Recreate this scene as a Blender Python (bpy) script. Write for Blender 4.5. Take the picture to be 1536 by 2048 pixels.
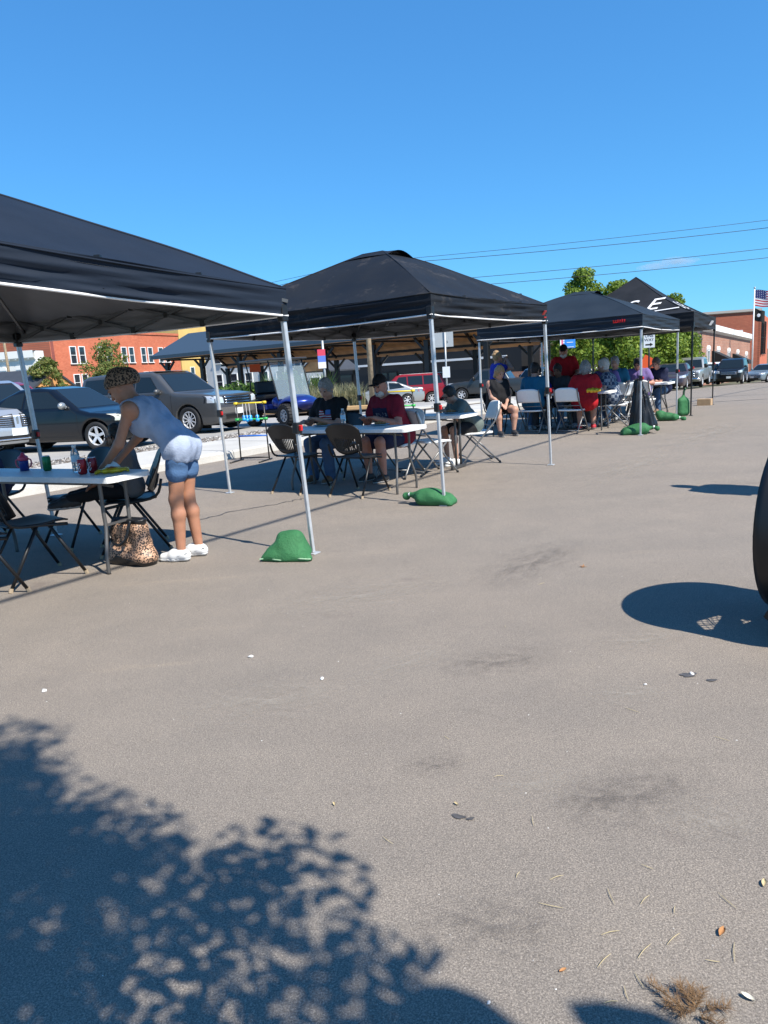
import bpy, math, random
import numpy as np
from mathutils import Vector, Matrix
R = math.radians
for _o in list(bpy.data.objects): bpy.data.objects.remove(_o)
scene = bpy.context.scene
COL = scene.collection
rng = random.Random(7)

# ------------------------------------------------------------------ camera
CAM_H, PITCH, ROLL, FPX = 1.3621, 0.193425, -0.062902, 1440.0
_cp, _sp, _c, _s = math.cos(PITCH), math.sin(PITCH), math.cos(ROLL), math.sin(ROLL)
_right = Vector((_c, _sp * _s, _cp * _s)); _up = Vector((-_s, _sp * _c, _cp * _c)); _fwd = Vector((0, _cp, -_sp))
cam_data = bpy.data.cameras.new('camera'); cam = bpy.data.objects.new('camera', cam_data); COL.objects.link(cam)
cam.matrix_world = Matrix(((_right.x, _up.x, -_fwd.x, 0), (_right.y, _up.y, -_fwd.y, 0), (_right.z, _up.z, -_fwd.z, CAM_H), (0, 0, 0, 1)))
cam_data.sensor_fit = 'HORIZONTAL'; cam_data.sensor_width = 36.0; cam_data.lens = 36.0 * FPX / 1536.0
cam_data.clip_start = 0.05; cam_data.clip_end = 3000
scene.camera = cam

# ------------------------------------------------------------------ sky, sun, exposure
SUN_EL, SUN_AZ = R(50.5), R(134.5)      # azimuth clockwise from +Y
world = bpy.data.worlds.new('World'); scene.world = world; world.use_nodes = True
_nt = world.node_tree; _bg = _nt.nodes['Background']
_sky = _nt.nodes.new('ShaderNodeTexSky'); _sky.sky_type = 'NISHITA'; _sky.sun_disc = False
_sky.sun_elevation = SUN_EL; _sky.sun_rotation = SUN_AZ
_sky.air_density = 1.0; _sky.dust_density = 0.0; _sky.ozone_density = 6.0; _sky.altitude = 200
def _vm(op, a, b):
    n_ = _nt.nodes.new('ShaderNodeVectorMath'); n_.operation = op; _nt.links.new(a, n_.inputs[0]); n_.inputs[1].default_value = b; return n_.outputs[0]
# the camera's own colour response to a deep blue sky, applied evenly to the whole dome
_a = _vm('MULTIPLY', _sky.outputs[0], (0.125, 0.125, 0.125)); _a = _vm('POWER', _a, (0.72, 0.68, 0.62)); _a = _vm('MULTIPLY', _a, (2.2, 5.05, 7.3))
_nt.links.new(_a, _bg.inputs[0]); _bg.inputs[1].default_value = 0.10
sun_data = bpy.data.lights.new('sun', 'SUN'); sun_data.energy = 4.6; sun_data.angle = R(0.53); sun_data.color = (1, 0.94, 0.84)
sun = bpy.data.objects.new('sun', sun_data); COL.objects.link(sun)
_sd = Vector((math.sin(SUN_AZ) * math.cos(SUN_EL), math.cos(SUN_AZ) * math.cos(SUN_EL), math.sin(SUN_EL)))
sun.rotation_euler = _sd.to_track_quat('Z', 'Y').to_euler(); sun.location = (8, -8, 20)
scene.view_settings.view_transform = 'Standard'; scene.view_settings.look = 'None'
scene.view_settings.gamma = 1.0; scene.view_settings.exposure = 0.80; scene.view_settings.use_curve_mapping = False
scene.cycles.max_bounces = 6; scene.cycles.diffuse_bounces = 3; scene.cycles.glossy_bounces = 3
scene.cycles.transmission_bounces = 6; scene.cycles.transparent_max_bounces = 8
scene.cycles.use_denoising = True

# ------------------------------------------------------------------ materials
MATS = {}
def mat(name, col, rough=0.6, metal=0.0, spec=0.5, var=0.0, scale=8.0, bump=0.0, bscale=None, coat=0.0, alpha=1.0, trans=0.0, sheen=0.0, detail=4):
    if name in MATS: return MATS[name]
    m = bpy.data.materials.new(name); m.use_nodes = True; nt = m.node_tree
    b = nt.nodes['Principled BSDF']; b.inputs['Roughness'].default_value = rough; b.inputs['Metallic'].default_value = metal
    b.inputs['Specular IOR Level'].default_value = spec; b.inputs['Coat Weight'].default_value = coat; b.inputs['Coat Roughness'].default_value = 0.04
    b.inputs['Alpha'].default_value = alpha; b.inputs['Transmission Weight'].default_value = trans; b.inputs['Sheen Weight'].default_value = sheen
    c = (*col, 1)
    b.inputs['Base Color'].default_value = c
    if var > 0 or bump > 0:
        tc = nt.nodes.new('ShaderNodeTexCoord')
        nz = nt.nodes.new('ShaderNodeTexNoise'); nz.inputs['Scale'].default_value = scale; nz.inputs['Detail'].default_value = detail
        nt.links.new(tc.outputs['Object'], nz.inputs['Vector'])
        if var > 0:
            rp = nt.nodes.new('ShaderNodeValToRGB')
            rp.color_ramp.elements[0].position = 0.3; rp.color_ramp.elements[1].position = 0.7
            rp.color_ramp.elements[0].color = (*[x * (1 - var) for x in col], 1); rp.color_ramp.elements[1].color = (*[min(1, x * (1 + var)) for x in col], 1)
            nt.links.new(nz.outputs[0], rp.inputs[0]); nt.links.new(rp.outputs[0], b.inputs['Base Color'])
        if bump > 0:
            n2 = nz
            if bscale:
                n2 = nt.nodes.new('ShaderNodeTexNoise'); n2.inputs['Scale'].default_value = bscale; n2.inputs['Detail'].default_value = 5
                nt.links.new(tc.outputs['Object'], n2.inputs['Vector'])
            bp = nt.nodes.new('ShaderNodeBump'); bp.inputs['Strength'].default_value = bump; bp.inputs['Distance'].default_value = 0.02
            nt.links.new(n2.outputs[0], bp.inputs['Height']); nt.links.new(bp.outputs[0], b.inputs['Normal'])
    MATS[name] = m
    return m

class NB:            # small node-building helper
    def __init__(s, name):
        s.m = bpy.data.materials.new(name); s.m.use_nodes = True; s.nt = s.m.node_tree; s.b = s.nt.nodes['Principled BSDF']; MATS[name] = s.m
        s.tc = s.n('ShaderNodeTexCoord')
    def n(s, t, **kw):
        x = s.nt.nodes.new(t)
        for k, v in kw.items():
            if k.startswith('i_'): x.inputs[k[2:].replace('_', ' ')].default_value = v
            else: setattr(x, k, v)
        return x
    def l(s, a, b): s.nt.links.new(a, b)
    def noise(s, scale, detail=4, rough=0.5, vec=None, out=0):
        x = s.n('ShaderNodeTexNoise'); x.inputs['Scale'].default_value = scale; x.inputs['Detail'].default_value = detail; x.inputs['Roughness'].default_value = rough
        s.l(vec or s.tc.outputs['Object'], x.inputs['Vector']); return x.outputs[out]
    def ramp(s, fac, stops):
        x = s.n('ShaderNodeValToRGB'); e = x.color_ramp.elements
        while len(e) < len(stops): e.new(0.5)
        for q, (p_, c) in zip(e, stops): q.position = p_; q.color = (*c, 1) if len(c) == 3 else c
        s.l(fac, x.inputs[0]); return x.outputs[0]
    def mix(s, fac, a, b, mode='MIX'):
        x = s.n('ShaderNodeMix', data_type='RGBA', blend_type=mode)
        if isinstance(fac, (int, float)): x.inputs[0].default_value = fac
        else: s.l(fac, x.inputs[0])
        for v, i in ((a, 6), (b, 7)):
            if isinstance(v, tuple): x.inputs[i].default_value = (*v, 1) if len(v) == 3 else v
            else: s.l(v, x.inputs[i])
        return x.outputs[2]
    def bump(s, h, strength=0.3, dist=0.01):
        x = s.n('ShaderNodeBump'); x.inputs['Strength'].default_value = strength; x.inputs['Distance'].default_value = dist
        s.l(h, x.inputs['Height']); s.l(x.outputs[0], s.b.inputs['Normal'])

# ------------------------------------------------------------------ objects
def link(o, parent=None):
    COL.objects.link(o)
    if parent is not None: o.parent = parent
    return o
def tag(o, label=None, cat=None, group=None, kind=None):
    if label: o['label'] = label
    if cat: o['category'] = cat
    if group: o['group'] = group
    if kind: o['kind'] = kind
    return o
def thing(name, label, cat, loc=(0, 0, 0), rz=0.0, group=None):
    o = bpy.data.objects.new(name, None); o.empty_display_size = 0.1
    link(o); o.location = loc; o.rotation_euler = (0, 0, rz)
    return tag(o, label, cat, group)
def obj(name, V, F, m, parent=None, smooth=False, mats=None, midx=None):
    me = bpy.data.meshes.new(name)
    if isinstance(V, np.ndarray): V = V.tolist()
    if isinstance(F, np.ndarray): F = F.tolist()
    me.from_pydata(V, [], F)
    for x in (mats or [m]): me.materials.append(x)
    if midx is not None: me.polygons.foreach_set('material_index', midx)
    if smooth: me.polygons.foreach_set('use_smooth', [True] * len(me.polygons))
    me.update()
    return link(bpy.data.objects.new(name, me), parent)
def copy_tree(o, parent=None):
    c = o.copy(); COL.objects.link(c); c.parent = parent
    for ch in list(o.children): copy_tree(ch, c)
    return c
def fix_parent(): pass

class MB:
    def __init__(s): s.v = []; s.f = []
    def add(s, V, F):
        n = len(s.v); s.v += [tuple(map(float, q)) for q in V]; s.f += [tuple(i + n for i in f) for f in F]; return s
    def box(s, c, d, rot=None, bev=0.0):
        hx, hy, hz = d[0] / 2, d[1] / 2, d[2] / 2
        if bev > 0:
            b = min(bev, hx * .9, hy * .9, hz * .9); V = []; F = []
            for lx, ly, lz in ((hx - b, hy - b, hz), ):
                pass
            ring = lambda x, y, z: [(-x, -y, z), (x, -y, z), (x, y, z), (-x, y, z)]
            oct_ = lambda x, y, z, b: [(-x + b, -y, z), (x - b, -y, z), (x, -y + b, z), (x, y - b, z), (x - b, y, z), (-x + b, y, z), (-x, y - b, z), (-x, -y + b, z)]
            V = oct_(hx - b, hy - b, -hz, b * .5) + oct_(hx, hy, -hz + b, b) + oct_(hx, hy, hz - b, b) + oct_(hx - b, hy - b, hz, b * .5)
            F = [tuple(range(7, -1, -1)), tuple(range(24, 32))]
            for k in range(3):
                for i in range(8): F.append((k * 8 + i, k * 8 + (i + 1) % 8, k * 8 + 8 + (i + 1) % 8, k * 8 + 8 + i))
        else:
            V = [(x, y, z) for z in (-hz, hz) for x, y in ((-hx, -hy), (hx, -hy), (hx, hy), (-hx, hy))]
            F = [(3, 2, 1, 0), (4, 5, 6, 7), (0, 1, 5, 4), (1, 2, 6, 5), (2, 3, 7, 6), (3, 0, 4, 7)]
        M = rot if rot is not None else Matrix.Identity(3)
        c = Vector(c)
        return s.add([M @ Vector(v) + c for v in V], F)
    def beam(s, a, b, w, h=None, up=(0, 0, 1), bev=0.0):
        a, b = Vector(a), Vector(b); d = b - a; L = d.length; z = d / L
        x = Vector(up).cross(z)
        if x.length < 1e-4: x = Vector((1, 0, 0)).cross(z)
        x.normalize(); y = z.cross(x)
        M = Matrix((x, y, z)).transposed()
        return s.box((a + b) / 2, (w, h or w, L), M, bev)
    def tube(s, pts, r, n=8, closed=False, cap=True):
        P = [Vector(q) for q in pts]; m = len(P); rs = r if isinstance(r, (list, tuple)) else [r] * m
        V = []; F = []; up = None
        for i in range(m):
            if closed: t = P[(i + 1) % m] - P[i - 1]
            else: t = P[min(i + 1, m - 1)] - P[max(i - 1, 0)]
            t.normalize()
            if up is None:
                up = Vector((0, 0, 1)) if abs(t.z) < 0.9 else Vector((1, 0, 0))
            x = up.cross(t)
            if x.length < 1e-5: x = Vector((0, 1, 0)).cross(t)
            x.normalize(); y = t.cross(x); up = y
            for k in range(n):
                a = 2 * math.pi * k / n; V.append(P[i] + (x * math.cos(a) + y * math.sin(a)) * rs[i])
        for i in range(m if closed else m - 1):
            j = (i + 1) % m
            for k in range(n): F.append((i * n + k, i * n + (k + 1) % n, j * n + (k + 1) % n, j * n + k))
        if cap and not closed:
            F.append(tuple(range(n - 1, -1, -1))); F.append(tuple((m - 1) * n + k for k in range(n)))
        return s.add(V, F)
    def lathe(s, prof, n=24, M=None, c=(0, 0, 0), cap=True):
        V = []; F = []; m = len(prof)
        for (r, z) in prof:
            for k in range(n):
                a = 2 * math.pi * k / n; v = Vector((r * math.cos(a), r * math.sin(a), z)); V.append((M @ v if M is not None else v) + Vector(c))
        for i in range(m - 1):
            for k in range(n): F.append((i * n + k, i * n + (k + 1) % n, (i + 1) * n + (k + 1) % n, (i + 1) * n + k))
        if cap and prof[0][0] > 1e-6: F.append(tuple(range(n - 1, -1, -1)))
        if cap and prof[-1][0] > 1e-6: F.append(tuple((m - 1) * n + k for k in range(n)))
        return s.add(V, F)
    def prism(s, poly, h, M=None, c=(0, 0, 0)):   # polygon in xy extruded 0..h along z
        n = len(poly); c = Vector(c)
        V = [Vector((x, y, 0)) for x, y in poly] + [Vector((x, y, h)) for x, y in poly]
        V = [(M @ v if M is not None else v) + c for v in V]
        F = [tuple(range(n - 1, -1, -1)), tuple(range(n, 2 * n))] + [(i, (i + 1) % n, n + (i + 1) % n, n + i) for i in range(n)]
        return s.add(V, F)
    def grid(s, fn, nu, nv):
        V = [fn(i / nu, j / nv) for j in range(nv + 1) for i in range(nu + 1)]
        F = [(j * (nu + 1) + i, j * (nu + 1) + i + 1, (j + 1) * (nu + 1) + i + 1, (j + 1) * (nu + 1) + i) for j in range(nv) for i in range(nu)]
        return s.add(V, F)
    def ell(s, c, r, n=12, m=8, M=None):
        V = []; F = []; c = Vector(c)
        for j in range(1, m):
            th = math.pi * j / m
            for k in range(n):
                a = 2 * math.pi * k / n; v = Vector((r[0] * math.sin(th) * math.cos(a), r[1] * math.sin(th) * math.sin(a), r[2] * math.cos(th)))
                V.append((M @ v if M is not None else v) + c)
        t = Vector((0, 0, r[2])); b = Vector((0, 0, -r[2]))
        V += [(M @ t if M is not None else t) + c, (M @ b if M is not None else b) + c]
        for j in range(m - 2):
            for k in range(n): F.append((j * n + k, (j + 1) * n + k, (j + 1) * n + (k + 1) % n, j * n + (k + 1) % n))
        for k in range(n):
            F.append((len(V) - 2, k, (k + 1) % n)); F.append((len(V) - 1, (m - 2) * n + (k + 1) % n, (m - 2) * n + k))
        return s.add(V, F)
    def obj(s, name, m, parent=None, smooth=False): return obj(name, s.v, s.f, m, parent, smooth)
def rotz(a): return Matrix.Rotation(a, 3, 'Z')
def spl(pts, n=8):            # Catmull-Rom through points
    P = [Vector(q) for q in pts]; out = []
    for i in range(len(P) - 1):
        p0, p1, p2, p3 = P[max(i - 1, 0)], P[i], P[i + 1], P[min(i + 2, len(P) - 1)]
        for k in range(n):
            t = k / n; out.append(0.5 * ((2 * p1) + (p2 - p0) * t + (2 * p0 - 5 * p1 + 4 * p2 - p3) * t * t + (3 * p1 - p0 - 3 * p2 + p3) * t ** 3))
    out.append(P[-1]); return out
def rquad(w, h, r, n=4):      # rounded rectangle polygon centred on 0
    o = []
    for cx, cy, a0 in ((w / 2 - r, h / 2 - r, 0), (-w / 2 + r, h / 2 - r, 90), (-w / 2 + r, -h / 2 + r, 180), (w / 2 - r, -h / 2 + r, 270)):
        for k in range(n + 1):
            a = R(a0 + 90 * k / n); o.append((cx + r * math.cos(a), cy + r * math.sin(a)))
    return o

# ------------------------------------------------------------------ signed-distance fields meshed by surface nets
def surfnet(D, lo, h):
    s = D < 0
    nx, ny, nz = D.shape
    def cells(a): return [a[i:nx - 1 + i, j:ny - 1 + j, k:nz - 1 + k] for i in (0, 1) for j in (0, 1) for k in (0, 1)]
    cs = np.zeros((nx - 1, ny - 1, nz - 1), np.int8)
    for q in cells(s): cs += q
    act = (cs > 0) & (cs < 8)
    idx = -np.ones(act.shape, np.int64); ii = np.argwhere(act); idx[act] = np.arange(len(ii))
    acc = np.zeros((len(ii), 3)); cnt = np.zeros(len(ii))
    cor = [(i, j, k) for i in (0, 1) for j in (0, 1) for k in (0, 1)]
    vals = [D[ii[:, 0] + i, ii[:, 1] + j, ii[:, 2] + k] for i, j, k in cor]
    for a in range(8):
        for b in range(a + 1, 8):
            d = np.array(cor[b]) - np.array(cor[a])
            if np.abs(d).sum() != 1: continue
            va, vb = vals[a], vals[b]; m = (va < 0) != (vb < 0)
            t = va[m] / (va[m] - vb[m])
            acc[m] += np.array(cor[a]) + t[:, None] * d; cnt[m] += 1
    V = (ii + acc / cnt[:, None]) * h + np.array(lo)
    F = []
    for ax in range(3):
        sl0 = [slice(1, -1)] * 3; sl1 = [slice(1, -1)] * 3; sl0[ax] = slice(0, -1); sl1[ax] = slice(1, None)
        A = s[tuple(sl0)]; B = s[tuple(sl1)]; e = np.argwhere(A != B)
        if len(e) == 0: continue
        off = np.ones(3, int); off[ax] = 0; e = e + off
        fl = s[e[:, 0], e[:, 1], e[:, 2]]
        o1, o2 = [(1, 2), (2, 0), (0, 1)][ax]
        def c(d1, d2):
            q = e.copy(); q[:, o1] -= d1; q[:, o2] -= d2; return idx[q[:, 0], q[:, 1], q[:, 2]]
        Q = np.stack([c(1, 1), c(0, 1), c(0, 0), c(1, 0)], 1)
        Q[~fl] = Q[~fl][:, ::-1]; F.append(Q)
    return V, np.concatenate(F)

class Field:
    def __init__(s, lo, hi, h):
        s.lo = np.array(lo, float); s.h = h; s.n = np.ceil((np.array(hi) - s.lo) / h).astype(int) + 1
        s.D = np.full(tuple(s.n), 1.0, np.float32)
    def sub(s, lo, hi):
        a = np.maximum(0, np.floor((np.array(lo) - s.lo) / s.h).astype(int)); b = np.minimum(s.n, np.ceil((np.array(hi) - s.lo) / s.h).astype(int) + 1)
        if (b <= a).any(): return None
        g = [np.arange(a[i], b[i]) * s.h + s.lo[i] for i in range(3)]
        return tuple(slice(a[i], b[i]) for i in range(3)), [g[0].astype(np.float32)[:, None, None], g[1].astype(np.float32)[None, :, None], g[2].astype(np.float32)[None, None, :]]
    def _smin(s, sl, d, k):
        A = s.D[sl]; k = np.float32(max(k, 1e-6)); hh = np.maximum(k - np.abs(A - d), 0)
        s.D[sl] = np.minimum(A, d) - hh * hh * (np.float32(.25) / k)
    def cone(s, a, b, ra, rb, k=0.02, sub=False):
        a = np.array(a, float); b = np.array(b, float); m = max(ra, rb) + k + 3 * s.h
        q = s.sub(np.minimum(a, b) - m, np.maximum(a, b) + m)
        if q is None: return s
        sl, (x, y, z) = q; ba = (b - a).astype(np.float32); L2 = max(float(ba @ ba), 1e-12); x = x - np.float32(a[0]); y = y - np.float32(a[1]); z = z - np.float32(a[2])
        t = np.clip((x * ba[0] + y * ba[1] + z * ba[2]) / np.float32(L2), 0, 1)
        d = np.sqrt((x - t * ba[0]) ** 2 + (y - t * ba[1]) ** 2 + (z - t * ba[2]) ** 2) - (np.float32(ra) + np.float32(rb - ra) * t)
        s._op(sl, d, k, sub); return s
    def ell(s, c, r, M=None, k=0.02, sub=False):
        c = np.array(c, float); r = np.array(r, float); m = r.max() + k + 3 * s.h
        q = s.sub(c - m, c + m)
        if q is None: return s
        sl, (x, y, z) = q; x = x - np.float32(c[0]); y = y - np.float32(c[1]); z = z - np.float32(c[2])
        A = (np.eye(3) if M is None else np.array(M)).astype(np.float32); r = r.astype(np.float32); k0 = 0; k1 = 0
        for i in range(3):
            p_ = (x * A[0, i] + y * A[1, i] + z * A[2, i]) / r[i]; k0 = k0 + p_ * p_; p_ = p_ / r[i]; k1 = k1 + p_ * p_
        k0 = np.sqrt(k0); k1 = np.sqrt(k1)
        d = np.where(k1 > 1e-9, k0 * (k0 - 1) / np.maximum(k1, np.float32(1e-9)), -r.min())
        s._op(sl, d, k, sub); return s
    def _op(s, sl, d, k, sub):
        if sub:
            A = s.D[sl]; d = -d; k = np.float32(max(k, 1e-6)); hh = np.maximum(k - np.abs(A - d), 0)
            s.D[sl] = np.maximum(A, d) + hh * hh * (np.float32(.25) / k)
        else: s._smin(sl, d, k)
    def plane(s, p, n):       # keep the side where (x-p).n < 0
        n = np.array(n, float); n /= np.linalg.norm(n); p = np.array(p, float)
        g = [np.arange(s.n[i]) * s.h + s.lo[i] - p[i] for i in range(3)]
        d = g[0][:, None, None] * n[0] + g[1][None, :, None] * n[1] + g[2][None, None, :] * n[2]
        s.D = np.maximum(s.D, d.astype(np.float32)); return s
    def wave(s, amp, freq, seed=0):
        r = np.random.RandomState(seed); g = [(np.arange(s.n[i]) * s.h + s.lo[i]).astype(np.float32) for i in range(3)]
        d = 0
        for q in range(5):
            f = (r.randn(3) * freq).astype(np.float32); ph = np.float32(r.rand() * 6.28)
            d = d + np.sin(g[0][:, None, None] * f[0] + g[1][None, :, None] * f[1] + g[2][None, None, :] * f[2] + ph)
        near = np.abs(s.D) < .2; s.D = np.where(near, s.D + d * np.float32(amp / 3), s.D); return s
    def fold(s, amp, n, twist=0.0, c=(0, 0)):
        x = (np.arange(s.n[0]) * s.h + s.lo[0] - c[0])[:, None, None]; y = (np.arange(s.n[1]) * s.h + s.lo[1] - c[1])[None, :, None]; z = (np.arange(s.n[2]) * s.h + s.lo[2])[None, None, :]
        a = np.arctan2(y, x); s.D = s.D + (amp * (np.sin(n * a + twist * z) + .6 * np.sin((n * 2 - 3) * a - 1.7 * twist * z + 1))).astype(np.float32); return s
    def mesh(s, name, m, parent=None, smooth=True):
        V, F = surfnet(s.D, s.lo, s.h)
        return obj(name, V, F, m, parent, smooth)

# ------------------------------------------------------------------ street frame and terrain
U = Vector((0.5743, 0.8187, 0)); N = Vector((-0.8187, 0.5743, 0))      # along the street, and across it to the left
ST_AZ = math.atan2(U.y, U.x)
def st(s_, t_, z=0.0): q = U * s_ + N * t_; return Vector((q.x, q.y, z))
def sp_(x, w=3.0): return w * math.log1p(math.exp(x / w)) if x / w < 30 else x
def tz(x, y):
    s_ = x * U.x + y * U.y; t_ = x * N.x + y * N.y
    return -0.033 * (sp_(s_ - 21) - sp_(s_ - 80)) - 0.045 * (sp_(t_ - 20, 2) - sp_(t_ - 34, 2)) * (1 if s_ > 0 else 1)
def on(x, y, dz=0.0): return Vector((x, y, tz(x, y) + dz))

# ================================================================== GROUND
def asphalt_mat(name, base, warm=1.0):
    q = NB(name); o = q.tc.outputs['Object']
    n_big = q.noise(0.35, 5, 0.6); n_mid = q.noise(2.3, 6, 0.65); n_f = q.noise(210, 2, 0.75); n_ff = q.noise(620, 2, 0.7)
    b = base
    col = q.ramp(n_f, [(0.25, tuple(x * 0.50 for x in b)), (0.5, tuple(x * 0.97 for x in b)), (0.72, tuple(min(1, x * 1.65) for x in b))])
    col2 = q.ramp(n_ff, [(0.3, (0.60, 0.60, 0.62)), (0.6, (1.12, 1.12, 1.12)), (0.75, (1.7, 1.68, 1.62))])
    c = q.mix(0.85, col, col2, 'MULTIPLY')
    c = q.mix(0.75, c, q.ramp(n_mid, [(0.3, (0.90, 0.90, 0.91)), (0.7, (1.07, 1.06, 1.05))]), 'MULTIPLY')
    c = q.mix(0.9, c, q.ramp(n_big, [(0.3, (0.93, 0.95, 0.96)), (0.68, (1.05, 1.04, 1.02))]), 'MULTIPLY')
    # stretched wear streaks along the street and old oil spots
    mp = q.n('ShaderNodeMapping'); q.l(o, mp.inputs[0]); mp.inputs['Rotation'].default_value = (0, 0, -ST_AZ); mp.inputs['Scale'].default_value = (0.25, 1.6, 1)
    c = q.mix(0.8, c, q.ramp(q.noise(1.1, 4, 0.55, mp.outputs[0]), [(0.35, (0.95, 0.95, 0.955)), (0.66, (1.04, 1.035, 1.03))]), 'MULTIPLY')
    spots = q.ramp(q.noise(1.7, 3, 0.5), [(0.66, (1, 1, 1)), (0.74, (0.80, 0.78, 0.80))])
    c = q.mix(0.8, c, spots, 'MULTIPLY')
    vo = q.n('ShaderNodeTexVoronoi', feature='F1'); vo.inputs['Scale'].default_value = 48; q.l(o, vo.inputs['Vector'])
    sp = q.ramp(vo.outputs['Distance'], [(0.05, (1, 1, 1)), (0.12, (0, 0, 0))])
    rare = q.ramp(q.noise(37, 1, 0.5), [(0.60, (0, 0, 0)), (0.66, (1, 1, 1))])
    sm = q.n('ShaderNodeMath', operation='MULTIPLY'); q.l(sp, sm.inputs[0]); q.l(rare, sm.inputs[1])
    c = q.mix(sm.outputs[0], c, (0.42, 0.40, 0.37))
    v3_ = q.n('ShaderNodeTexVoronoi', feature='F1'); v3_.inputs['Scale'].default_value = 260; q.l(o, v3_.inputs['Vector'])
    c = q.mix(0.42, c, q.ramp(v3_.outputs['Color'], [(0.15, (0.55, 0.54, 0.55)), (0.5, (1.0, 1.0, 1.0)), (0.9, (1.5, 1.47, 1.42))]), 'MULTIPLY')
    scuff = q.ramp(q.noise(3.1, 8, 0.75), [(0.60, (1, 1, 1)), (0.70, (0.84, 0.83, 0.84))])
    c = q.mix(0.7, c, scuff, 'MULTIPLY')
    dusty = q.ramp(q.noise(2.2, 7, 0.7, mp.outputs[0]), [(0.60, (1, 1, 1)), (0.72, (1.16, 1.13, 1.06))])
    c = q.mix(0.7, c, dusty, 'MULTIPLY')
    # hairline cracks, masked so they come and go
    wv = q.n('ShaderNodeVectorMath', operation='ADD'); q.l(o, wv.inputs[0])
    wn = q.n('ShaderNodeTexNoise'); wn.inputs['Scale'].default_value = 1.3; wn.inputs['Detail'].default_value = 4; q.l(o, wn.inputs['Vector']); q.l(wn.outputs[1], wv.inputs[1])
    v2 = q.n('ShaderNodeTexVoronoi', feature='DISTANCE_TO_EDGE'); v2.inputs['Scale'].default_value = 0.22; q.l(wv.outputs[0], v2.inputs['Vector'])
    cr = q.ramp(v2.outputs['Distance'], [(0.0, (1, 1, 1)), (0.0016, (0, 0, 0))])
    cm = q.ramp(q.noise(0.5, 2), [(0.57, (0, 0, 0)), (0.66, (0.5, 0.5, 0.5))])
    s2 = q.n('ShaderNodeMath', operation='MULTIPLY'); q.l(cr, s2.inputs[0]); q.l(cm, s2.inputs[1])
    c = q.mix(s2.outputs[0], c, tuple(x * 0.5 for x in b))
    q.l(c, q.b.inputs['Base Color']); q.b.inputs['Roughness'].default_value = 0.88; q.b.inputs['Specular IOR Level'].default_value = 0.3
    ad = q.n('ShaderNodeMath', operation='ADD'); q.l(n_f, ad.inputs[0]); q.l(n_ff, ad.inputs[1])
    q.bump(ad.outputs[0], 0.5, 0.004)
    return q.m
M_ASPH = asphalt_mat('asphalt', (0.232, 0.201, 0.170))
def conc_mat(name, base):
    q = NB(name)
    c = q.ramp(q.noise(60, 4, 0.7), [(0.3, tuple(x * 0.82 for x in base)), (0.7, tuple(min(1, x * 1.1) for x in base))])
    c = q.mix(0.8, c, q.ramp(q.noise(0.9, 5, 0.6), [(0.3, (0.80, 0.79, 0.77)), (0.65, (1.05, 1.05, 1.04))]), 'MULTIPLY')
    q.l(c, q.b.inputs['Base Color']); q.b.inputs['Roughness'].default_value = 0.9; q.bump(q.noise(120, 3), 0.3, 0.004)
    return q.m
M_CONC = conc_mat('sidewalk_concrete', (0.50, 0.485, 0.455)); M_LOT = conc_mat('lot_concrete', (0.34, 0.33, 0.315))
q = NB('far_ground')
q.l(q.ramp(q.noise(0.4, 6, 0.65), [(0.3, (0.05, 0.06, 0.03)), (0.6, (0.12, 0.115, 0.075)), (0.75, (0.17, 0.155, 0.12))]), q.b.inputs['Base Color']); q.b.inputs['Roughness'].default_value = 1.0
M_GROUND = q.m
M_SOIL = mat('mulch_soil', (0.10, 0.07, 0.045), 0.95, var=0.5, scale=30, bump=0.5)
q = NB('gravel_stone'); oi = q.n('ShaderNodeNewGeometry')
q.l(q.ramp(oi.outputs['Random Per Island'], [(0.0, (0.05, 0.05, 0.055)), (0.4, (0.16, 0.15, 0.14)), (0.8, (0.30, 0.28, 0.26)), (1.0, (0.5, 0.48, 0.45))]), q.b.inputs['Base Color']); q.b.inputs['Roughness'].default_value = 0.85
M_STONE = q.m

def strip(name, s0, s1, t0, t1, dz, m, ns=None, nt=None, kind='structure', skirt=0.0, parent=None):
    ns = ns or max(2, int((s1 - s0) / 1.5)); nt = nt or max(2, int((t1 - t0) / 1.5)); mb = MB()
    def fn(a, b):
        q = st(s0 + (s1 - s0) * a, t0 + (t1 - t0) * b); return (q.x, q.y, tz(q.x, q.y) + dz)
    mb.grid(fn, ns, nt)
    if skirt:
        for a0, b0, a1, b1, n_ in ((0, 0, 1, 0, ns), (1, 0, 1, 1, nt), (1, 1, 0, 1, ns), (0, 1, 0, 0, nt)):
            def f2(a, b):
                q = Vector(fn(a0 + (a1 - a0) * a, b0 + (b1 - b0) * a)); q.z -= skirt * (1 - b); return q
            mb.grid(f2, n_, 1)
    o = mb.obj(name, m, parent)
    if kind and parent is None: o['kind'] = kind
    return o
def ngrid(name, xs, ys, dz, m):
    V = [(x, y, tz(x, y) + dz) for y in ys for x in xs]; nx = len(xs)
    F = [(j * nx + i, j * nx + i + 1, (j + 1) * nx + i + 1, (j + 1) * nx + i) for j in range(len(ys) - 1) for i in range(nx - 1)]
    o = obj(name, V, F, m); o['kind'] = 'structure'; return o
_ax = [-900, -600, -400, -250, -150] + list(range(-100, 101, 4)) + [150, 250, 400, 600, 900]
_ay = [-60, -30] + list(range(-12, 140, 4)) + [160, 200, 260, 350, 500, 700, 1000, 1500]
ngrid('ground', _ax, _ay, -0.03, M_GROUND)
strip('road', -8, 110, -16, 9.5, 0.0, M_ASPH)
strip('parking_lot', -8, 75, 13.2, 60, 0.04, M_LOT, skirt=0.14)
strip('gravel_bed', -8, 26, 11.6, 13.2, 0.06, M_SOIL)
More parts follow.
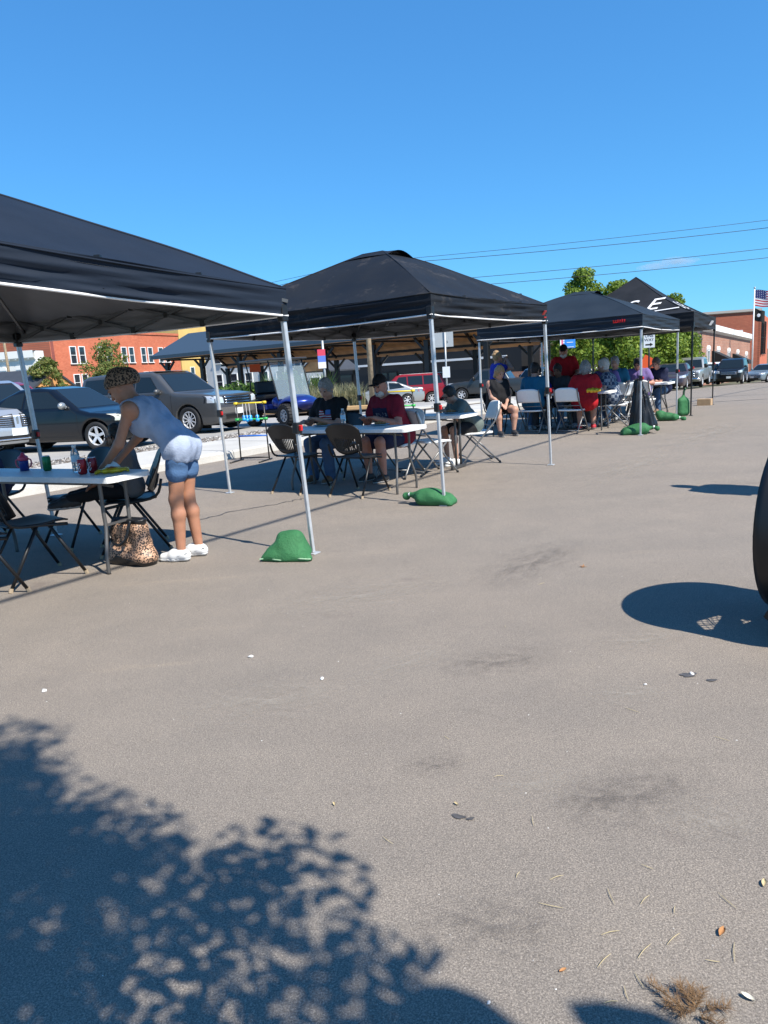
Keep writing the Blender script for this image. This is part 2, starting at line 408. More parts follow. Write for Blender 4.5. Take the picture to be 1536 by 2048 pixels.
# sidewalk slabs (each slab its own piece, joints recessed) and kerb stones along the street side
sw = strip('sidewalk', -8, 34, 9.66, 11.6, 0.112, mat('joint_grey', (0.2, 0.19, 0.17), 0.95))
k = -6.0; i = 0
while k < 33.0:
    strip('slab', k + 0.008, k + 1.492, 9.675, 11.595, 0.132 + 0.003 * (i % 3), M_CONC, 2, 2, parent=sw, skirt=0.03); k += 1.5; i += 1
kb = strip('kerb', -8, 34, 9.505, 9.655, 0.108, mat('joint_grey', (0.2, 0.19, 0.17)), 30, 1)
k = -6.0
while k < 33.0:
    mb = MB()
    pr = [(9.49, -0.02), (9.50, 0.11), (9.53, 0.142), (9.665, 0.142), (9.665, -0.02)]
    def kv(a, b):
        ss = k + 0.006 + 2.988 * a; tt, zz = pr[int(round(b * 4))]; q = st(ss, tt); return (q.x, q.y, tz(q.x, q.y) + zz)
    mb.grid(kv, 3, 4); mb.add([kv(0, j / 4) for j in range(5)], [(0, 1, 2, 3, 4)]); mb.add([kv(1, j / 4) for j in range(5)], [(4, 3, 2, 1, 0)])
    mb.obj('kerb_stone', M_CONC, kb); k += 3.0
# loose stones of the gravel bed
r = random.Random(3); mb = MB()
_ic = [(0, 0, 1), (0.9, 0, 0.1), (0.28, 0.85, 0.1), (-0.73, 0.53, 0.1), (-0.73, -0.53, 0.1), (0.28, -0.85, 0.1)]
for _ in range(5200):
    ss = r.uniform(2, 18); tt = r.uniform(11.62, 13.3); q = st(ss, tt); z = 0.055 + tz(q.x, q.y)
    a = r.uniform(0, 6.28); sx, sy, sz = r.uniform(.02, .05), r.uniform(.02, .045), r.uniform(.012, .035); ca, sa = math.cos(a), math.sin(a)
    mb.add([(q.x + x * sx * ca - y * sy * sa, q.y + x * sx * sa + y * sy * ca, z + zz * sz) for x, y, zz in _ic], [(0, 1, 2), (0, 2, 3), (0, 3, 4), (0, 4, 5), (0, 5, 1)])
tag(mb.obj('gravel', M_STONE), 'loose grey gravel in the strip behind the sidewalk', 'gravel', kind='stuff')
# painted yellow kerb line and concrete border on the far side of the first bay
strip('lot_border', 19.5, 30, 13.6, 14.4, 0.10, M_CONC, 8, 2, skirt=0.1)

# tar-filled seams across the road
M_TAR = mat('tar_seam', (0.045, 0.043, 0.042), 0.6, var=0.3, scale=6)
def seam_line(pts, w, z=0.003):
    P = spl([(x, y, 0) for x, y in pts], 10); V = []; F = []; rr = random.Random(len(pts) + int(pts[0][1]))
    for i, q in enumerate(P):
        t = (P[min(i + 1, len(P) - 1)] - P[max(i - 1, 0)]).normalized(); n = Vector((-t.y, t.x, 0)); j = rr.uniform(-.03, .03); ww = w * rr.uniform(.5, 1.2)
        for sg in (-1, 1): v = q + n * (j + sg * ww); V.append((v.x, v.y, tz(v.x, v.y) + z))
        if i: F.append((2 * i - 2, 2 * i, 2 * i + 1, 2 * i - 1))
    o = obj('tar_seam', V, F, M_TAR); o['kind'] = 'structure'
seam_line([(8.6, 20.4), (11.0, 20.9), (14.0, 20.4), (18.0, 20.6)], .05); seam_line([(9.6, 24.0), (12.6, 24.8), (16.5, 24.2), (21.0, 25.0)], .04)
seam_line([(-1.9, 7.1), (-1.55, 7.55), (-1.2, 7.75), (-.9, 8.05)], .012)

# old stains and dusty patches lying on the road, each with its own ragged outline
def patch_mat(name, col, dens):
    q = NB(name); q.b.inputs['Base Color'].default_value = (*col, 1); q.b.inputs['Roughness'].default_value = .9
    gr = q.n('ShaderNodeTexGradient', gradient_type='SPHERICAL'); q.l(q.tc.outputs['Object'], gr.inputs[0])
    mu = q.n('ShaderNodeMath', operation='MULTIPLY'); q.l(gr.outputs['Fac'], mu.inputs[0]); q.l(q.ramp(q.noise(3.2, 7, .75), [(.42, (0, 0, 0)), (.62, (1, 1, 1))]), mu.inputs[1])
    m2 = q.n('ShaderNodeMath', operation='MULTIPLY'); q.l(mu.outputs[0], m2.inputs[0]); q.l(q.ramp(q.noise(60, 3, .7), [(.3, (.3, .3, .3)), (.6, (dens, dens, dens))]), m2.inputs[1]); q.l(m2.outputs[0], q.b.inputs['Alpha']); return q.m
M_PDK = patch_mat('dark_road_stain', (.11, .097, .09), .5); M_PLT = patch_mat('pale_road_dust', (.36, .32, .27), .7)
_pv = [(math.cos(R(a * 15)), math.sin(R(a * 15)), 0) for a in range(24)]
for i, (x, y, a, b, rz, m) in enumerate([(.74, 2.05, .22, .13, .5, M_PDK), (.60, 2.05, .10, .07, .2, M_PDK), (.42, 2.15, .16, .10, .4, M_PLT), (.12, 2.30, .10, .06, .1, M_PDK), (.47, 3.15, .22, .13, .2, M_PDK), (.05, 3.2, .25, .10, .7, M_PLT), (.95, 2.75, .16, .08, .1, M_PLT), (1.0, 4.8, .5, .2, .9, M_PDK), (-.2, 4.3, .5, .25, .4, M_PLT), (3.2, 9.0, 1.3, .35, .95, M_PLT), (-.55, 2.9, .3, .2, .3, M_PLT), (5.5, 12.0, 1.8, .4, .95, M_PLT), (.2, 1.55, .16, .1, 0, M_PDK), (.9, 1.9, .12, .1, 0, M_PLT), (1.2, 3.3, .18, .1, .3, M_PLT)]):
    o = obj('road_stain', _pv, [tuple(range(24))], m); o.location = (x, y, .0022 + .0002 * i); o.scale = (a * 1.5, b * 1.5, 1); o.rotation_euler = (0, 0, rz); o['kind'] = 'structure'

# ================================================================== CANOPIES
def fabric(name, a, b, patch=0.0):
    q = NB(name)
    n1 = q.noise(1.6, 5, 0.6); n2 = q.noise(9, 4, 0.6)
    c = q.ramp(n1, [(0.35, a), (0.62, b)])
    if patch: c = q.mix(q.ramp(q.noise(2.6, 7, 0.75), [(0.56, (0, 0, 0)), (0.66, (patch, patch, patch))]), c, (0.07, 0.062, 0.058))
    q.l(c, q.b.inputs['Base Color']); q.b.inputs['Roughness'].default_value = 0.7; q.b.inputs['Specular IOR Level'].default_value = 0.22; q.b.inputs['Sheen Weight'].default_value = 0.0
    q.bump(q.noise(28, 6, 0.7), 0.10, 0.010); return q.m
M_CAN1 = fabric('navy_canopy_fabric', (0.008, 0.014, 0.026), (0.011, 0.018, 0.032))
M_CAN2 = fabric('faded_black_canopy_fabric', (0.007, 0.010, 0.016), (0.012, 0.014, 0.018), 0.5)
M_CAN3 = fabric('slate_navy_canopy_fabric', (0.012, 0.020, 0.031), (0.017, 0.026, 0.038))
M_CAN4 = fabric('black_canopy_fabric', (0.009, 0.010, 0.012), (0.017, 0.018, 0.021))
M_UNDER = mat('canopy_underside', (0.17, 0.175, 0.185), 0.8, var=0.15, scale=3)
M_PIPE = mat('white_piping', (0.8, 0.8, 0.8), 0.6)
M_STEEL = mat('painted_grey_steel', (0.50, 0.52, 0.54), 0.38, 0.35, var=0.1, scale=20)
M_BLKST = mat('black_steel', (0.012, 0.012, 0.013), 0.4, 0.2)
M_TRUSS = mat('dark_truss_steel', (0.10, 0.105, 0.11), 0.45, 0.4)
M_BLKP = mat('black_plastic', (0.010, 0.010, 0.011), 0.42, var=0.3, scale=30)
M_REDP = mat('red_plastic', (0.55, 0.015, 0.015), 0.35)

def canopy(label, corners, zb, vh, peak, mfab, style='flat', frame=None, piping=True, legs=(1, 1, 1, 1), mid=0.98, seed=0, wr=1.0, feet_z=None, rise=0.0, shift=(0, 0)):
    """corners in order; zb = height of the valance hem, vh valance depth, peak = apex height"""
    frame = frame or M_STEEL
    cx = sum(c[0] for c in corners) / 4; cy = sum(c[1] for c in corners) / 4; z0 = tz(cx, cy)
    root = thing('canopy', label, 'canopy', (cx, cy, z0), group='pop up canopies along the street')
    C = [Vector((c[0] - cx, c[1] - cy, 0)) for c in corners]
    rnd = random.Random(seed); ph = [rnd.uniform(0, 6.28) for _ in range(12)]
    zt = zb + vh
    out = 1.018
    SH = Vector((shift[0], shift[1], 0)); _e = (C[3] - C[0]); _el = _e.length; _e = _e / _el
    def dzr(q): return rise * max(0.0, (q - C[0]).dot(_e)) / _el
    plate = 0.0 if style == 'peak' else 0.13
    def wrinkle(x, y, z):
        return wr * (0.006 * math.sin(9 * x + 5 * z + ph[0]) + 0.005 * math.sin(13 * y - 11 * z + ph[1]) + 0.006 * math.sin(5 * x + 7 * y + 17 * z + ph[2]))
    def roofpt(k, a, b):     # side k, a along the eave 0..1, b from eave 0 to top 1
        p0 = C[k] * out; p1 = C[(k + 1) % 4] * out
        e = p0.lerp(p1, a); t = p0.lerp(p1, a) * plate
        q = e.lerp(t, b)
        if style == 'peak': hz = zt + (peak - zt) * (b ** 1.25)
        else: hz = zt + (peak - zt) * (b * 0.82 + 0.18 * math.sin(b * math.pi / 2)) 
        sag = math.sin(math.pi * a) * (1 - b)
        hz -= 0.045 * sag * math.sin(math.pi * min(1, b * 1.4 + .12))
        hz += 0.016 * wr * math.sin(3.3 * q.x + 2.1 * q.y + ph[3]) * b * (1 - b) * 2
        hz += wr * 0.012 * math.sin(22 * a + ph[4]) * (1 - b) ** 3 * b * 4
        return Vector((q.x, q.y, hz + dzr(q))) + SH
    def valpt(k, a, b):      # b: 0 hem .. 1 eave
        p0 = C[k] * out; p1 = C[(k + 1) % 4] * out; q = p0.lerp(p1, a); nrm = (p1 - p0).cross(Vector((0, 0, 1))).normalized()
        edge = math.sin(math.pi * a) ** 0.35 if 0 < a < 1 else 0
        z = zb + vh * b - 0.018 * math.sin(math.pi * a) * (1 - b) - 0.045 * math.sin(math.pi * a) * 0 
        off = edge * wr * (0.010 * math.sin(7 * a + 13 * b + ph[5]) + 0.008 * math.sin(11 * a - 21 * b + ph[6]) + 0.005 * math.sin(23 * a + 34 * b + ph[7])) * (1 - b * 0.5)
        pull = 0.02 * (1 - b) * edge
        q2 = q + nrm * (off - pull); return Vector((q2.x, q2.y, z + dzr(q))) + SH
    NU, NV = 28, 14
    up = MB(); un = MB(); va = MB(); vi = MB()
    for k in range(4):
        up.grid(lambda a, b: roofpt(k, a, b), NU, NV)
        un.grid(lambda a, b: roofpt(k, 1 - a, b) * 0.992 - Vector((0, 0, 0.008)), NU, NV)
        va.grid(lambda a, b: valpt(k, a, b), 48, 14)
        vi.grid(lambda a, b: valpt(k, 1 - a, b) * Vector((0.995, 0.995, 1)).x if False else Vector((valpt(k, 1 - a, b).x * 0.994, valpt(k, 1 - a, b).y * 0.994, valpt(k, 1 - a, b).z)), 48, 14)
    roof = up.obj('roof_fabric', mfab, root, True); va.obj('valance', mfab, root, True)
    un.obj('roof_lining', M_UNDER, root, True); vi.obj('valance_lining', M_UNDER, root, True)
    for k in range(4):       # stitched ridge and eave seams
        MB().tube([roofpt(k, 0, i / 12) + Vector((0, 0, .002)) for i in range(13)], .009, 6).obj('ridge_seam', mfab, roof, True)
        MB().tube([roofpt(k, i / 20, 0) + Vector((0, 0, .001)) for i in range(21)], .006, 6).obj('eave_seam', mfab, roof, True)
    if style == 'flat':      # raised vent cap
        cap = MB()
        ct = [c * (plate * 1.6) + SH + Vector((0, 0, peak - 0.045)) for c in C]; tp = [c * (plate * 0.75) + SH + Vector((0, 0, peak + 0.035)) for c in C]
        for k in range(4):
            def cf(a, b):
                q = ct[k].lerp(ct[(k + 1) % 4], a).lerp(tp[k].lerp(tp[(k + 1) % 4], a), b)
                q.z += (0.075 if k == 0 else 0.012) * math.sin(math.pi * a) * (1 - b); return q
            cap.grid(cf, 10, 3)
        cap.add(tp, [(0, 1, 2, 3)]); cap.obj('vent_cap', mfab, roof, True)
    if piping:
        pm = MB()
        for k in range(4): pm.tube([valpt(k, i / 36, 0) for i in range(37)], 0.0085, 6)
        pm.obj('piping', M_PIPE, root, True)
    # legs
    for k in range(4):
        if not legs[k]: continue
        c = C[k]; fz = tz(cx + c.x, cy + c.y) - z0; inn = 1.0
        lg = MB(); ztp = zb + 0.04 + dzr(c); cf = Vector((c.x, c.y, fz + .012)); ct_ = Vector((c.x, c.y, ztp)) + SH; cm_ = cf.lerp(ct_, (mid - fz) / (ztp - fz)); lg.beam(cm_, ct_, 0.036, 0.036, up=tuple(U), bev=0.005)
        lg.beam(cf, cm_, 0.028, 0.028, up=tuple(U), bev=0.004)
        L = lg.obj('leg', frame, root)
        MB().box((c.x, c.y, fz + 0.006), (0.085, 0.085, 0.010), rotz(ST_AZ + .1), 0.003).obj('foot_plate', frame, L)
        b = MB().box((cm_.x, cm_.y, mid), (0.056, 0.056, 0.085), rotz(ST_AZ), 0.006).obj('latch', M_BLKP, L)
        inw = (Vector((0, 0, 0)) - c).normalized()
        for kk in (1, -1):
            dd = (C[(k + kk) % 4] - c).normalized()
        pn = -N if True else None
        MB().box((cm_.x + pn.x * .034, cm_.y + pn.y * .034, mid), (0.022, 0.030, 0.044), rotz(ST_AZ), 0.004).obj('latch_button', M_REDP, L)
        MB().box((ct_.x, ct_.y, ztp - 0.02), (0.062, 0.062, 0.12), rotz(ST_AZ), 0.006).obj('corner_bracket', M_BLKP, L)
    # scissor trusses between neighbouring legs and up to the centre pole
    for k in range(4):
        a, b = C[k] * .99 + SH + Vector((0, 0, dzr(C[k]))), C[(k + 1) % 4] * .99 + SH + Vector((0, 0, dzr(C[(k + 1) % 4]))); mb = MB(); jn = MB()
        n_ = 4; lo_, hi_ = zb + 0.005, zb + 0.185
        for i in range(n_):
            p0 = a.lerp(b, i / n_); p1 = a.lerp(b, (i + 1) / n_); w = Vector((0, 0, 1))
            mb.beam(p0 + w * lo_, p1 + w * hi_, 0.012, 0.024); mb.beam(p0 + w * hi_, p1 + w * lo_, 0.012, 0.024)
            m_ = (p0 + p1) / 2 + w * ((lo_ + hi_) / 2); jn.box(m_, (0.03, 0.03, 0.035))
            if i: jn.box(p0 + w * lo_, (0.034, 0.034, 0.05)); jn.box(p0 + w * hi_, (0.034, 0.034, 0.05))
        tr = mb.obj('truss', M_TRUSS, root); jn.obj('truss_joint', M_BLKP, tr)['kind'] = 'stuff'
    mb = MB(); top = Vector((0, 0, peak - 0.08))
    for k in range(4):
        mid_ = (C[k] + C[(k + 1) % 4]) / 2
        mb.beam(C[k] * 0.985 + Vector((0, 0, zb + 0.1)), C[k] * 0.10 + Vector((0, 0, peak - 0.16)), 0.018, 0.024)
    mb.obj('roof_rafter', M_TRUSS, root)
    MB().tube([(0, 0, zb + 0.05), (0, 0, peak - 0.03)], 0.019).obj('centre_pole', M_TRUSS, root)
    return root, C, valpt, roofpt

L1 = Vector((-0.57, 5.45)); L2 = Vector((-3.17, 6.81)); u2 = Vector((U.x, U.y))
cA, cB, cC = Vector((-1.88, 8.79)), Vector((0.61, 7.09)), Vector((2.25, 9.47))
can1 = canopy('navy canopy nearest the camera, cut off by the left edge', [L1, L2, L2 - u2 * 2.95, L1 - u2 * 2.95], 1.80, 0.19, 2.60, M_CAN1, 'plain', seed=1, wr=1.0, rise=.17, shift=(-.08, 0))
can2 = canopy('faded black canopy with vented top, second from the camera', [cB, cC, cA + (cC - cB), cA], 1.86, 0.195, 2.72, M_CAN2, seed=2, wr=1.2, shift=(-.05, 0))
cE = Vector((4.51, 12.42)); cF = Vector((6.42, 15.55)); nn = Vector((-0.83, 0.56)) * 3.0
can3 = canopy('slate navy canopy, third along the street, red writing on its valance', [cE, cF, cF + nn, cE + nn], 1.83, 0.21, 2.62, M_CAN3, seed=3)
cG = Vector((6.86, 15.85)); cH = Vector((8.95, 19.35)); n4 = Vector((-0.83, 0.56)) * 3.2
can4 = canopy('black tall peaked canopy with white lettering, farthest along the street', [cG, cH, cH + n4, cG + n4], 1.93, 0.30, 3.28, M_CAN4, 'peak', M_BLKST, False, mid=1.05, seed=4)

# ================================================================== TABLES, CHAIRS, SANDBAGS
M_WHITEP = mat('white_blow_moulded_plastic', (0.78, 0.78, 0.76), 0.45, var=0.04, scale=60, bump=0.15, bscale=220)
M_GLEG = mat('grey_table_steel', (0.13, 0.125, 0.12), 0.45, 0.5)
M_CHAIRB = mat('black_chair_plastic', (0.007, 0.008, 0.010), 0.45, var=0.2, scale=25)
M_CHFR = mat('black_chair_frame', (0.010, 0.010, 0.011), 0.45, 0.1)
M_CHFG = mat('grey_chair_frame', (0.20, 0.20, 0.20), 0.4, 0.5)
M_TAN = mat('tan_leg_tip', (0.35, 0.27, 0.18), 0.7)

def table(label, end_near, end_far, d, length=1.83, group='white folding tables under the canopies', legstyle='bent', zt=0.735, wmin=0.0):
    """end_near/end_far: two corners of the right-hand end, d: direction of the long side"""
    a, b = Vector((*end_near, 0)), Vector((*end_far, 0)); d = Vector((*d, 0)).normalized(); w = (b - a).length
    c = (a + b) / 2 + d * (length / 2); ang = math.atan2(d.y, d.x)
    root = thing('folding_table', label, 'table', (c.x, c.y, tz(c.x, c.y)), ang, group)
    top = MB(); P = rquad(length, w, 0.045); n = len(P)
    prof = [(-0.0, 0.94, -0.045), (0, 1, -0.042), (0, 1, -0.006), (0, 0.985, 0.0)]
    V = []; F = []
    for _, sc, z in prof:
        for x, y in P: V.append((x * (1 - (1 - sc) * 0.3), y * sc, zt + z))
    for k in range(3):
        for i in range(n): F.append((k * n + i, k * n + (i + 1) % n, (k + 1) * n + (i + 1) % n, (k + 1) * n + i))
    F.append(tuple(range(n - 1, -1, -1))); F.append(tuple(3 * n + i for i in range(n)))
    top.add(V, F).obj('tabletop', M_WHITEP, root)
    for sx in (-1, 1):
        x = sx * (length / 2 - 0.20); y = w / 2 - 0.06
        if legstyle == 'bent':
            for sy in (-1, 1):
                MB().tube(spl([(x, sy * y * 0.80, zt - 0.04), (x, sy * y * 0.80, 0.46), (x + sx * 0.005, sy * y * 0.80, 0.34), (x + sx * .03, sy * y * 1.12, 0.14), (x + sx * .03, sy * y * 1.14, 0.0)], 5), 0.0145, 8).obj('leg', M_GLEG, root, True)
            MB().beam((x, -y * 0.82, 0.36), (x, y * 0.82, 0.36), 0.035, 0.012).obj('leg_brace', M_GLEG, root)
        else:
            for sy in (-1, 1): MB().tube([(x, sy * 0.07, zt - 0.04), (x, sy * 0.07, 0.05)], 0.017, 8).obj('leg', M_GLEG, root, True)
            MB().beam((x, -y * 1.05, 0.03), (x, y * 1.05, 0.03), 0.04, 0.045, bev=0.006).obj('foot_bar', M_GLEG, root)
        MB().beam((x, 0, zt - 0.1), (x - sx * 0.45, 0, zt - 0.05), 0.016).obj('leg_strut', M_GLEG, root)
    MB().beam((-length / 2 + 0.25, -w / 2 + 0.05, zt - 0.055), (length / 2 - 0.25, -w / 2 + 0.05, zt - 0.055), 0.02).obj('side_rail', M_GLEG, root)
    MB().beam((-length / 2 + 0.25, w / 2 - 0.05, zt - 0.055), (length / 2 - 0.25, w / 2 - 0.05, zt - 0.055), 0.02).obj('side_rail', M_GLEG, root)
    return root

def shell(name, fn, nu, nv, m, parent, thick=0.012, skip=None):
    V = []; F = []
    for j in range(nv + 1):
        for i in range(nu + 1): V.append(fn(i / nu, j / nv))
    for j in range(nv):
        for i in range(nu):
            if skip and skip((i + .5) / nu, (j + .5) / nv, i, j): continue
            F.append((j * (nu + 1) + i, j * (nu + 1) + i + 1, (j + 1) * (nu + 1) + i + 1, (j + 1) * (nu + 1) + i))
    o = obj(name, V, F, m, parent, True); md = o.modifiers.new('thick', 'SOLIDIFY'); md.thickness = thick; md.offset = 0
    return o
def black_chair():
    root = thing('folding_chair', '', 'chair')
    def seat(a, b):
        x = (a - .5) * 0.43 * (1 - 0.22 * (1 - b) ** 2) * (1 if b < .9 else 1 - (b - .9) * 1.2); y = (b - .5) * 0.42
        z = 0.445 - 0.022 * math.cos((a - .5) * 2.2) * math.sin(math.pi * min(1, b * 1.1)) - 0.05 * max(0, b - .8) ** 2 * 8
        return (x, y, z)
    shell('seat', seat, 12, 10, M_CHAIRB, root)
    def back(a, b):
        e = abs(2 * a - 1); wdt = 0.44 * (0.80 + 0.24 * math.sin(min(1, b * 1.15) * math.pi / 2)); x = (a - .5) * wdt
        top = 0.36 * (1 - 0.22 * e ** 3); z = 0.475 + b * top + 0.05 * (1 - b) * (1 - e ** 2) * 0 + 0.045 * (1 - b) * e ** 2
        y = -0.17 - 0.12 * b - 0.05 * math.cos((a - .5) * 3.0) + 0.03
        return (x, y, z)
    shell('backrest', back, 36, 16, M_CHAIRB, root, 0.010, lambda a, b, i, j: i % 2 == 1 and 0.10 < b < 0.52 and 0.17 < a < 0.83)
    for sx in (-1, 1):
        MB().tube(spl([(sx * .205, -.26, .60), (sx * .20, -.20, .46), (sx * .195, .02, .425), (sx * .19, .20, .40)], 4), 0.0125, 7).obj('side_rail', M_CHFR, root, True)
        f = MB().tube([(sx * .185, .06, .425), (sx * .225, .275, .012)], 0.0125, 7).obj('leg', M_CHFR, root, True); MB().tube([(sx * .224, .27, .03), (sx * .2255, .279, 0)], 0.016, 7).obj('leg_tip', M_TAN, f)
        f = MB().tube([(sx * .19, -.02, .425), (sx * .225, -.275, .012)], 0.0125, 7).obj('leg', M_CHFR, root, True); MB().tube([(sx * .224, -.27, .03), (sx * .2255, -.279, 0)], 0.016, 7).obj('leg_tip', M_TAN, f)
    MB().tube([(-.19, .05, .415), (.19, .05, .415)], 0.009, 6).obj('crossbar', M_CHFR, root, True)
    MB().tube([(-.19, -.03, .415), (.19, -.03, .415)], 0.009, 6).obj('crossbar', M_CHFR, root, True)
    return root
def white_chair():
    root = thing('folding_chair', '', 'chair')
    def seat(a, b):
        x = (a - .5) * 0.44 * (1 - .1 * (abs(2 * b - 1) ** 4)); y = (b - .5) * 0.40; return (x, y, 0.435 - 0.02 * math.sin(math.pi * b) * math.cos((a - .5) * 2.4) - 0.03 * max(0, b - .75) ** 2 * 10)
    shell('seat', seat, 10, 8, M_WHITEP, root, 0.028)
    def back(a, b):
        e = abs(2 * a - 1); x = (a - .5) * 0.475 * (1 - 0.10 * max(0, b - .7) * e * 3); z = 0.60 + 0.255 * b - 0.05 * b * e ** 4
        return (x, -0.255 - 0.07 * b - 0.055 * math.cos((a - .5) * 2.7) + .04, z)
    shell('backrest', back, 14, 8, M_WHITEP, root, 0.022)
    for sx in (-1, 1):
        f = MB().tube(spl([(sx * .222, -.325, .84), (sx * .225, -.25, .62), (sx * .228, -.02, .36), (sx * .23, .26, .012)], 4), 0.0125, 7).obj('leg', M_CHFG, root, True); MB().tube([(sx * .23, .253, .025), (sx * .23, .263, 0)], 0.016, 7).obj('leg_tip', M_BLKP, f)
        f = MB().tube([(sx * .205, .13, .425), (sx * .205, -.29, .012)], 0.0125, 7).obj('leg', M_CHFG, root, True); MB().tube([(sx * .205, -.284, .025), (sx * .205, -.292, 0)], 0.016, 7).obj('leg_tip', M_BLKP, f)
    for y, z in ((.19, .11), (-.255, .06), (-.20, .52)): MB().tube([(-.22, y, z), (.22, y, z)], 0.009, 6).obj('crossbar', M_CHFG, root, True)
    return root
_proto = {}
def chair(kind, x, y, face, label, group):
    """face: heading of the sitter, degrees clockwise from +Y"""
    if kind not in _proto: _proto[kind] = c = black_chair() if kind == 'b' else white_chair()
    else: c = copy_tree(_proto[kind])
    c.location = (x, y, tz(x, y)); c.rotation_euler = (0, 0, -R(face)); tag(c, label, 'chair', group); return c

AC = (-0.86, 0.51)
T1 = table('white folding table with soda cans, beside the bending woman', (-1.985, 5.13), (-1.71, 5.45), (-0.89, 0.455))
T2 = table('white folding table before the woman in the flag shirt', (0.29, 7.81), (0.56, 8.24), (-0.845, 0.535))
T2b = table('white folding table where the boy in glasses is bent over', (1.05, 9.42), (1.40, 9.80), (-0.845, 0.535), legstyle='bar')
T3 = table('white folding table with the yellow snack bag, under the third canopy', (4.36, 13.60), (4.64, 14.02), (-0.83, 0.55), legstyle='bent')
T4 = table('white folding table in front of the man resting head on hand', (6.55, 16.35), (6.95, 16.85), (-0.83, 0.55), legstyle='bent')
T5 = table('white folding table before the person in the purple shirt', (5.15, 15.20), (5.45, 15.68), (-0.83, 0.55), legstyle='bent')
GB = 'black plastic folding chairs'; GW = 'white folding chairs'
# around table 1
chair('b', -2.86, 4.78, 36, 'black chair at the left edge, its splayed leg nearest the camera', GB)
chair('b', -2.62, 5.22, 42, 'black chair tucked under the near side of the soda can table', GB)
chair('b', -2.14, 6.03, 250, 'black chair the small child sits on behind the soda cans', GB)
chair('b', -2.72, 6.42, 218, 'empty black chair behind the green can, beside the child', GB)
chair('b', -3.72, 6.78, 205, 'black chair of the person cut off by the left edge', GB)
# around table 2
chair('b', -0.98, 8.62, 36, 'empty black slotted chair behind the nearest silver canopy leg', GB)
chair('b', -0.26, 8.13, 34, 'empty black slotted chair in front of the seated man in the cap', GB)
chair('b', -0.52, 9.62, 215, 'black chair the woman in the flag shirt sits on', GB)
chair('w', 0.25, 9.33, 215, 'white chair the man in the black cap sits on', GW)
chair('w', 0.66, 9.42, 62, 'empty white folding chair seen from the side, right of the cap man', GW)
chair('w', 1.36, 10.22, 262, 'white folding chair the boy in glasses sits on', GW)
# under canopy 3 and beyond
chair('w', 3.02, 14.12, 30, 'white folding chair behind the person in teal, back to the camera', GW)
chair('w', 3.66, 13.66, 36, 'white folding chair behind the red shirt, second from the left', GW)
chair('w', 4.72, 14.42, 300, 'white folding chair under the person in plaid', GW)
chair('w', 5.05, 15.10, 35, 'white folding chair just left of the hanging black trash bag', GW)
chair('w', 5.72, 15.60, 40, 'white folding chair right of the silver leg with the trash bag', GW)
chair('b', 6.60, 17.35, 235, 'dark chair the man resting his head on his hand sits on', GW)

chair('b', 2.35, 14.12, 168, 'dark chair under the heavy seated woman in black', GW)
chair('w', 3.30, 15.1, 190, 'white chair under the person in bright blue', GW)
chair('w', 3.80, 15.0, 215, 'white chair under the person in grey facing the camera', GW)
chair('w', 4.32, 14.82, 215, 'white chair under the person in the black shirt', GW)
chair('w', 5.36, 16.22, 215, 'white chair under the teal shirt farther along', GW)
chair('w', 5.96, 16.48, 212, 'white chair under the person in purple', GW)

# ================================================================== VEHICLES
M_GLASS = mat('car_glass', (0.012, 0.018, 0.022), 0.04, 0.0, 0.5)
M_GLASSC = mat('clear_car_glass', (0.75, 0.85, 0.83), 0.02, 0.0, 0.6, trans=0.93)
M_TRIM = mat('black_trim', (0.008, 0.008, 0.009), 0.5)
M_TYRE = mat('tyre_rubber', (0.014, 0.014, 0.015), 0.75, var=0.25, scale=40)
M_ALLOY = mat('alloy_wheel', (0.62, 0.63, 0.65), 0.3, 0.25)
M_CHROME = mat('chrome', (0.75, 0.76, 0.78), 0.12, 1.0)
M_LAMP = mat('headlamp_lens', (0.62, 0.64, 0.66), 0.08, 0.3, 0.8, coat=0.6)
M_LAMPY = mat('hazed_headlamp_lens', (0.70, 0.68, 0.55), 0.2, 0.1, 0.8, coat=0.5)
M_TAIL = mat('tail_lamp_red', (0.42, 0.01, 0.012), 0.1, coat=0.6)
M_PLATE = mat('number_plate', (0.72, 0.74, 0.72), 0.45, var=0.15, scale=60)
M_WELL = mat('wheel_well', (0.006, 0.006, 0.006), 0.9)
M_SEATF = mat('car_seat_fabric', (0.05, 0.05, 0.052), 0.9)
def paint(name, c, metal=0.3, rough=0.3): return mat(name, c, rough, metal, 0.4, coat=0.55)

def poly_sd(x, z, poly):
    P = np.array(poly, float); n = len(P); d = np.full(np.broadcast(x, z).shape, 1e9); inside = np.zeros(d.shape, bool)
    j = n - 1
    for i in range(n):
        ax, az = P[i]; bx, bz = P[j]; ex, ez = bx - ax, bz - az; wx, wz = x - ax, z - az
        t = np.clip((wx * ex + wz * ez) / (ex * ex + ez * ez), 0, 1)
        d = np.minimum(d, (wx - ex * t) ** 2 + (wz - ez * t) ** 2)
        c1 = (z >= az) != (z >= bz)
        with np.errstate(divide='ignore', invalid='ignore'): xi = ax + (z - az) / (bz - az) * (bx - ax)
        inside ^= c1 & (x < xi); j = i
    return np.where(inside, -1, 1) * np.sqrt(d)
def smax(a, b, k): h = np.maximum(k - np.abs(a - b), 0) / k; return np.maximum(a, b) + h * h * k * 0.25

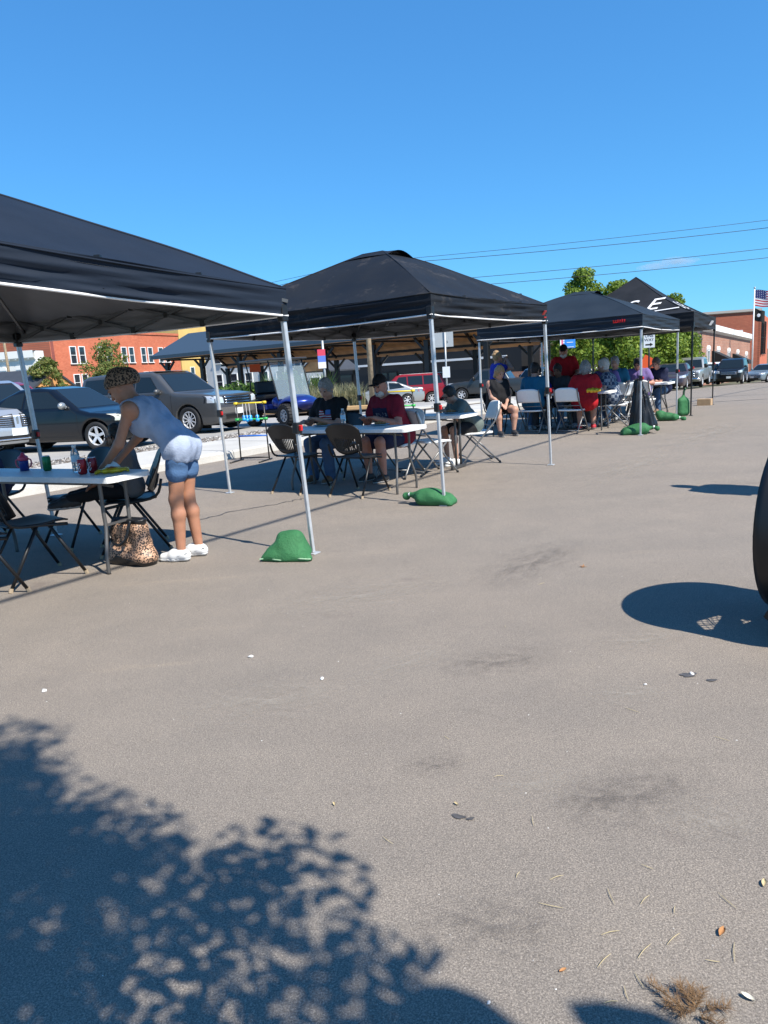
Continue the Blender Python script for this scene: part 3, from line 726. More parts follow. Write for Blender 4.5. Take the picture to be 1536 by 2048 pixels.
class Car:
    """local frame: x from nose 0 backwards to L, y left/right, z up. The root turns it so that the nose points along heading."""
    def __init__(s, kind, label, cat, nose, heading, paintm, prof, W, belt, wheels, rw, tumble=0.30, plan=(0.16, 0.10), res=0.025, group='parked cars', rnd=0.06, bulge=0.02, wf=0.23, scale=1.0, z=None):
        s.prof, s.W, s.belt, s.wheels, s.rw, s.tumble, s.plan = prof, W, belt, wheels, rw, tumble, plan
        s.L = max(p[0] for p in prof); s.H = max(p[1] for p in prof); s.rnd = rnd; s.bulge = bulge; s.kind = kind
        hx, hy = math.sin(R(heading)), math.cos(R(heading))
        ang = math.atan2(-hy, -hx)
        zz = z if z is not None else tz(*nose)
        s.root = thing(kind, label, cat, (nose[0], nose[1], zz), ang, group); s.root.scale = (scale,) * 3
        gx = np.arange(-0.08, s.L + 0.09, res); gy = np.arange(-W / 2 - 0.08, W / 2 + 0.081, res); gz = np.arange(0.05, s.H + 0.09, res)
        D = s.F(gx[:, None, None], gy[None, :, None], gz[None, None, :], True)
        V, F = surfnet(D.astype(np.float32), (gx[0], gy[0], gz[0]), res)
        for _ in range(2):
            e = 0.004; f0 = s.F(V[:, 0], V[:, 1], V[:, 2])
            g = np.stack([s.F(V[:, 0] + e, V[:, 1], V[:, 2]) - f0, s.F(V[:, 0], V[:, 1] + e, V[:, 2]) - f0, s.F(V[:, 0], V[:, 1], V[:, 2] + e) - f0], 1) / e
            st_ = np.clip(f0 / np.maximum((g * g).sum(1), 0.2), -res * .5, res * .5); V = V - g * st_[:, None]
        s.body = obj('body', V, F, paintm, s.root, True)
        wl = MB()
        for wx in wheels:
            for sy in (-1, 1): wl.box((wx, sy * (W / 2 - 0.42), rw + 0.1), (rw * 2.2, 0.04, rw * 2.0))
        wl.box((s.L / 2, 0, 0.24), (s.L * 0.86, W * 0.72, 0.1)); wl.obj('underbody', M_WELL, s.root)
        s.pm = paintm
    def hw(s, x, z):
        w = s.W / 2; u = x / s.L
        pl = s.plan[0] * np.maximum(0, (0.22 - u) / 0.22) ** 2 + s.plan[1] * np.maximum(0, (u - 0.80) / 0.20) ** 2
        w = w - pl - s.tumble * np.maximum(0, z - s.belt) - 0.10 * np.maximum(0, 0.42 - z) + s.bulge * np.sin(np.clip((z - 0.3) / (s.belt - 0.3), 0, 1) * np.pi) - s.bulge
        return w
    def F(s, x, y, z, grid=False):
        if grid: sd = poly_sd(x[:, :, 0][:, :, None], z[0][None], s.prof)
        else:
            if not hasattr(s, '_sd'):
                s._gx = np.arange(-0.3, s.L + 0.31, 0.0125); s._gz = np.arange(-0.05, s.H + 0.35, 0.0125); s._sd = poly_sd(s._gx[:, None], s._gz[None, :], s.prof)
            fx = np.clip((x + 0.3) / 0.0125, 0, len(s._gx) - 1.001); fz = np.clip((z + 0.05) / 0.0125, 0, len(s._gz) - 1.001); ix = fx.astype(int); iz = fz.astype(int); fx = fx - ix; fz = fz - iz; T = s._sd
            sd = (T[ix, iz] * (1 - fx) + T[ix + 1, iz] * fx) * (1 - fz) + (T[ix, iz + 1] * (1 - fx) + T[ix + 1, iz + 1] * fx) * fz
        f = smax(sd, np.abs(y) - s.hw(x, z), 0.10)
        for wx in s.wheels:
            c = np.sqrt((x - wx) ** 2 + (z - s.rw) ** 2) - (s.rw + 0.055)
            c = np.maximum(c, (s.W / 2 - 0.34) - np.abs(y)); f = smax(f, -c, 0.02)
        return f
    def hit(s, P, axis, sgn, depth=1.2):
        """from points P march along -sgn*axis until the surface"""
        d = np.zeros(3); d[axis] = -sgn; P = np.array(P, float); t = np.zeros(len(P)); done = np.zeros(len(P), bool)
        prev = t.copy()
        for k in range(int(depth / 0.02)):
            if done.all(): break
            Q = P + t[:, None] * d; f = s.F(Q[:, 0], Q[:, 1], Q[:, 2]); hitn = (f < 0) & ~done
            done |= hitn; prev = np.where(done, prev, t); t = np.where(done, t, t + 0.02)
        lo, hi = prev, np.where(done, t, prev)
        for k in range(8):
            m = (lo + hi) / 2; Q = P + m[:, None] * d; f = s.F(Q[:, 0], Q[:, 1], Q[:, 2]); lo = np.where(f > 0, m, lo); hi = np.where(f > 0, hi, m)
        return P + hi[:, None] * d
    def panel(s, name, quad, axis, sgn, m, off=0.005, nu=14, nv=8, parent=None, rim=0.0, rm=None):
        """quad: 4 points of the two free axes, projected on the body along `axis`"""
        if rim:
            c = np.mean(np.array(quad), 0); q2 = [tuple(np.array(p) + (np.array(p) - c) / np.linalg.norm(np.array(p) - c) * rim) for p in quad]
            s.panel('window_trim', q2, axis, sgn, rm or M_TRIM, off * 0.5, nu, nv, parent)
        q = [np.array(p, float) for p in quad]; pts = []
        ax = [a for a in range(3) if a != axis]
        for j in range(nv + 1):
            for i in range(nu + 1):
                a, b = i / nu, j / nv; p = (q[0] * (1 - a) + q[1] * a) * (1 - b) + (q[3] * (1 - a) + q[2] * a) * b
                v = np.zeros(3); v[ax[0]], v[ax[1]] = p; v[axis] = (s.W / 2 + 0.1) * sgn if axis == 1 else (-0.15 if sgn < 0 else s.L + 0.15) if axis == 0 else s.H + .2
                pts.append(v)
        depth = {0: 2.3, 1: 0.8, 2: 1.2}[axis]
        V = s.hit(pts, axis, sgn, depth); V[:, axis] += sgn * off
        F = [(j * (nu + 1) + i, j * (nu + 1) + i + 1, (j + 1) * (nu + 1) + i + 1, (j + 1) * (nu + 1) + i) for j in range(nv) for i in range(nu)]
        return obj(name, V, F, m, parent or s.root, True)
    def side(s, name, quad, m=None, rim=0.018, both=True, off=0.006, nu=14, nv=8):
        for sg in ((-1, 1) if both else (1,)): s.panel(name, quad, 1, sg, m or M_GLASS, off, nu, nv, rim=rim)
    def seam(s, pts, r=0.0045):
        for sg in (-1, 1):
            P = []
            for a, b in zip(pts[:-1], pts[1:]):
                for k in range(8): P.append((a[0] + (b[0] - a[0]) * k / 8, sg * (s.W / 2 + .1), a[1] + (b[1] - a[1]) * k / 8))
            P.append((pts[-1][0], sg * (s.W / 2 + .1), pts[-1][1]))
            Q = s.hit(P, 1, sg, 0.8); MB().tube(Q, r, 5).obj('door_seam', M_TRIM, s.root)
    def handle(s, x, z, m=None):
        for sg in (-1, 1):
            Q = s.hit([(x, sg * (s.W / 2 + .1), z)], 1, sg)[0]; MB().box((Q[0], Q[1] + sg * .012, Q[2]), (0.19, 0.03, 0.03), None, 0.01).obj('door_handle', m or s.pm, s.root)
    def mirror(s, x, z, m=None, sz=(0.14, 0.22, 0.16)):
        for sg in (-1, 1):
            y = float(s.hw(np.array(x), np.array(z))) ; mb = MB().ell((x, sg * (y + .08), z + .03), (sz[0] / 2, sz[1] / 2, sz[2] / 2), 12, 8); mb.beam((x - .02, sg * (y - .10), z - .03), (x, sg * (y + .06), z + .01), 0.09, 0.06)
            mb.obj('mirror', m or s.pm, s.root, True)
    def add_wheels(s, spokes=7, rim=None, rimr=0.64, wheelm=None, width=0.22, chunky=False):
        rw = s.rw; me = {}
        tp = [(rimr * rw, -width / 2 * .9), (rw * .86, -width / 2), (rw * .97, -width / 2 * .85), (rw, -width / 2 * .45), (rw, width / 2 * .45), (rw * .97, width / 2 * .85), (rw * .86, width / 2), (rimr * rw, width / 2 * .9), (rimr * rw, -width / 2 * .9)]
        X90 = Matrix.Rotation(R(90), 3, 'X')
        ty = MB().lathe(tp, 32, X90, cap=False)
        if chunky:
            for k in range(26):
                a = 2 * math.pi * k / 26
                for sg in (-1, 1): ty.box((rw * math.cos(a + sg * .06), sg * width * .27, rw * math.sin(a + sg * .06)), (0.03, width * .4, 0.045), Matrix.Rotation(-a, 3, 'Y'))
        rimm = MB().lathe([(rimr * rw * 1.02, width / 2 * .88), (rimr * rw * .96, width / 2 * .94), (rimr * rw * .90, width / 2 * .6), (rimr * rw * .88, -width * .2)], 28, X90, cap=False)
        rimm.lathe([(0.001, width / 2 * .72), (rw * .17, width / 2 * .70), (rw * .19, width / 2 * .3)], 16, X90)
        for k in range(spokes):
            a = 2 * math.pi * k / spokes + .3; c, sn = math.cos(a), math.sin(a)
            rimm.beam((c * rw * .12, -width / 2 * .60, sn * rw * .12), (c * rimr * rw * .95, -width / 2 * .78, sn * rimr * rw * .95), rw * (.9 / spokes if spokes < 9 else .075), 0.03, up=(0, 1, 0))
        disc = MB().lathe([(0.001, width * .1), (rimr * rw * .9, width * .1)], 20, X90)
        base = None
        for wx in s.wheels:
            for sg in (-1, 1):
                if base is None:
                    w = bpy.data.objects.new('wheel', None); link(w, s.root)
                    ty.obj('tyre', M_TYRE, w, True); rimm.obj('rim', wheelm or M_ALLOY, w); disc.obj('brake_disc', M_WELL, w); base = w
                else: w = copy_tree(base, s.root)
                w.location = (wx, sg * (s.W / 2 - width / 2 - 0.015), rw); w.rotation_euler = (0, 0, 0 if sg < 0 else math.pi)
    def text(s, body, loc, size, m, rot): pass

def sedan_like(kind, label, cat, nose, heading, pm, L, W, H, belt, hood, ws, roof, rear, trunk, wheels, rw, tail=None, clear=0.2, **kw):
    """ws=(x base, x top) of windscreen, roof=(x front, x rear), rear=(x base), trunk height"""
    prof = [(0.06, clear + .08), (0.0, clear + .18), (0.02, hood * .72), (0.10, hood * .90), (0.35, hood * .965), (ws[0] - .25, hood * 1.04), (ws[0], belt), (ws[1], H * .965), ((ws[1] * .55 + roof * .45), H), (roof, H * .985), (rear, trunk + .02), (L - .12, trunk), (L - .02, trunk * .86), (L, clear + .35), (L - .05, clear + .12), (L - .25, clear), (0.3, clear)]
    return Car(kind, label, cat, nose, heading, pm, prof, W, belt, wheels, rw, **kw)
def glaze(c, ws, H, belt, roof, rear, trunk, sidew, wsw=0.62, m=None):
    m = m or M_GLASS
    c.panel('windscreen', [(-c.W / 2 * .86, belt + .02), (c.W / 2 * .86, belt + .02), (c.W / 2 * .64, H * .955), (-c.W / 2 * .64, H * .955)], 0, -1, m, 0.008, 16, 10, rim=0.02)
    if rear: c.panel('rear_window', [(-c.W / 2 * .80, trunk + .06), (c.W / 2 * .80, trunk + .06), (c.W / 2 * .62, H * .95), (-c.W / 2 * .62, H * .95)], 0, 1, m, 0.008, 14, 8, rim=0.02)
    for qd in sidew: c.side('side_window', qd, m)
def front_end(c, zg, zl, lampw=0.34, lamph=0.13, grille=None, lampm=None, bars=5, chrome=True, plate=True, skirt=0.28):
    w = c.W / 2
    for sg in (-1, 1):
        c.panel('headlight', [(sg * (w - lampw - .02), zl - lamph * .45), (sg * (w - .05), zl - lamph * .3), (sg * (w - .06), zl + lamph * .62), (sg * (w - lampw), zl + lamph * .4)], 0, -1, lampm or M_LAMP, 0.012, 10, 6, rim=0.012)
    if grille:
        gw, g0, g1 = grille
        g = c.panel('grille', [(-gw, g0), (gw, g0), (gw * 1.03, g1), (-gw * 1.03, g1)], 0, -1, M_TRIM, 0.008, 14, 6)
        for k in range(bars):
            z = g0 + (g1 - g0) * (k + .5) / bars
            P = c.hit([(-.15, -gw * .98 + 2 * gw * .98 * i / 14, z) for i in range(15)], 0, -1); P[:, 0] -= 0.012
            MB().tube(P, (g1 - g0) / bars * .28, 6).obj('grille_bar', M_CHROME if chrome else c.pm, g, True)
    c.panel('lower_grille', [(-w * .55, skirt), (w * .55, skirt), (w * .6, skirt + .13), (-w * .6, skirt + .13)], 0, -1, M_TRIM, 0.006, 12, 4)
    if plate:
        P = c.hit([(-.15, 0, skirt + .2)], 0, -1)[0]; MB().box((P[0] - .012, 0, skirt + .20), (0.012, 0.31, 0.155)).obj('number_plate', M_PLATE, c.root)
def back_end(c, zt, lw=0.16, lh=0.3, plate=0.75):
    w = c.W / 2
    for sg in (-1, 1): c.panel('tail_light', [(sg * (w - lw - .03), zt - lh / 2), (sg * (w - .04), zt - lh / 2), (sg * (w - .05), zt + lh / 2), (sg * (w - lw - .03), zt + lh / 2)], 0, 1, M_TAIL, 0.01, 6, 6, rim=.01)
    P = c.hit([(c.L + .15, 0, plate)], 0, 1)[0]; MB().box((P[0] + .01, 0, plate), (0.012, 0.31, 0.155)).obj('number_plate', M_PLATE, c.root)

P_NAVY = paint('blue_black_paint', (0.004, 0.005, 0.008), 0.1, 0.3); P_GREY = paint('warm_grey_paint', (0.088, 0.089, 0.090), 0.4, 0.35)
P_SILV = paint('silver_blue_paint', (0.46, 0.49, 0.53), 0.6, 0.3); P_RED = paint('dark_red_paint', (0.30, 0.012, 0.02), 0.3, 0.3); P_WHITE = paint('white_paint', (0.74, 0.75, 0.76), 0.0, 0.35)
P_DGREY = paint('charcoal_paint', (0.045, 0.05, 0.055), 0.4, 0.3); P_BLK = paint('black_paint', (0.012, 0.013, 0.015), 0.3, 0.3); P_PLUM = paint('plum_grey_paint', (0.10, 0.075, 0.085), 0.5, 0.3); P_BLUEG = paint('pale_blue_grey_paint', (0.22, 0.28, 0.32), 0.5, 0.3); P_GOLD = paint('silver_paint', (0.40, 0.41, 0.40), 0.6, 0.3)
GC = 'cars parked in the lot behind the sidewalk'; GS = 'vehicles parked along the far street'

# black two-door coupe
c = sedan_like('parked_coupe', 'blue black two door coupe behind the bending woman', 'car', (-5.02, 16.32), 106, P_NAVY, 4.58, 1.72, 1.42, 0.90, 0.80, (1.32, 2.05), 2.95, 3.95, 0.98, (0.93, 3.55), 0.315, res=0.022, group=GC, tumble=0.38, z=0.04)
glaze(c, None, 1.42, 0.92, 2.95, 3.95, 1.0, [[(1.62, .95), (2.72, .97), (2.68, 1.33), (2.15, 1.31)], [(2.80, .98), (3.42, 1.05), (3.20, 1.25), (2.76, 1.33)]])
front_end(c, .5, .68, 0.42, 0.16, (0.32, 0.47, 0.60), M_LAMPY, 2, True); back_end(c, .8)
c.seam([(1.35, .36), (1.36, .80), (1.55, .93)]); c.seam([(2.78, .95), (2.78, .50), (2.62, .34), (1.45, .32)]); c.handle(2.58, .80); c.mirror(1.66, .97, M_GOLD if False else P_GOLD); c.add_wheels(5, rimr=.66)
# boxy grey wagon
prof = [(0.08, .26), (0.0, .40), (0.0, .62), (0.02, .92), (0.12, 1.0), (0.6, 1.06), (1.32, 1.11), (1.46, 1.14), (2.06, 1.62), (2.3, 1.71), (3.4, 1.73), (4.75, 1.70), (4.98, 1.62), (5.10, 1.12), (5.13, .62), (5.08, .34), (4.85, .22), (0.3, .21)]
c = Car('parked_wagon', 'boxy warm grey family wagon parked beside the golf cart', 'car', (-3.72, 19.55), 117, P_GREY, prof, 1.93, 1.12, (0.97, 3.97), 0.37, 0.26, (0.10, 0.05), 0.022, GC, z=0.04, scale=.975)
glaze(c, None, 1.73, 1.13, 0, 5.0, 1.1, [[(1.95, 1.17), (2.78, 1.17), (2.76, 1.58), (2.28, 1.56)], [(2.86, 1.17), (3.80, 1.17), (3.78, 1.60), (2.84, 1.60)], [(3.88, 1.17), (4.88, 1.20), (4.78, 1.58), (3.86, 1.60)]])
front_end(c, .8, .86, 0.34, 0.20, (0.56, 0.74, 0.96), None, 3, True, True, .34)
c.panel('bumper_band', [(-.9, .50), (.9, .50), (.9, .66), (-.9, .66)], 0, -1, mat('grey_bumper_plastic', (0.10, 0.095, 0.09), .6), 0.004, 14, 4)
c.seam([(1.5, .4), (1.52, 1.1)]); c.seam([(2.82, .36), (2.82, 1.14)]); c.seam([(3.84, 1.14), (3.82, .95)]); c.handle(2.6, .98); c.handle(3.62, .98); c.mirror(1.92, 1.14); c.add_wheels(10, rimr=.62)
rf = MB(); rf.box((3.3, 0, 1.728), (2.2, 1.30, 0.012)); rf.obj('roof_panel', mat('light_roof_paint', (0.20, 0.21, 0.22), .3, .5, coat=.8), c.root)
# silver luxury crossover nosing in from the left edge
prof = [(0.10, .24), (0.0, .36), (-0.0, .55), (0.05, .86), (0.25, .99), (0.8, 1.06), (1.28, 1.10), (2.05, 1.56), (2.5, 1.66), (3.5, 1.64), (4.45, 1.20), (4.62, .9), (4.66, .5), (4.5, .24), (.35, .22)]
c = Car('parked_crossover', 'silver crossover with split chrome grille at the left edge', 'car', (-7.95, 16.10), 137, P_SILV, prof, 1.90, 1.08, (0.92, 3.72), 0.365, 0.30, (0.26, 0.10), 0.024, GC, z=0.04)
glaze(c, None, 1.66, 1.10, 0, 4.3, 1.2, [[(1.75, 1.14), (2.72, 1.14), (2.70, 1.50), (2.22, 1.46)], [(2.8, 1.14), (3.75, 1.16), (3.5, 1.45), (2.78, 1.50)]])
front_end(c, .6, .80, 0.30, 0.12, None, None, 5, True, True, .30)
for sg in (-1, 1):
    g = c.panel('grille', [(sg * .07, .60), (sg * .62, .64), (sg * .66, .82), (sg * .07, .90)], 0, -1, M_TRIM, 0.008, 12, 6)
    for k in range(5):
        z = .635 + .045 * k
        P = c.hit([(-.15, sg * (.09 + .53 * i / 10), z + .004 * (i / 10) * (3 - k)) for i in range(11)], 0, -1); P[:, 0] -= .012; MB().tube(P, .010, 6).obj('grille_bar', M_CHROME, g, True)
P = c.hit([(-.15, 0, .75)], 0, -1)[0]; MB().box((P[0] - .01, 0, .75), (0.02, 0.045, 0.17), None, .006).obj('emblem', M_CHROME, c.root)
MB().tube(c.hit([(-.15, -.62 + 1.24 * i / 14, .345) for i in range(15)], 0, -1) - np.array([.015, 0, 0]), .018, 6).obj('chrome_strip', M_CHROME, c.root, True)
c.mirror(1.72, 1.12); c.seam([(1.45, .4), (1.5, 1.06)]); c.seam([(2.76, .36), (2.76, 1.1)]); c.add_wheels(9, rimr=.68)
# red crossover behind
prof = [(0.08, .26), (0.0, .45), (0.04, .92), (0.3, 1.02), (1.1, 1.10), (1.9, 1.62), (2.4, 1.72), (4.0, 1.70), (4.55, 1.25), (4.65, .6), (4.5, .26), (.3, .24)]
c = Car('parked_crossover', 'dark red crossover whose roof shows behind the coupe', 'car', (-11.2, 24.2), 128, P_RED, prof, 1.88, 1.08, (0.9, 3.7), 0.36, 0.28, res=0.04, group=GC, z=0.05)
glaze(c, None, 1.72, 1.10, 0, 4.4, 1.2, [[(1.7, 1.14), (2.65, 1.14), (2.63, 1.56), (2.05, 1.52)], [(2.75, 1.14), (3.6, 1.14), (3.58, 1.56), (2.73, 1.57)], [(3.7, 1.16), (4.3, 1.2), (4.0, 1.52), (3.68, 1.56)]]); front_end(c, .7, .85); c.mirror(1.65, 1.12); c.add_wheels(7)

def gen_suv(kind, label, nose, heading, pm, L=4.9, W=1.95, H=1.85, group=GS, z=None, res=0.045, roof_glare=False, rw=.39, cat='car', grille=(0.55, .75, 1.0)):
    b = H * .62; prof = [(0.08, .30), (0, .48), (0.02, b * .86), (0.2, b * .95), (1.2, b), (1.9, H * .95), (2.3, H), (L - .5, H * .985), (L - .12, b + .05), (L, b * .7), (L - .02, .45), (L - .2, .3)]
    c = Car(kind, label, cat, nose, heading, pm, prof, W, b, (0.95, L - 1.05), rw, .22, (.14, .05), res, group, z=z)
    glaze(c, None, H, b + .02, 0, L - .2, b + .1, [[(1.75, b + .06), (2.6, b + .06), (2.58, H * .92), (2.1, H * .91)], [(2.7, b + .06), (3.6, b + .06), (3.58, H * .93), (2.68, H * .93)], [(3.7, b + .06), (L - .35, b + .1), (L - .55, H * .92), (3.68, H * .93)]])
    front_end(c, .8, b * .80, .32, .2, grille, None, 3, True, True, .36); back_end(c, b * .85, .16, .34, .75); c.mirror(1.7, b + .08); c.seam([(2.65, .4), (2.65, b)]); c.seam([(1.35, .4), (1.4, b)]); c.add_wheels(7)
    if roof_glare: MB().box(((L + 1.9) / 2, 0, H * .995), (L - 2.4, W * .66, .02), None, .008).obj('roof_panel', P_WHITE, c.root)  # white sheet paints the sun's reflection on the roof
    return c
def gen_pickup(kind, label, nose, heading, pm, group=GS, L=5.8, W=2.02, H=1.90, z=None, res=0.045):
    b = 1.16; prof = [(0.06, .40), (0, .55), (0.0, 1.02), (0.12, 1.12), (1.4, 1.2), (1.5, 1.22), (2.05, 1.78), (2.4, H), (3.6, H * .985), (3.95, 1.30), (4.0, 1.24), (L - .03, 1.22), (L, 1.1), (L, .55), (L - .15, .45), (.3, .38)]
    c = Car(kind, label, 'truck', nose, heading, pm, prof, W, 1.2, (1.0, L - 1.25), .40, .20, (.08, .02), res, group, z=z)
    c.panel('windscreen', [(-.86, 1.24), (.86, 1.24), (.72, H * .945), (-.72, H * .945)], 0, -1, M_GLASS, .008, 14, 8, rim=.02)
    c.panel('rear_window', [(-.7, 1.36), (.7, 1.36), (.66, H * .94), (-.66, H * .94)], 0, 1, M_GLASS, .008, 8, 5)
    c.side('side_window', [(1.85, 1.26), (2.72, 1.26), (2.70, 1.76), (2.22, 1.74)]); c.side('side_window', [(2.82, 1.26), (3.65, 1.28), (3.55, 1.74), (2.80, 1.76)])
    front_end(c, .8, .98, .32, .22, (0.66, .70, 1.06), None, 3, True, True, .46); back_end(c, .95, .13, .42, .62); c.mirror(1.8, 1.30, M_TRIM, (.16, .3, .28)); c.seam([(2.77, .5), (2.77, 1.2)]); c.seam([(3.72, .5), (3.72, 1.2)])
    bd = MB().box(((3.98 + L) / 2, 0, 1.225), (L - 4.2, W * .78, .02)); bd.obj('truck_bed', M_WELL, c.root); c.add_wheels(6, rimr=.6)
    P = [(-.02, -.95 + 1.9 * i / 8, .56) for i in range(9)]; MB().tube(P, .07, 8).obj('front_bumper', M_CHROME, c.root, True)
    return c

# ------------------------------------------------------------------ far vehicles
def far_sedan(kind, label, nose, heading, pm, L=4.7, W=1.82, H=1.46, group=GC, res=0.045):
    c = sedan_like(kind, label, 'car', nose, heading, pm, L, W, H, .95, .86, (1.35, 2.0), 3.0, 4.0, 1.02, (.93, L - 1.05), .33, res=res, group=group, tumble=.34)
    glaze(c, None, H, .97, 3.0, 4.0, 1.04, [[(1.7, 1.0), (2.55, 1.0), (2.53, 1.36), (2.15, 1.34)], [(2.65, 1.0), (3.5, 1.06), (3.2, 1.32), (2.63, 1.37)]])
    front_end(c, .5, .72, .36, .15, (.45, .5, .66), None, 3, True); back_end(c, .85, .3, .16, .8); c.mirror(1.68, 1.02); c.seam([(1.5, .4), (1.55, .95)]); c.seam([(2.6, .35), (2.6, .95)]); c.add_wheels(6); return c
far_sedan('parked_sedan', 'silver sedan seen between the flag shirt woman and the cap man', (-1.9, 43.2), 268, P_GOLD)
gen_suv('parked_suv', 'red suv with pale roof behind the man in the cap', (-.6, 47.6), 272, P_RED, 5.2, 2.0, 1.98, GC, roof_glare=True)
gen_pickup('parked_pickup', 'charcoal pickup truck with red tail light facing away left', (4.7, 46.4), 292, P_DGREY, GC, 5.0)
gen_pickup('parked_pickup', 'white pickup truck behind the standing woman in blue', (9.6, 51.0), 235, P_WHITE, GC)
gen_suv('parked_suv', 'white suv behind the head of the man in the red shirt', (14.2, 55.0), 240, P_WHITE, 4.8, 1.9, 1.75, GC)
far_sedan('parked_sedan', 'plum grey sedan parked right behind the black canopy', (16.3, 40.6), 208, P_PLUM, group=GS)
gen_pickup('parked_pickup', 'silver pickup truck facing the camera on the street', (19.6, 46.4), 211, P_GOLD, GS)
gen_suv('parked_suv', 'small white suv parked just behind the silver pickup', (25.6, 56.6), 212, P_WHITE, 4.5, 1.85, 1.72, GS)
gen_suv('parked_suv', 'black off road suv with upright windscreen on the street', (26.7, 55.2), 212, P_BLK, 4.8, 1.92, 1.92, GS, rw=.42)
far_sedan('parked_sedan', 'pale blue grey older sedan at the right edge', (30.7, 59.5), 236, P_BLUEG, group=GS)

# ------------------------------------------------------------------ golf cart
def golf_cart():
    root = thing('golf_cart', 'blue golf cart with black roof and chunky tyres', 'golf cart', (-2.62, 20.55, 0.04), math.atan2(-math.cos(R(140)), -math.sin(R(140))))
    PB = paint('metallic_blue_paint', (0.012, 0.030, 0.20), 0.4, 0.28)
    # local: nose at x=-1.2, rear x=+1.2
    f = Field((-1.45, -.70, .2), (0.0, .70, 1.15), .025)
    f.ell((-.75, 0, .62), (.52, .50, .22), None, .05); f.cone((-.62, -.42, .52), (-.62, .42, .52), .17, .17, .1); f.cone((-1.02, -.30, .55), (-1.02, .30, .55), .12, .12, .12); f.cone((-.35, -.45, .66), (-.35, .45, .66), .14, .14, .1)
    f.cone((-.85, -.62, .34), (-.85, -.40, .34), .33, .33, .03, True); f.cone((-.85, .62, .34), (-.85, .40, .34), .33, .33, .03, True)
    f.mesh('front_cowl', PB, root)
    MB().box((0.05, 0, .40), (2.1, 1.02, .10), None, .02).obj('chassis', M_TRIM, root)
    MB().box((0.75, 0, .58), (.80, 1.12, .30), None, .06).obj('rear_body', PB, root)
    MB().box((0.30, 0, .52), (.45, 1.12, .16), None, .03).obj('side_panel', PB, root)
    MB().box((0.35, 0, .80), (.50, 1.10, .13), None, .04).obj('seat_cushion', M_TRIM, root); MB().box((0.60, 0, 1.06), (.12, 1.08, .36), Matrix.Rotation(R(10), 3, 'Y'), .04).obj('seat_back', M_TRIM, root)
    MB().box((0.95, 0, .82), (.42, 1.10, .12), None, .04).obj('rear_seat_cushion', M_TRIM, root)
    for sg in (-1, 1):
        MB().tube(spl([(-.55, sg * .52, .70), (-.42, sg * .55, 1.2), (-.22, sg * .55, 1.78)], 4), .02, 7).obj('roof_post', M_BLKST, root, True)
        MB().tube(spl([(.92, sg * .54, .75), (.80, sg * .55, 1.2), (.98, sg * .55, 1.78)], 4), .02, 7).obj('roof_post', M_BLKST, root, True)
        MB().ell((-1.10, sg * .36, .63), (.05, .12, .06), 10, 6).obj('headlight', M_LAMP, root, True)
    MB().box((.42, 0, 1.81), (1.75, 1.20, .06), None, .025).obj('roof', mat('dark_roof_plastic', (.03, .032, .035), .35), root)
    ws = MB().add([(-.56, -.52, .74), (-.56, .52, .74), (-.25, .52, 1.74), (-.25, -.52, 1.74)], [(0, 1, 2, 3)]).obj('windscreen', mat('tinted_screen', (.25, .32, .36), .05, alpha=.35), root)
    md = ws.modifiers.new('t', 'SOLIDIFY'); md.thickness = .006
    MB().tube([(-.30 + .0 * i, .28 + .17 * math.cos(i * .5236), 1.02 + .13 * math.sin(i * .5236)) for i in range(12)], .014, 6, True).obj('steering_wheel', M_TRIM, root, True)
    MB().tube([(-.55, .28, .75), (-.31, .28, 1.02)], .016, 6).obj('steering_column', M_TRIM, root)
    MB().box((.98, .25, 1.62), (.04, .34, .22)).obj('orange_placard', mat('orange_sign', (.75, .10, .02), .6), root)
    X90 = Matrix.Rotation(R(90), 3, 'X'); rw = .30; base = None
    for wx in (-.85, .85):
        for sg in (-1, 1):
            if base is None:
                w = bpy.data.objects.new('wheel', None); link(w, root); base = w
                ty = MB().lathe([(.17, -.10), (.26, -.12), (.295, -.09), (.30, -.04), (.30, .04), (.295, .09), (.26, .12), (.17, .10), (.17, -.10)], 28, X90, cap=False)
                for k in range(22):
                    a = 2 * math.pi * k / 22
                    for s2 in (-1, 1): ty.box((.30 * math.cos(a + s2 * .07), s2 * .065, .30 * math.sin(a + s2 * .07)), (.03, .10, .05), Matrix.Rotation(-a, 3, 'Y'))
                ty.obj('tyre', M_TYRE, w)
                rm = MB().lathe([(.175, .09), (.15, .10), (.14, .02)], 24, X90, cap=False)
                rm.obj('rim', M_ALLOY, w); MB().lathe([(.001, .05), (.14, .05)], 20, X90).obj('brake_disc', M_WELL, w)
                sp2 = MB()
                for k in range(7):
                    a = 2 * math.pi * k / 7; sp2.beam((0, -.085, 0), (.15 * math.cos(a), -.09, .15 * math.sin(a)), .028, .02, up=(0, 1, 0))
                sp2.obj('spoke', M_ALLOY, w)
            else: w = copy_tree(base, root)
            w.location = (wx, sg * .50, rw); w.rotation_euler = (0, 0, 0 if sg < 0 else math.pi)
golf_cart()

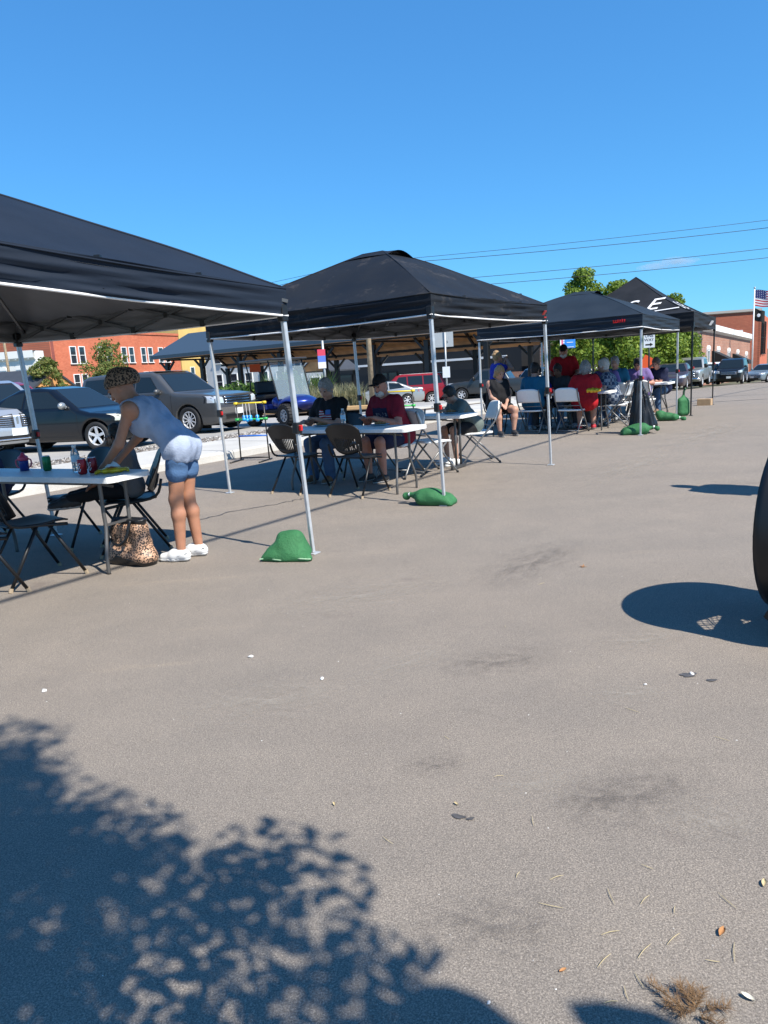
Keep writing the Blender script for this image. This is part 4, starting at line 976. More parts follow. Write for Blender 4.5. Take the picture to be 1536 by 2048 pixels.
# ------------------------------------------------------------------ ladder toss games
M_YEL = mat('yellow_pipe', (.80, .55, .02), .4); M_GRN = mat('green_pipe', (.03, .42, .08), .4); M_BLU = mat('blue_pipe', (.02, .14, .55), .4); M_CYA = mat('cyan_ball', (.02, .35, .75), .35)
def ladder_game(x, y, ang, label, bolas=True):
    root = thing('ladder_toss_game', label, 'lawn game', (x, y, tz(x, y)), ang, 'ladder toss games')
    for sx in (-1, 1):
        MB().tube([(sx * .27, 0, .02), (sx * .255, 0, .99)], .0125, 8).obj('upright', M_BLKP, root, True)
        MB().tube([(sx * .27, -.38, .015), (sx * .27, .10, .015)], .0125, 8).obj('foot_rail', M_BLKP, root, True)
    MB().tube([(-.27, 0, .05), (.27, 0, .05)], .0125, 8).obj('rung', M_BLKP, root, True)
    for z, m in ((.97, M_YEL), (.70, M_GRN), (.42, M_BLU)):
        rg = MB().tube([(-.27, 0, z), (.27, 0, z)], .014, 8).obj('rung', m, root, True)
        if z > .6: MB().tube([(-.30, 0, z), (-.235, 0, z)], .024, 8).obj('pipe_tee', m, rg, True); MB().tube([(.235, 0, z), (.30, 0, z)], .024, 8).obj('pipe_tee', m, rg, True)
    if bolas:
        for k, xx in enumerate((-.13, -.07, -.01, .12)):
            o = bpy.data.objects.new('bola', None); link(o, root)
            MB().tube([(xx, -.018, .97), (xx + .01, -.022, .72)], .004, 5).obj('cord', mat('white_cord', (.75, .75, .75), .8), o); MB().ell((xx + .01, -.022, .70 - .015 * (k % 2)), (.033, .033, .033), 12, 8).obj('ball', M_CYA, o, True); MB().ell((xx - .015, .02, .74), (.033, .033, .033), 12, 8).obj('ball', M_CYA, o, True)
    return root
ladder_game(-2.14, 12.27, R(-18), 'ladder toss game with blue balls hanging, on the road by the kerb')
ladder_game(0.42, 13.6, R(-18), 'ladder toss game half hidden behind the man in the cap', False)

# ================================================================== BUILDINGS
def brickm(name, a, b, mortar, sc=1.0, rot=0.0):
    q = NB(name); mp = q.n('ShaderNodeMapping'); q.l(q.tc.outputs['Object'], mp.inputs[0])
    mp.inputs['Rotation'].default_value = (R(90), 0, 0)
    br = q.n('ShaderNodeTexBrick'); q.l(mp.outputs[0], br.inputs['Vector']); br.inputs['Scale'].default_value = 1.0 / sc
    br.inputs['Brick Width'].default_value = .42; br.inputs['Row Height'].default_value = .14; br.inputs['Mortar Size'].default_value = .012
    br.inputs['Color1'].default_value = (*a, 1); br.inputs['Color2'].default_value = (*b, 1); br.inputs['Mortar'].default_value = (*mortar, 1)
    c = q.mix(.8, br.outputs[0], q.ramp(q.noise(.35, 5, .6), [(.3, (.82, .82, .82)), (.7, (1.1, 1.08, 1.06))]), 'MULTIPLY')
    q.l(c, q.b.inputs['Base Color']); q.b.inputs['Roughness'].default_value = .9; return q.m
M_ORB = brickm('orange_painted_brick', (.50, .13, .065), (.58, .17, .09), (.42, .14, .08)); M_RDB = brickm('dark_red_brick', (.22, .055, .045), (.28, .075, .055), (.20, .09, .08))
M_BRN = brickm('red_brown_brick', (.30, .13, .085), (.38, .18, .12), (.34, .27, .22)); M_BR2 = brickm('shaded_orange_brick', (.34, .09, .05), (.40, .12, .065), (.28, .12, .08))  # second brick is the orange one darkened for its shaded wall
M_YELW = mat('yellow_render', (.62, .42, .14), .85, var=.1, scale=.5); M_WHT = mat('white_painted_wall', (.70, .70, .67), .8, var=.08, scale=1.0); M_WTRIM = mat('white_trim', (.78, .78, .76), .6)
M_PANE = mat('dark_window_pane', (.02, .028, .035), .06, 0, .8); M_ROOFD = mat('charcoal_roof', (.05, .055, .065), .6, .2, var=.1, scale=2); M_GREYW = mat('pale_grey_wall', (.55, .56, .56), .8, var=.06, scale=.7)

def block(name, label, p0, p1, z0, z1, depth, wallm, wins=(), group=None, cat='building', cornice=None, side_wins=(), z1b=None, roofm=None, wframe=None, backdir=None):
    """facade from p0 to p1 (seen from the camera, left to right); wins: (along, z centre, w, h) ; body extends back by depth"""
    a, b = Vector((*p0, 0)), Vector((*p1, 0)); d = (b - a); L = d.length; d.normalize(); n = Vector((-d.y, d.x, 0))
    root = thing(name, label, cat, (a.x, a.y, 0), math.atan2(d.y, d.x), group)
    z1b = z1b if z1b is not None else z1
    w = MB().add([(0, 0, z0), (L, 0, z0), (L, depth, z0), (0, depth, z0), (0, 0, z1), (L, 0, z1b), (L, depth, z1b), (0, depth, z1)], [(0, 1, 5, 4), (1, 2, 6, 5), (2, 3, 7, 6), (3, 0, 4, 7)])
    wall = w.obj('wall', wallm, root)
    MB().add([(0, 0, z1 - .3), (L, 0, z1b - .3), (L, depth, z1b - .3), (0, depth, z1 - .3)], [(0, 1, 2, 3)]).obj('roof', roofm or M_ROOFD, root)
    fm = wframe or M_WTRIM
    for (x, z, ww, hh, *rest) in wins:
        arch = rest[0] if rest else 0
        fr = MB(); t = .12
        fr.box((x - ww / 2 - t / 2, -.05, z), (t, .16, hh + 2 * t)); fr.box((x + ww / 2 + t / 2, -.05, z), (t, .16, hh + 2 * t)); fr.box((x, -.05, z + hh / 2 + t / 2), (ww, .16, t)); fr.box((x, -.05, z), (ww, .12, .07))
        wn = fr.obj('window', fm, root); MB().box((x, -.012, z), (ww, .03, hh)).obj('pane', M_PANE, wn)
        MB().box((x, -.10, z - hh / 2 - t / 2), (ww + .5, .25, t)).obj('sill', fm, wn)
        if arch:
            P = [(x + (ww / 2 + .1) * math.cos(R(180 - 180 * i / 8)), z + hh / 2 + .12 + arch * math.sin(R(180 * i / 8))) for i in range(9)]
            MB().prism([(px, pz) for px, pz in P], .16, Matrix(((1, 0, 0), (0, 0, -1), (0, 1, 0))), (0, -.02, 0)).obj('window_hood', fm, wn)
    if cornice:
        h, pr, m = cornice
        MB().add([(-.1, -pr, z1 - h), (L + .1, -pr, z1b - h), (L + .1, -pr, z1b + .05), (-.1, -pr, z1 + .05), (-.1, .25, z1 + .05), (L + .1, .25, z1b + .05), (-.1, .02, z1 - h * 1.4), (L + .1, .02, z1b - h * 1.4)], [(0, 1, 2, 3), (3, 2, 5, 4), (1, 0, 6, 7)]).obj('cornice', m, wall)
    return root, L

# orange painted brick block with its darker wing, and the yellow block behind
fa, fb = (-48.3, 111.0), (-37.0, 141.0); Lf = math.hypot(11.3, 30)
wins = []
for cxp in (5.4, 11.6, 17.2, 22.3, 27.2):
    for dx in (-.95, .95): wins.append((cxp + dx, 6.7, 1.15, 2.5)); wins.append((cxp + dx * .9, 2.5, 1.15, 2.4))
block('brick_building', 'orange painted brick building with paired white framed windows', fa, fb, -3.2, 10.6, 18, M_ORB, wins, 'old town buildings behind the lot', cornice=(.35, .15, M_ORB), z1b=10.6)
block('brick_building', 'dark red brick wing left of the orange building', (-70, 126), (-48.32, 111.02), -3.2, 9.8, .6, M_RDB, [(5, 6.5, 1.2, 2.6), (11, 6.5, 1.2, 2.6), (19, 6.3, 1.2, 2.6), (5, 2.4, 1.2, 2.4), (11, 2.4, 1.2, 2.4)], 'old town buildings behind the lot')
block('rendered_building', 'yellow rendered building rising behind the orange brick one', (-36.9, 141.3), (-30.5, 158), -3.2, 13.4, 40, M_YELW, [(3.2, 3.0, 1.2, 2.6), (7.2, 3.0, 1.2, 2.6), (11, 3.0, 1.2, 2.6), (3.2, 8, 1.2, 2.6), (7.2, 8, 1.2, 2.6)], 'old town buildings behind the lot', cornice=(.5, .3, M_YELW))
# white italianate front
wv, Lw = block('white_building', 'white ornate building with hooded windows at the left edge', (-62, 104), (-46.2, 101), -3, 7.0, 2, M_WHT, [(x, 3.3, 1.0, 2.3, .5) for x in (3.2, 5.8, 8.4, 11.0, 13.6)], 'old town buildings behind the lot', cornice=(.9, .45, M_WTRIM))
for i in range(16): MB().box((.6 + i * .98, -.22, 6.15), (.22, .36, .55), None, .05).obj('cornice_bracket', M_WTRIM, wv)
block('grey_building', 'pale grey storefront block seen through the pavilion posts', (-27, 118), (-9, 108), -3.2, 8.6, 15, M_GREYW, [(x, z, 1.3, 2.2) for x in (2.5, 5.5, 8.5, 11.5, 14.5, 17.5) for z in (1.2, 5.2)], 'old town buildings behind the lot', cornice=(.4, .25, M_WTRIM))
block('white_building', 'low white building behind the golf cart', (-9.0, 95), (-4.0, 92), -2.6, 2.6, 8, M_WHT, [(1.5, .2, 1.4, 1.6), (3.8, .2, 1.2, 1.6)], 'old town buildings behind the lot')
db, _ = block('charcoal_building', 'long charcoal metal building under the pavilion roof', (-6.0, 84), (14.0, 70), -2.6, 4.3, 10, mat('shade_darkened_siding', (.010, .011, .013), .6), [(3, 0, 2.2, 2.2), (9, 0, 2.2, 2.2)], 'old town buildings behind the lot', wframe=M_BLKST)  # siding colour darkened to hold the shade below the pavilion roof
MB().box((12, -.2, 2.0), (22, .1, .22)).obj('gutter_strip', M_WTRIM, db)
wb, _ = block('metal_building', 'white corrugated metal building left of the trees', (15.5, 84), (27.0, 76), -3, 4.6, 14, M_WHT, [(6.0, 1.2, 3.8, 2.0)], 'old town buildings behind the lot', wframe=M_BLKST)
for i in range(46): MB().box((.15 + i * .30, -.03, 3.4 if i % 1 == 0 else 0), (.05, .06, 2.3)).obj('rib', M_WTRIM, wb)
bw, _ = block('brick_wall', 'low brown brick wall before the white metal building', (12.0, 66), (22.0, 60), -2.0, .55, .4, M_BRN, [], cat='wall')
block('white_building', 'white stucco building behind the green trees', (18.0, 80), (34.0, 72), -3, 2.6, 10, M_WHT, [(4, .2, 1.4, 1.8), (9, .2, 1.4, 1.8)], 'old town buildings behind the lot')
# right-hand street front
r1, Lr = block('brick_building', 'low brick building with white cornice and black awnings', (27.0, 60.5), (43.5, 85), -2.6, 3.55, 14, M_BRN, [(7.5, 0.2, .9, 2.0, .35), (13.5, 0.0, .9, 2.0, .35), (19.5, -.2, .9, 2.0, .35), (26.0, -.5, .9, 2.0, .35), (2.5, .3, .9, 2.0, .35)], 'street front buildings on the right', cornice=(.45, .35, M_WTRIM), z1b=2.75)
for x, z in ((4.6, .75), (16.5, .35)):
    MB().add([(x, 0, z + .55), (x + 3.4, 0, z + .45), (x + 3.4, -1.5, z - .35), (x, -1.5, z - .25), (x, -1.5, z - .55), (x + 3.4, -1.5, z - .65), (x, 0, z - .5), (x + 3.4, 0, z - .6)], [(0, 3, 2, 1), (3, 4, 5, 2), (0, 6, 4, 3), (1, 2, 5, 7)]).obj('awning', mat('black_awning', (.012, .012, .013), .8), r1)
r2, _ = block('brick_building', 'tall rust brick building at the right edge with corner window', (40.0, 96.5), (49.6, 94.5), -3, 6.15, 26, M_BR2, [(6.8, 3.4, 1.6, .25)], 'street front buildings on the right', cornice=(.25, .2, mat('stone_cap', (.4, .36, .32), .8)))  # shade of this side wall is put into the darker brick colour
block('brick_building', 'rust brick street front beyond the flagpole', (49.62, 94.4), (60, 112), -3, 5.6, 20, M_ORB, [(1.6, 2.6, 1.7, 4.2), (6.0, 2.6, 1.7, 4.2), (11.0, 2.6, 1.7, 4.2)], 'street front buildings on the right', wframe=M_BLKST)  # sunlit face of the same building, coloured in the brighter brick

# ------------------------------------------------------------------ open market pavilion
def pavilion():
    A = Vector((-18.7, 62.0, 0)); d = Vector((.82, -.572, 0)); L = 31.5; n = Vector((.572, .82, 0)); half = 4.3; ez, rz_, ez2 = 3.75, 5.65, 2.75
    root = thing('market_pavilion', 'long open market pavilion with dark metal roof and wood ceiling', 'pavilion', (A.x, A.y, 0), math.atan2(d.y, d.x))
    W = 2 * half
    th = .28
    def slope(y0, z0, y1, z1, nm):
        MB().add([(0, y0, z0), (L, y0, z0), (L, y1, z1), (0, y1, z1), (0, y0, z0 - th), (L, y0, z0 - th), (L, y1, z1 - th), (0, y1, z1 - th)], [(0, 1, 2, 3), (0, 4, 5, 1), (3, 2, 6, 7), (0, 3, 7, 4), (1, 5, 6, 2)]).obj(nm, mat('dark_blue_metal_roof', (.06, .085, .11), .45, .4), root)
    slope(0, ez, half, rz_, 'roof'); slope(W, ez2, half + .004, rz_, 'roof')
    pl = mat('stained_wood_ceiling', (.55, .27, .10), .6, var=.25, scale=1.5)
    for side in (0, 1):
        for k in range(14):
            f0, f1 = k / 14, (k + .96) / 14; y0, y1 = f0 * half, f1 * half
            if side: y0, y1 = W - y0, W - y1
            eb = ez2 if side else ez; z0, z1 = eb + (rz_ - eb) * f0 - th - .02, eb + (rz_ - eb) * f1 - th - .02
            MB().add([(.05, y0, z0), (L - .05, y0, z0), (L - .05, y1, z1), (.05, y1, z1), (.05, y0, z0 + .015), (L - .05, y0, z0 + .015)], [(0, 1, 2, 3), (0, 4, 5, 1)]).obj('ceiling_plank', pl, root)
    for y in (.9, W - .9):
        ez = 3.75 if y < 1 else ez2 + .3
        MB().box((L / 2, y, ez - .30), (L - .4, .2, .18)).obj('eave_beam', M_BLKST, root)
        for i in range(8):
            x = .9 + i * (L - 1.8) / 7; MB().box((x, y, (ez - .6 - 2.4) / 2), (.34, .34, ez - .6 + 2.4), None, .03).obj('post', M_BLKST, root)
            for sg in (-1, 1): MB().beam((x, y, ez - 1.35), (x + sg * .85, y, ez - .55), .14).obj('knee_brace', M_BLKST, root)
    ez = 3.75
    for i in range(8):
        x = .9 + i * (L - 1.8) / 7
        MB().beam((x, .9, ez - .45), (x, half, rz_ - .62), .2, .24).beam((x, W - .9, ez2 - .1), (x, half, rz_ - .62), .14, .18).beam((x, .9, ez - .40), (x, W - .9, ez - .40), .12, .14).obj('roof_truss', M_BLKST, root)
pavilion()
def kiosk(x, y, ang, w, l, ez, rz_, label):
    root = thing('kiosk', label, 'kiosk', (x, y, tz(x, y)), ang, 'small gabled shelters')
    for sg in (-1, 1):
        MB().add([(-l / 2, sg * w / 2, ez), (l / 2, sg * w / 2, ez), (l / 2, 0, rz_), (-l / 2, 0, rz_), (-l / 2, sg * w / 2, ez - .14), (l / 2, sg * w / 2, ez - .14), (l / 2, 0, rz_ - .14), (-l / 2, 0, rz_ - .14)], [(0, 1, 2, 3), (4, 7, 6, 5), (0, 4, 5, 1), (0, 3, 7, 4), (1, 5, 6, 2)]).obj('roof', M_ROOFD, root)
        MB().add([(sg * l / 2 * .96, -w / 2 * .9, ez), (sg * l / 2 * .96, w / 2 * .9, ez), (sg * l / 2 * .96, 0, rz_ - .16)], [(0, 1, 2)]).obj('gable', mat('stained_wood_ceiling', (.42, .2, .075)), root)
        for sy in (-1, 1): MB().box((sg * l * .42, sy * w * .38, ez / 2), (.2, .2, ez)).obj('post', M_BLKST, root)
kiosk(-22.2, 47, R(-20), 3.6, 4.4, 2.5, 3.6, 'gabled shelter with brown end behind the black coupe')
kiosk(-4.6, 74, R(52), 4.2, 4.6, 3.6, 5.0, 'small wood gabled shelter behind the golf cart')

# ================================================================== TREES AND PLANTS
M_BARK = mat('bark', (.09, .065, .045), .9, var=.4, scale=12, bump=.6)
def leafm(name, a, b, c):
    q = NB(name); g = q.n('ShaderNodeNewGeometry'); q.l(q.ramp(g.outputs['Random Per Island'], [(0, a), (.55, b), (1, c)]), q.b.inputs['Base Color'])
    q.b.inputs['Roughness'].default_value = .55; q.b.inputs['Specular IOR Level'].default_value = .3
    tr = q.n('ShaderNodeBsdfTranslucent'); q.l(q.ramp(g.outputs['Random Per Island'], [(0, tuple(x * 1.5 for x in a)), (1, tuple(x * 1.6 for x in c))]), tr.inputs[0])
    mx = q.n('ShaderNodeMixShader'); mx.inputs[0].default_value = .3; q.l(q.b.outputs[0], mx.inputs[1]); q.l(tr.outputs[0], mx.inputs[2]); q.l(mx.outputs[0], q.nt.nodes['Material Output'].inputs[0]); return q.m
M_LEAF = leafm('tree_leaf', (.075, .13, .018), (.16, .25, .032), (.28, .35, .055)); M_LEAF2 = leafm('young_tree_leaf', (.07, .11, .02), (.14, .17, .04), (.22, .20, .06)); M_LEAFB = leafm('shrub_leaf', (.03, .07, .015), (.06, .12, .02), (.10, .17, .03))
def crown_mesh(name, m, parent, clumps, n, leaf, seed):
    """clumps: (centre, radii); leaves sit mostly near each clump's skin"""
    r = np.random.RandomState(seed); C = np.array([c for c, _ in clumps]); Rr = np.array([q for _, q in clumps]); wgt = (Rr.prod(1)) ** .6; k = r.choice(len(C), n, p=wgt / wgt.sum())
    v = r.randn(n, 3); v /= np.linalg.norm(v, axis=1)[:, None]; P = C[k] + v * Rr[k] * (r.rand(n, 1) ** .35)
    nrm = v + r.randn(n, 3) * .7; nrm /= np.linalg.norm(nrm, axis=1)[:, None]; t = np.cross(nrm, r.randn(n, 3)); t /= np.linalg.norm(t, axis=1)[:, None]; b = np.cross(nrm, t)
    s = leaf * (.6 + .8 * r.rand(n, 1)); V = np.stack([P - t * s, P - b * s * .55 + nrm * s * .1, P + t * s, P + b * s * .55 + nrm * s * .1], 1).reshape(-1, 3)
    F = np.arange(n * 4).reshape(n, 4); return obj(name, V, F, m, parent)
def tree(label, x, y, H, cw, cz0, seed, n=5000, leaf=.105, leafm_=None, trunk=.12, group='street trees', shape='oval', z=None, nclump=26, cat='tree', lean=(0, 0)):
    r = random.Random(seed); root = thing('tree', label, cat, (x, y, tz(x, y) if z is None else z), r.uniform(0, 6), group)
    tk = MB(); top = Vector((lean[0], lean[1], H * .86)); tk.tube(spl([(0, 0, -.05), (lean[0] * .2 + .05, lean[1] * .2, H * .3), (lean[0] * .6 - .04, lean[1] * .6, H * .6), top], 5), [trunk * (1 - .8 * i / 15) for i in range(16)], 8)
    clumps = []
    for i in range(nclump):
        f = (i + .5) / nclump; zz = cz0 + (H - cz0) * f
        if shape == 'oval': rad = cw * math.sin(math.pi * min(1, .16 + .84 * f)) ** .7
        else: rad = cw * (1 - f) ** .8 + .15
        a = i * 2.4 + r.uniform(-.5, .5); rr = rad * r.uniform(.35, .85); c = (math.cos(a) * rr + lean[0] * zz / H, math.sin(a) * rr + lean[1] * zz / H, zz * .97 + r.uniform(-.1, .1)); q = cw * r.uniform(.22, .42)
        clumps.append((c, (q, q, q * r.uniform(.6, .9))))
        if i % 2 == 0: tk.tube(spl([(lean[0] * .4, lean[1] * .4, max(cz0 * .6, zz - rr * .7)), (c[0] * .5, c[1] * .5, zz - rr * .25), c], 3), [trunk * .34, trunk * .3, trunk * .28, trunk * .22, trunk * .18, trunk * .12, trunk * .06], 5)
    tk.obj('trunk', M_BARK, root, True); crown_mesh('crown', leafm_ or M_LEAF, root, clumps, n, leaf, seed); return root
tree('tall street tree with light green crown above the third canopy', 14.3, 50.5, 8.3, 2.1, 2.0, 11, 10500)
tree('street tree whose tip shows between the two far canopies', 16.6, 50, 7.3, 2.0, 1.8, 12, 10500)
tree('street tree topping out behind the white lettered canopy', 21.6, 53, 6.6, 1.7, 1.7, 13, 7699)
tree('dense street tree behind the red shirted man', 12.4, 46, 4.7, 2.2, 1.5, 14, 8400)
tree('dense street tree left of the one way sign', 15.7, 46, 4.6, 2.3, 1.3, 15, 9100)
tree('dense street tree right of the one way sign', 18.0, 47, 4.9, 2.2, 1.2, 16, 9100)
tree('dense street tree before the low brick building', 20.4, 50, 5.0, 2.1, 1.3, 17, 8400)
tree('young feathery tree before the orange brick building', -17.9, 49.5, 4.7, 1.75, 1.4, 18, 2600, .10, M_LEAF2, .06, 'small trees in the lot', z=-.3)
tree('small yellow green tree before the white ornate building', -20.4, 46, 3.55, 1.25, 1.0, 19, 2600, .10, M_LEAF2, .06, 'small trees in the lot', z=-.1)
tree('small bushy tree beside the gabled shelter', -16.8, 46.5, 3.0, 1.2, .6, 20, 2200, .10, M_LEAF2, .05, 'small trees in the lot', z=-.2)
# planting beds
def clump_plants(name, label, pts, h, n, col, seed, w=.012):
    r = random.Random(seed); mb = MB()
    for (x, y) in pts:
        z = tz(x, y) + .12
        for _ in range(n):
            a = r.uniform(0, 6.28); b0 = r.uniform(0, .12); sp0 = r.uniform(.1, .45) * h; hh = h * r.uniform(.6, 1.1); c, s_ = math.cos(a), math.sin(a); x0, y0 = x + c * b0, y + s_ * b0
            P = [(x0, y0, z), (x0 + c * sp0 * .35, y0 + s_ * sp0 * .35, z + hh * .7), (x0 + c * sp0, y0 + s_ * sp0, z + hh)]
            mb.add([(P[0][0] - s_ * w, P[0][1] + c * w, P[0][2]), (P[0][0] + s_ * w, P[0][1] - c * w, P[0][2]), (P[1][0] + s_ * w, P[1][1] - c * w, P[1][2]), (P[1][0] - s_ * w, P[1][1] + c * w, P[1][2]), P[2]], [(0, 1, 2, 3), (3, 2, 4)])
    return tag(mb.obj(name, col), label, 'grass', kind='stuff')
r = random.Random(5)
M_GRS = leafm('ornamental_grass_blade', (.16, .17, .08), (.26, .25, .14), (.40, .36, .22)); M_GRG = leafm('green_grass_blade', (.05, .10, .02), (.09, .16, .03), (.14, .20, .05))
bed = [(-2.9 + i * .19 + r.uniform(-.15, .15), 27.2 + r.uniform(-.8, .8)) for i in range(13)]
clump_plants('ornamental_grass', 'pale feathery ornamental grass in the bed behind the golf cart', bed, .95, 90, M_GRS, 6)
clump_plants('green_grass', 'green reed like plants behind the ornamental grass', [(-4.6 + i * .33 + r.uniform(-.2, .2), 32.5 + r.uniform(-1, 1)) for i in range(8)], 1.6, 60, M_GRG, 7, .02)
bo = MB(); 
for i in range(40):
    pass
V = [(-4.2, 25.9), (-.3, 25.4), (-.2, 33), (-5, 34)]
tag(MB().add([(x, y, tz(x, y) + .14) for x, y in V], [(0, 1, 2, 3)]).obj('planting_bed', M_SOIL), kind='structure')
MB_ = MB().beam((-4.2, 25.85, .17), (-.3, 25.3, .16), .16, .14, bev=.02).obj('bed_edging', mat('tan_edging', (.42, .27, .13), .8)); tag(MB_, 'tan edging rail along the front of the grass bed', 'edging')
for i, (x, y, h, w) in enumerate([(-5.6, 33.5, 1.5, .8), (-4.3, 35.5, 2.3, .8), (-7.0, 36, 1.9, .9)]):
    rt = thing('shrub', ['dark green shrub left of the golf cart roof', 'tall green shrub behind the golf cart windscreen', 'green shrub under the pavilion corner', 'green shrub behind the wooden pole'][i], 'shrub', (x, y, tz(x, y)), 0, 'shrubs around the lot')
    rr = random.Random(40 + i); cl = [((rr.uniform(-w, w) * .5, rr.uniform(-w, w) * .5, h * (.25 + .6 * rr.random())), (w * .5, w * .5, w * .45)) for _ in range(9)]
    crown_mesh('foliage', M_LEAFB, rt, cl, 1500, .08, 50 + i); MB().tube([(0, 0, 0), (.03, 0, h * .7)], .03, 6).obj('stem', M_BARK, rt)

# ================================================================== POLES, WIRES, SIGNS
M_WOOD = mat('weathered_pole_wood', (.26, .20, .13), .9, var=.3, scale=6, bump=.4); M_GALV = mat('galvanised_post', (.42, .44, .45), .5, .5); M_WIRE = mat('cable_black', (.015, .015, .016), .6)
def pole(label, x, y, H, r0=.15, arm=True):
    root = thing('utility_pole', label, 'pole', (x, y, tz(x, y)), R(10), 'wooden utility poles')
    MB().tube([(0, 0, -.2), (0, 0, H)], [r0, r0 * .72], 12).obj('mast', M_WOOD, root, True)
    if arm:
        MB().box((0, 0, H - .9), (2.2, .1, .12), None, .01).obj('crossarm', M_WOOD, root)
        for xx in (-1, -.4, .4, 1): MB().lathe([(.03, 0), (.05, .05), (.03, .1), (.04, .14), (.0, .16)], 8, None, (xx, 0, H - .84)).obj('insulator', M_GREYW, root, True)
    return root
pole('wooden utility pole standing behind the second canopy', -0.25, 40.0, 7.95, .16, False)
pole('wooden utility pole before the white ornate building', -45.6, 92.0, 11.5, .2, True)
def wire(label, pts, r_=.012, sag=.3, group='overhead wires'):
    P = []
    for a, b in zip(pts[:-1], pts[1:]):
        a, b = Vector(a), Vector(b)
        for i in range(24):
            t = i / 24; q = a.lerp(b, t); q.z -= sag * 4 * t * (1 - t); P.append(q)
    P.append(Vector(pts[-1])); return tag(MB().tube(P, r_, 5).obj('overhead_wire', M_WIRE, None, True), label, 'wire', group)
wire('topmost overhead wire crossing the sky right of the pole', [(-45, 92, 9.5), (-0.25, 40, 7.05), (44, 36.0, 9.2)], .011, .45)
wire('second overhead wire just below the topmost', [(-45.6, 92, 8.9), (-0.25, 40, 6.90), (44, 36.4, 8.95)], .014, .60)
wire('third overhead wire, upper of the low pair', [(-0.25, 40, 5.85), (44, 36, 7.75)], .013, .50)
wire('lowest overhead wire in the sky', [(-0.25, 40, 5.50), (44, 36, 7.40)], .013, .60)
wire('thick cable running along the street above the frame', [tuple(st(-30, -.5, 7.0)), tuple(st(60, -.5, 6.2))], .03, .2)

def plate_text(txt, size, m, parent, loc, rot, name='lettering', ext=.002, italic=0.0, sx=1.0):
    cu = bpy.data.curves.new(name, 'FONT'); cu.body = txt; cu.size = size; cu.align_x = 'CENTER'; cu.align_y = 'CENTER'; cu.extrude = ext; cu.shear = italic
    o = bpy.data.objects.new(name, cu); COL.objects.link(o); bpy.context.view_layer.update()
    dg = bpy.context.evaluated_depsgraph_get(); me = bpy.data.meshes.new_from_object(o.evaluated_get(dg)); bpy.data.objects.remove(o)
    me.materials.clear(); me.materials.append(m); o = bpy.data.objects.new(name, me); link(o, parent); o.location = loc; o.rotation_euler = rot; o.scale = (sx, 1, 1); return o
M_BLKL = mat('black_lettering', (.01, .01, .01), .6); M_SGNW = mat('white_sign_face', (.72, .74, .74), .4)
# one way sign (faces the camera)
x, y = 11.85, 32.0; rt = thing('one_way_sign', 'black and white one way sign on a dark post', 'sign', (x + .12, y, tz(x, y)), R(-20))
MB().tube([(0, .03, 0), (0, .03, 2.72)], .035, 8).obj('post', M_BLKST, rt, True); pl_ = MB().box((0, 0, 2.34), (.46, .012, .62), None, .004).obj('post_plate', M_SGNW, rt)
plate_text('ONE', .17, M_BLKL, pl_, (0, -.010, 2.53), (R(90), 0, 0)); plate_text('WAY', .17, M_BLKL, pl_, (0, -.010, 2.36), (R(90), 0, 0))
MB().prism([(-.15, -.03), (.04, -.03), (.04, -.08), (.16, 0), (.04, .08), (.04, .03), (-.15, .03)], .004, Matrix(((1, 0, 0), (0, 0, -1), (0, 1, 0))), (0, -.007, 2.16)).obj('arrow', M_BLKL, pl_)
# blue banner sign with a pink edge
x, y = 9.5, 36.0; rt = thing('street_banner', 'blue banner with pink scalloped edge behind the man in red', 'sign', (x, y, tz(x, y)), R(-14))
MB().tube([(-.36, 0, 0), (-.36, 0, 3.0)], .035, 8).obj('post', M_GALV, rt, True); bn = MB().box((.02, 0, 2.58), (.64, .012, .46)).obj('banner_cloth', mat('bright_blue_cloth', (.03, .25, .75), .7), rt)
MB().box((-.28, -.01, 2.58), (.08, .012, .46)).obj('pink_edge', mat('pink_cloth', (.75, .12, .25), .7), bn)
for i in range(4): MB().ell((-.22, -.012, 2.42 + .105 * i), (.05, .006, .045), 10, 6).obj('white_scallop', M_SGNW, bn)
MB().box((.08, -.012, 2.62), (.30, .01, .035)).obj('white_stripe', M_SGNW, bn); MB().box((.08, -.012, 2.40), (.36, .01, .03)).obj('white_stripe', M_SGNW, bn)
# orange roadwork board
x, y = 12.3, 33.0; rt = thing('road_work_board', 'orange diamond road board beside the one way sign', 'sign', (x, y, tz(x, y)), R(-20))
MB().box((0, 0, 1.36), (.62, .012, .62), Matrix.Rotation(R(30), 3, 'Y')).obj('board', mat('orange_sign', (.8, .13, .02), .6), rt); MB().tube([(0, .03, 0), (0, .03, 1.3)], .025, 6).obj('post', M_BLKST, rt)
# square back of a sign on a steel post, with a white notice
x, y = 2.52, 26.0; rt = thing('street_sign', 'blank grey back of a square sign on a steel post', 'sign', (x, y, tz(x, y)), R(-6))
MB().tube([(0, 0, 0), (0, 0, 2.75)], .03, 8).obj('post', M_GALV, rt, True); MB().box((-.04, .035, 2.46), (.66, .012, .62), None, .004).obj('post_plate', mat('sign_back_aluminium', (.45, .47, .47), .5, .4), rt)
MB().box((.0, -.035, 1.28), (.26, .012, .38)).obj('notice', mat('pale_notice', (.62, .66, .72), .6), rt); plate_text('5', .1, M_BLKL, rt, (.08, .02, 2.32), (R(90), 0, 0))
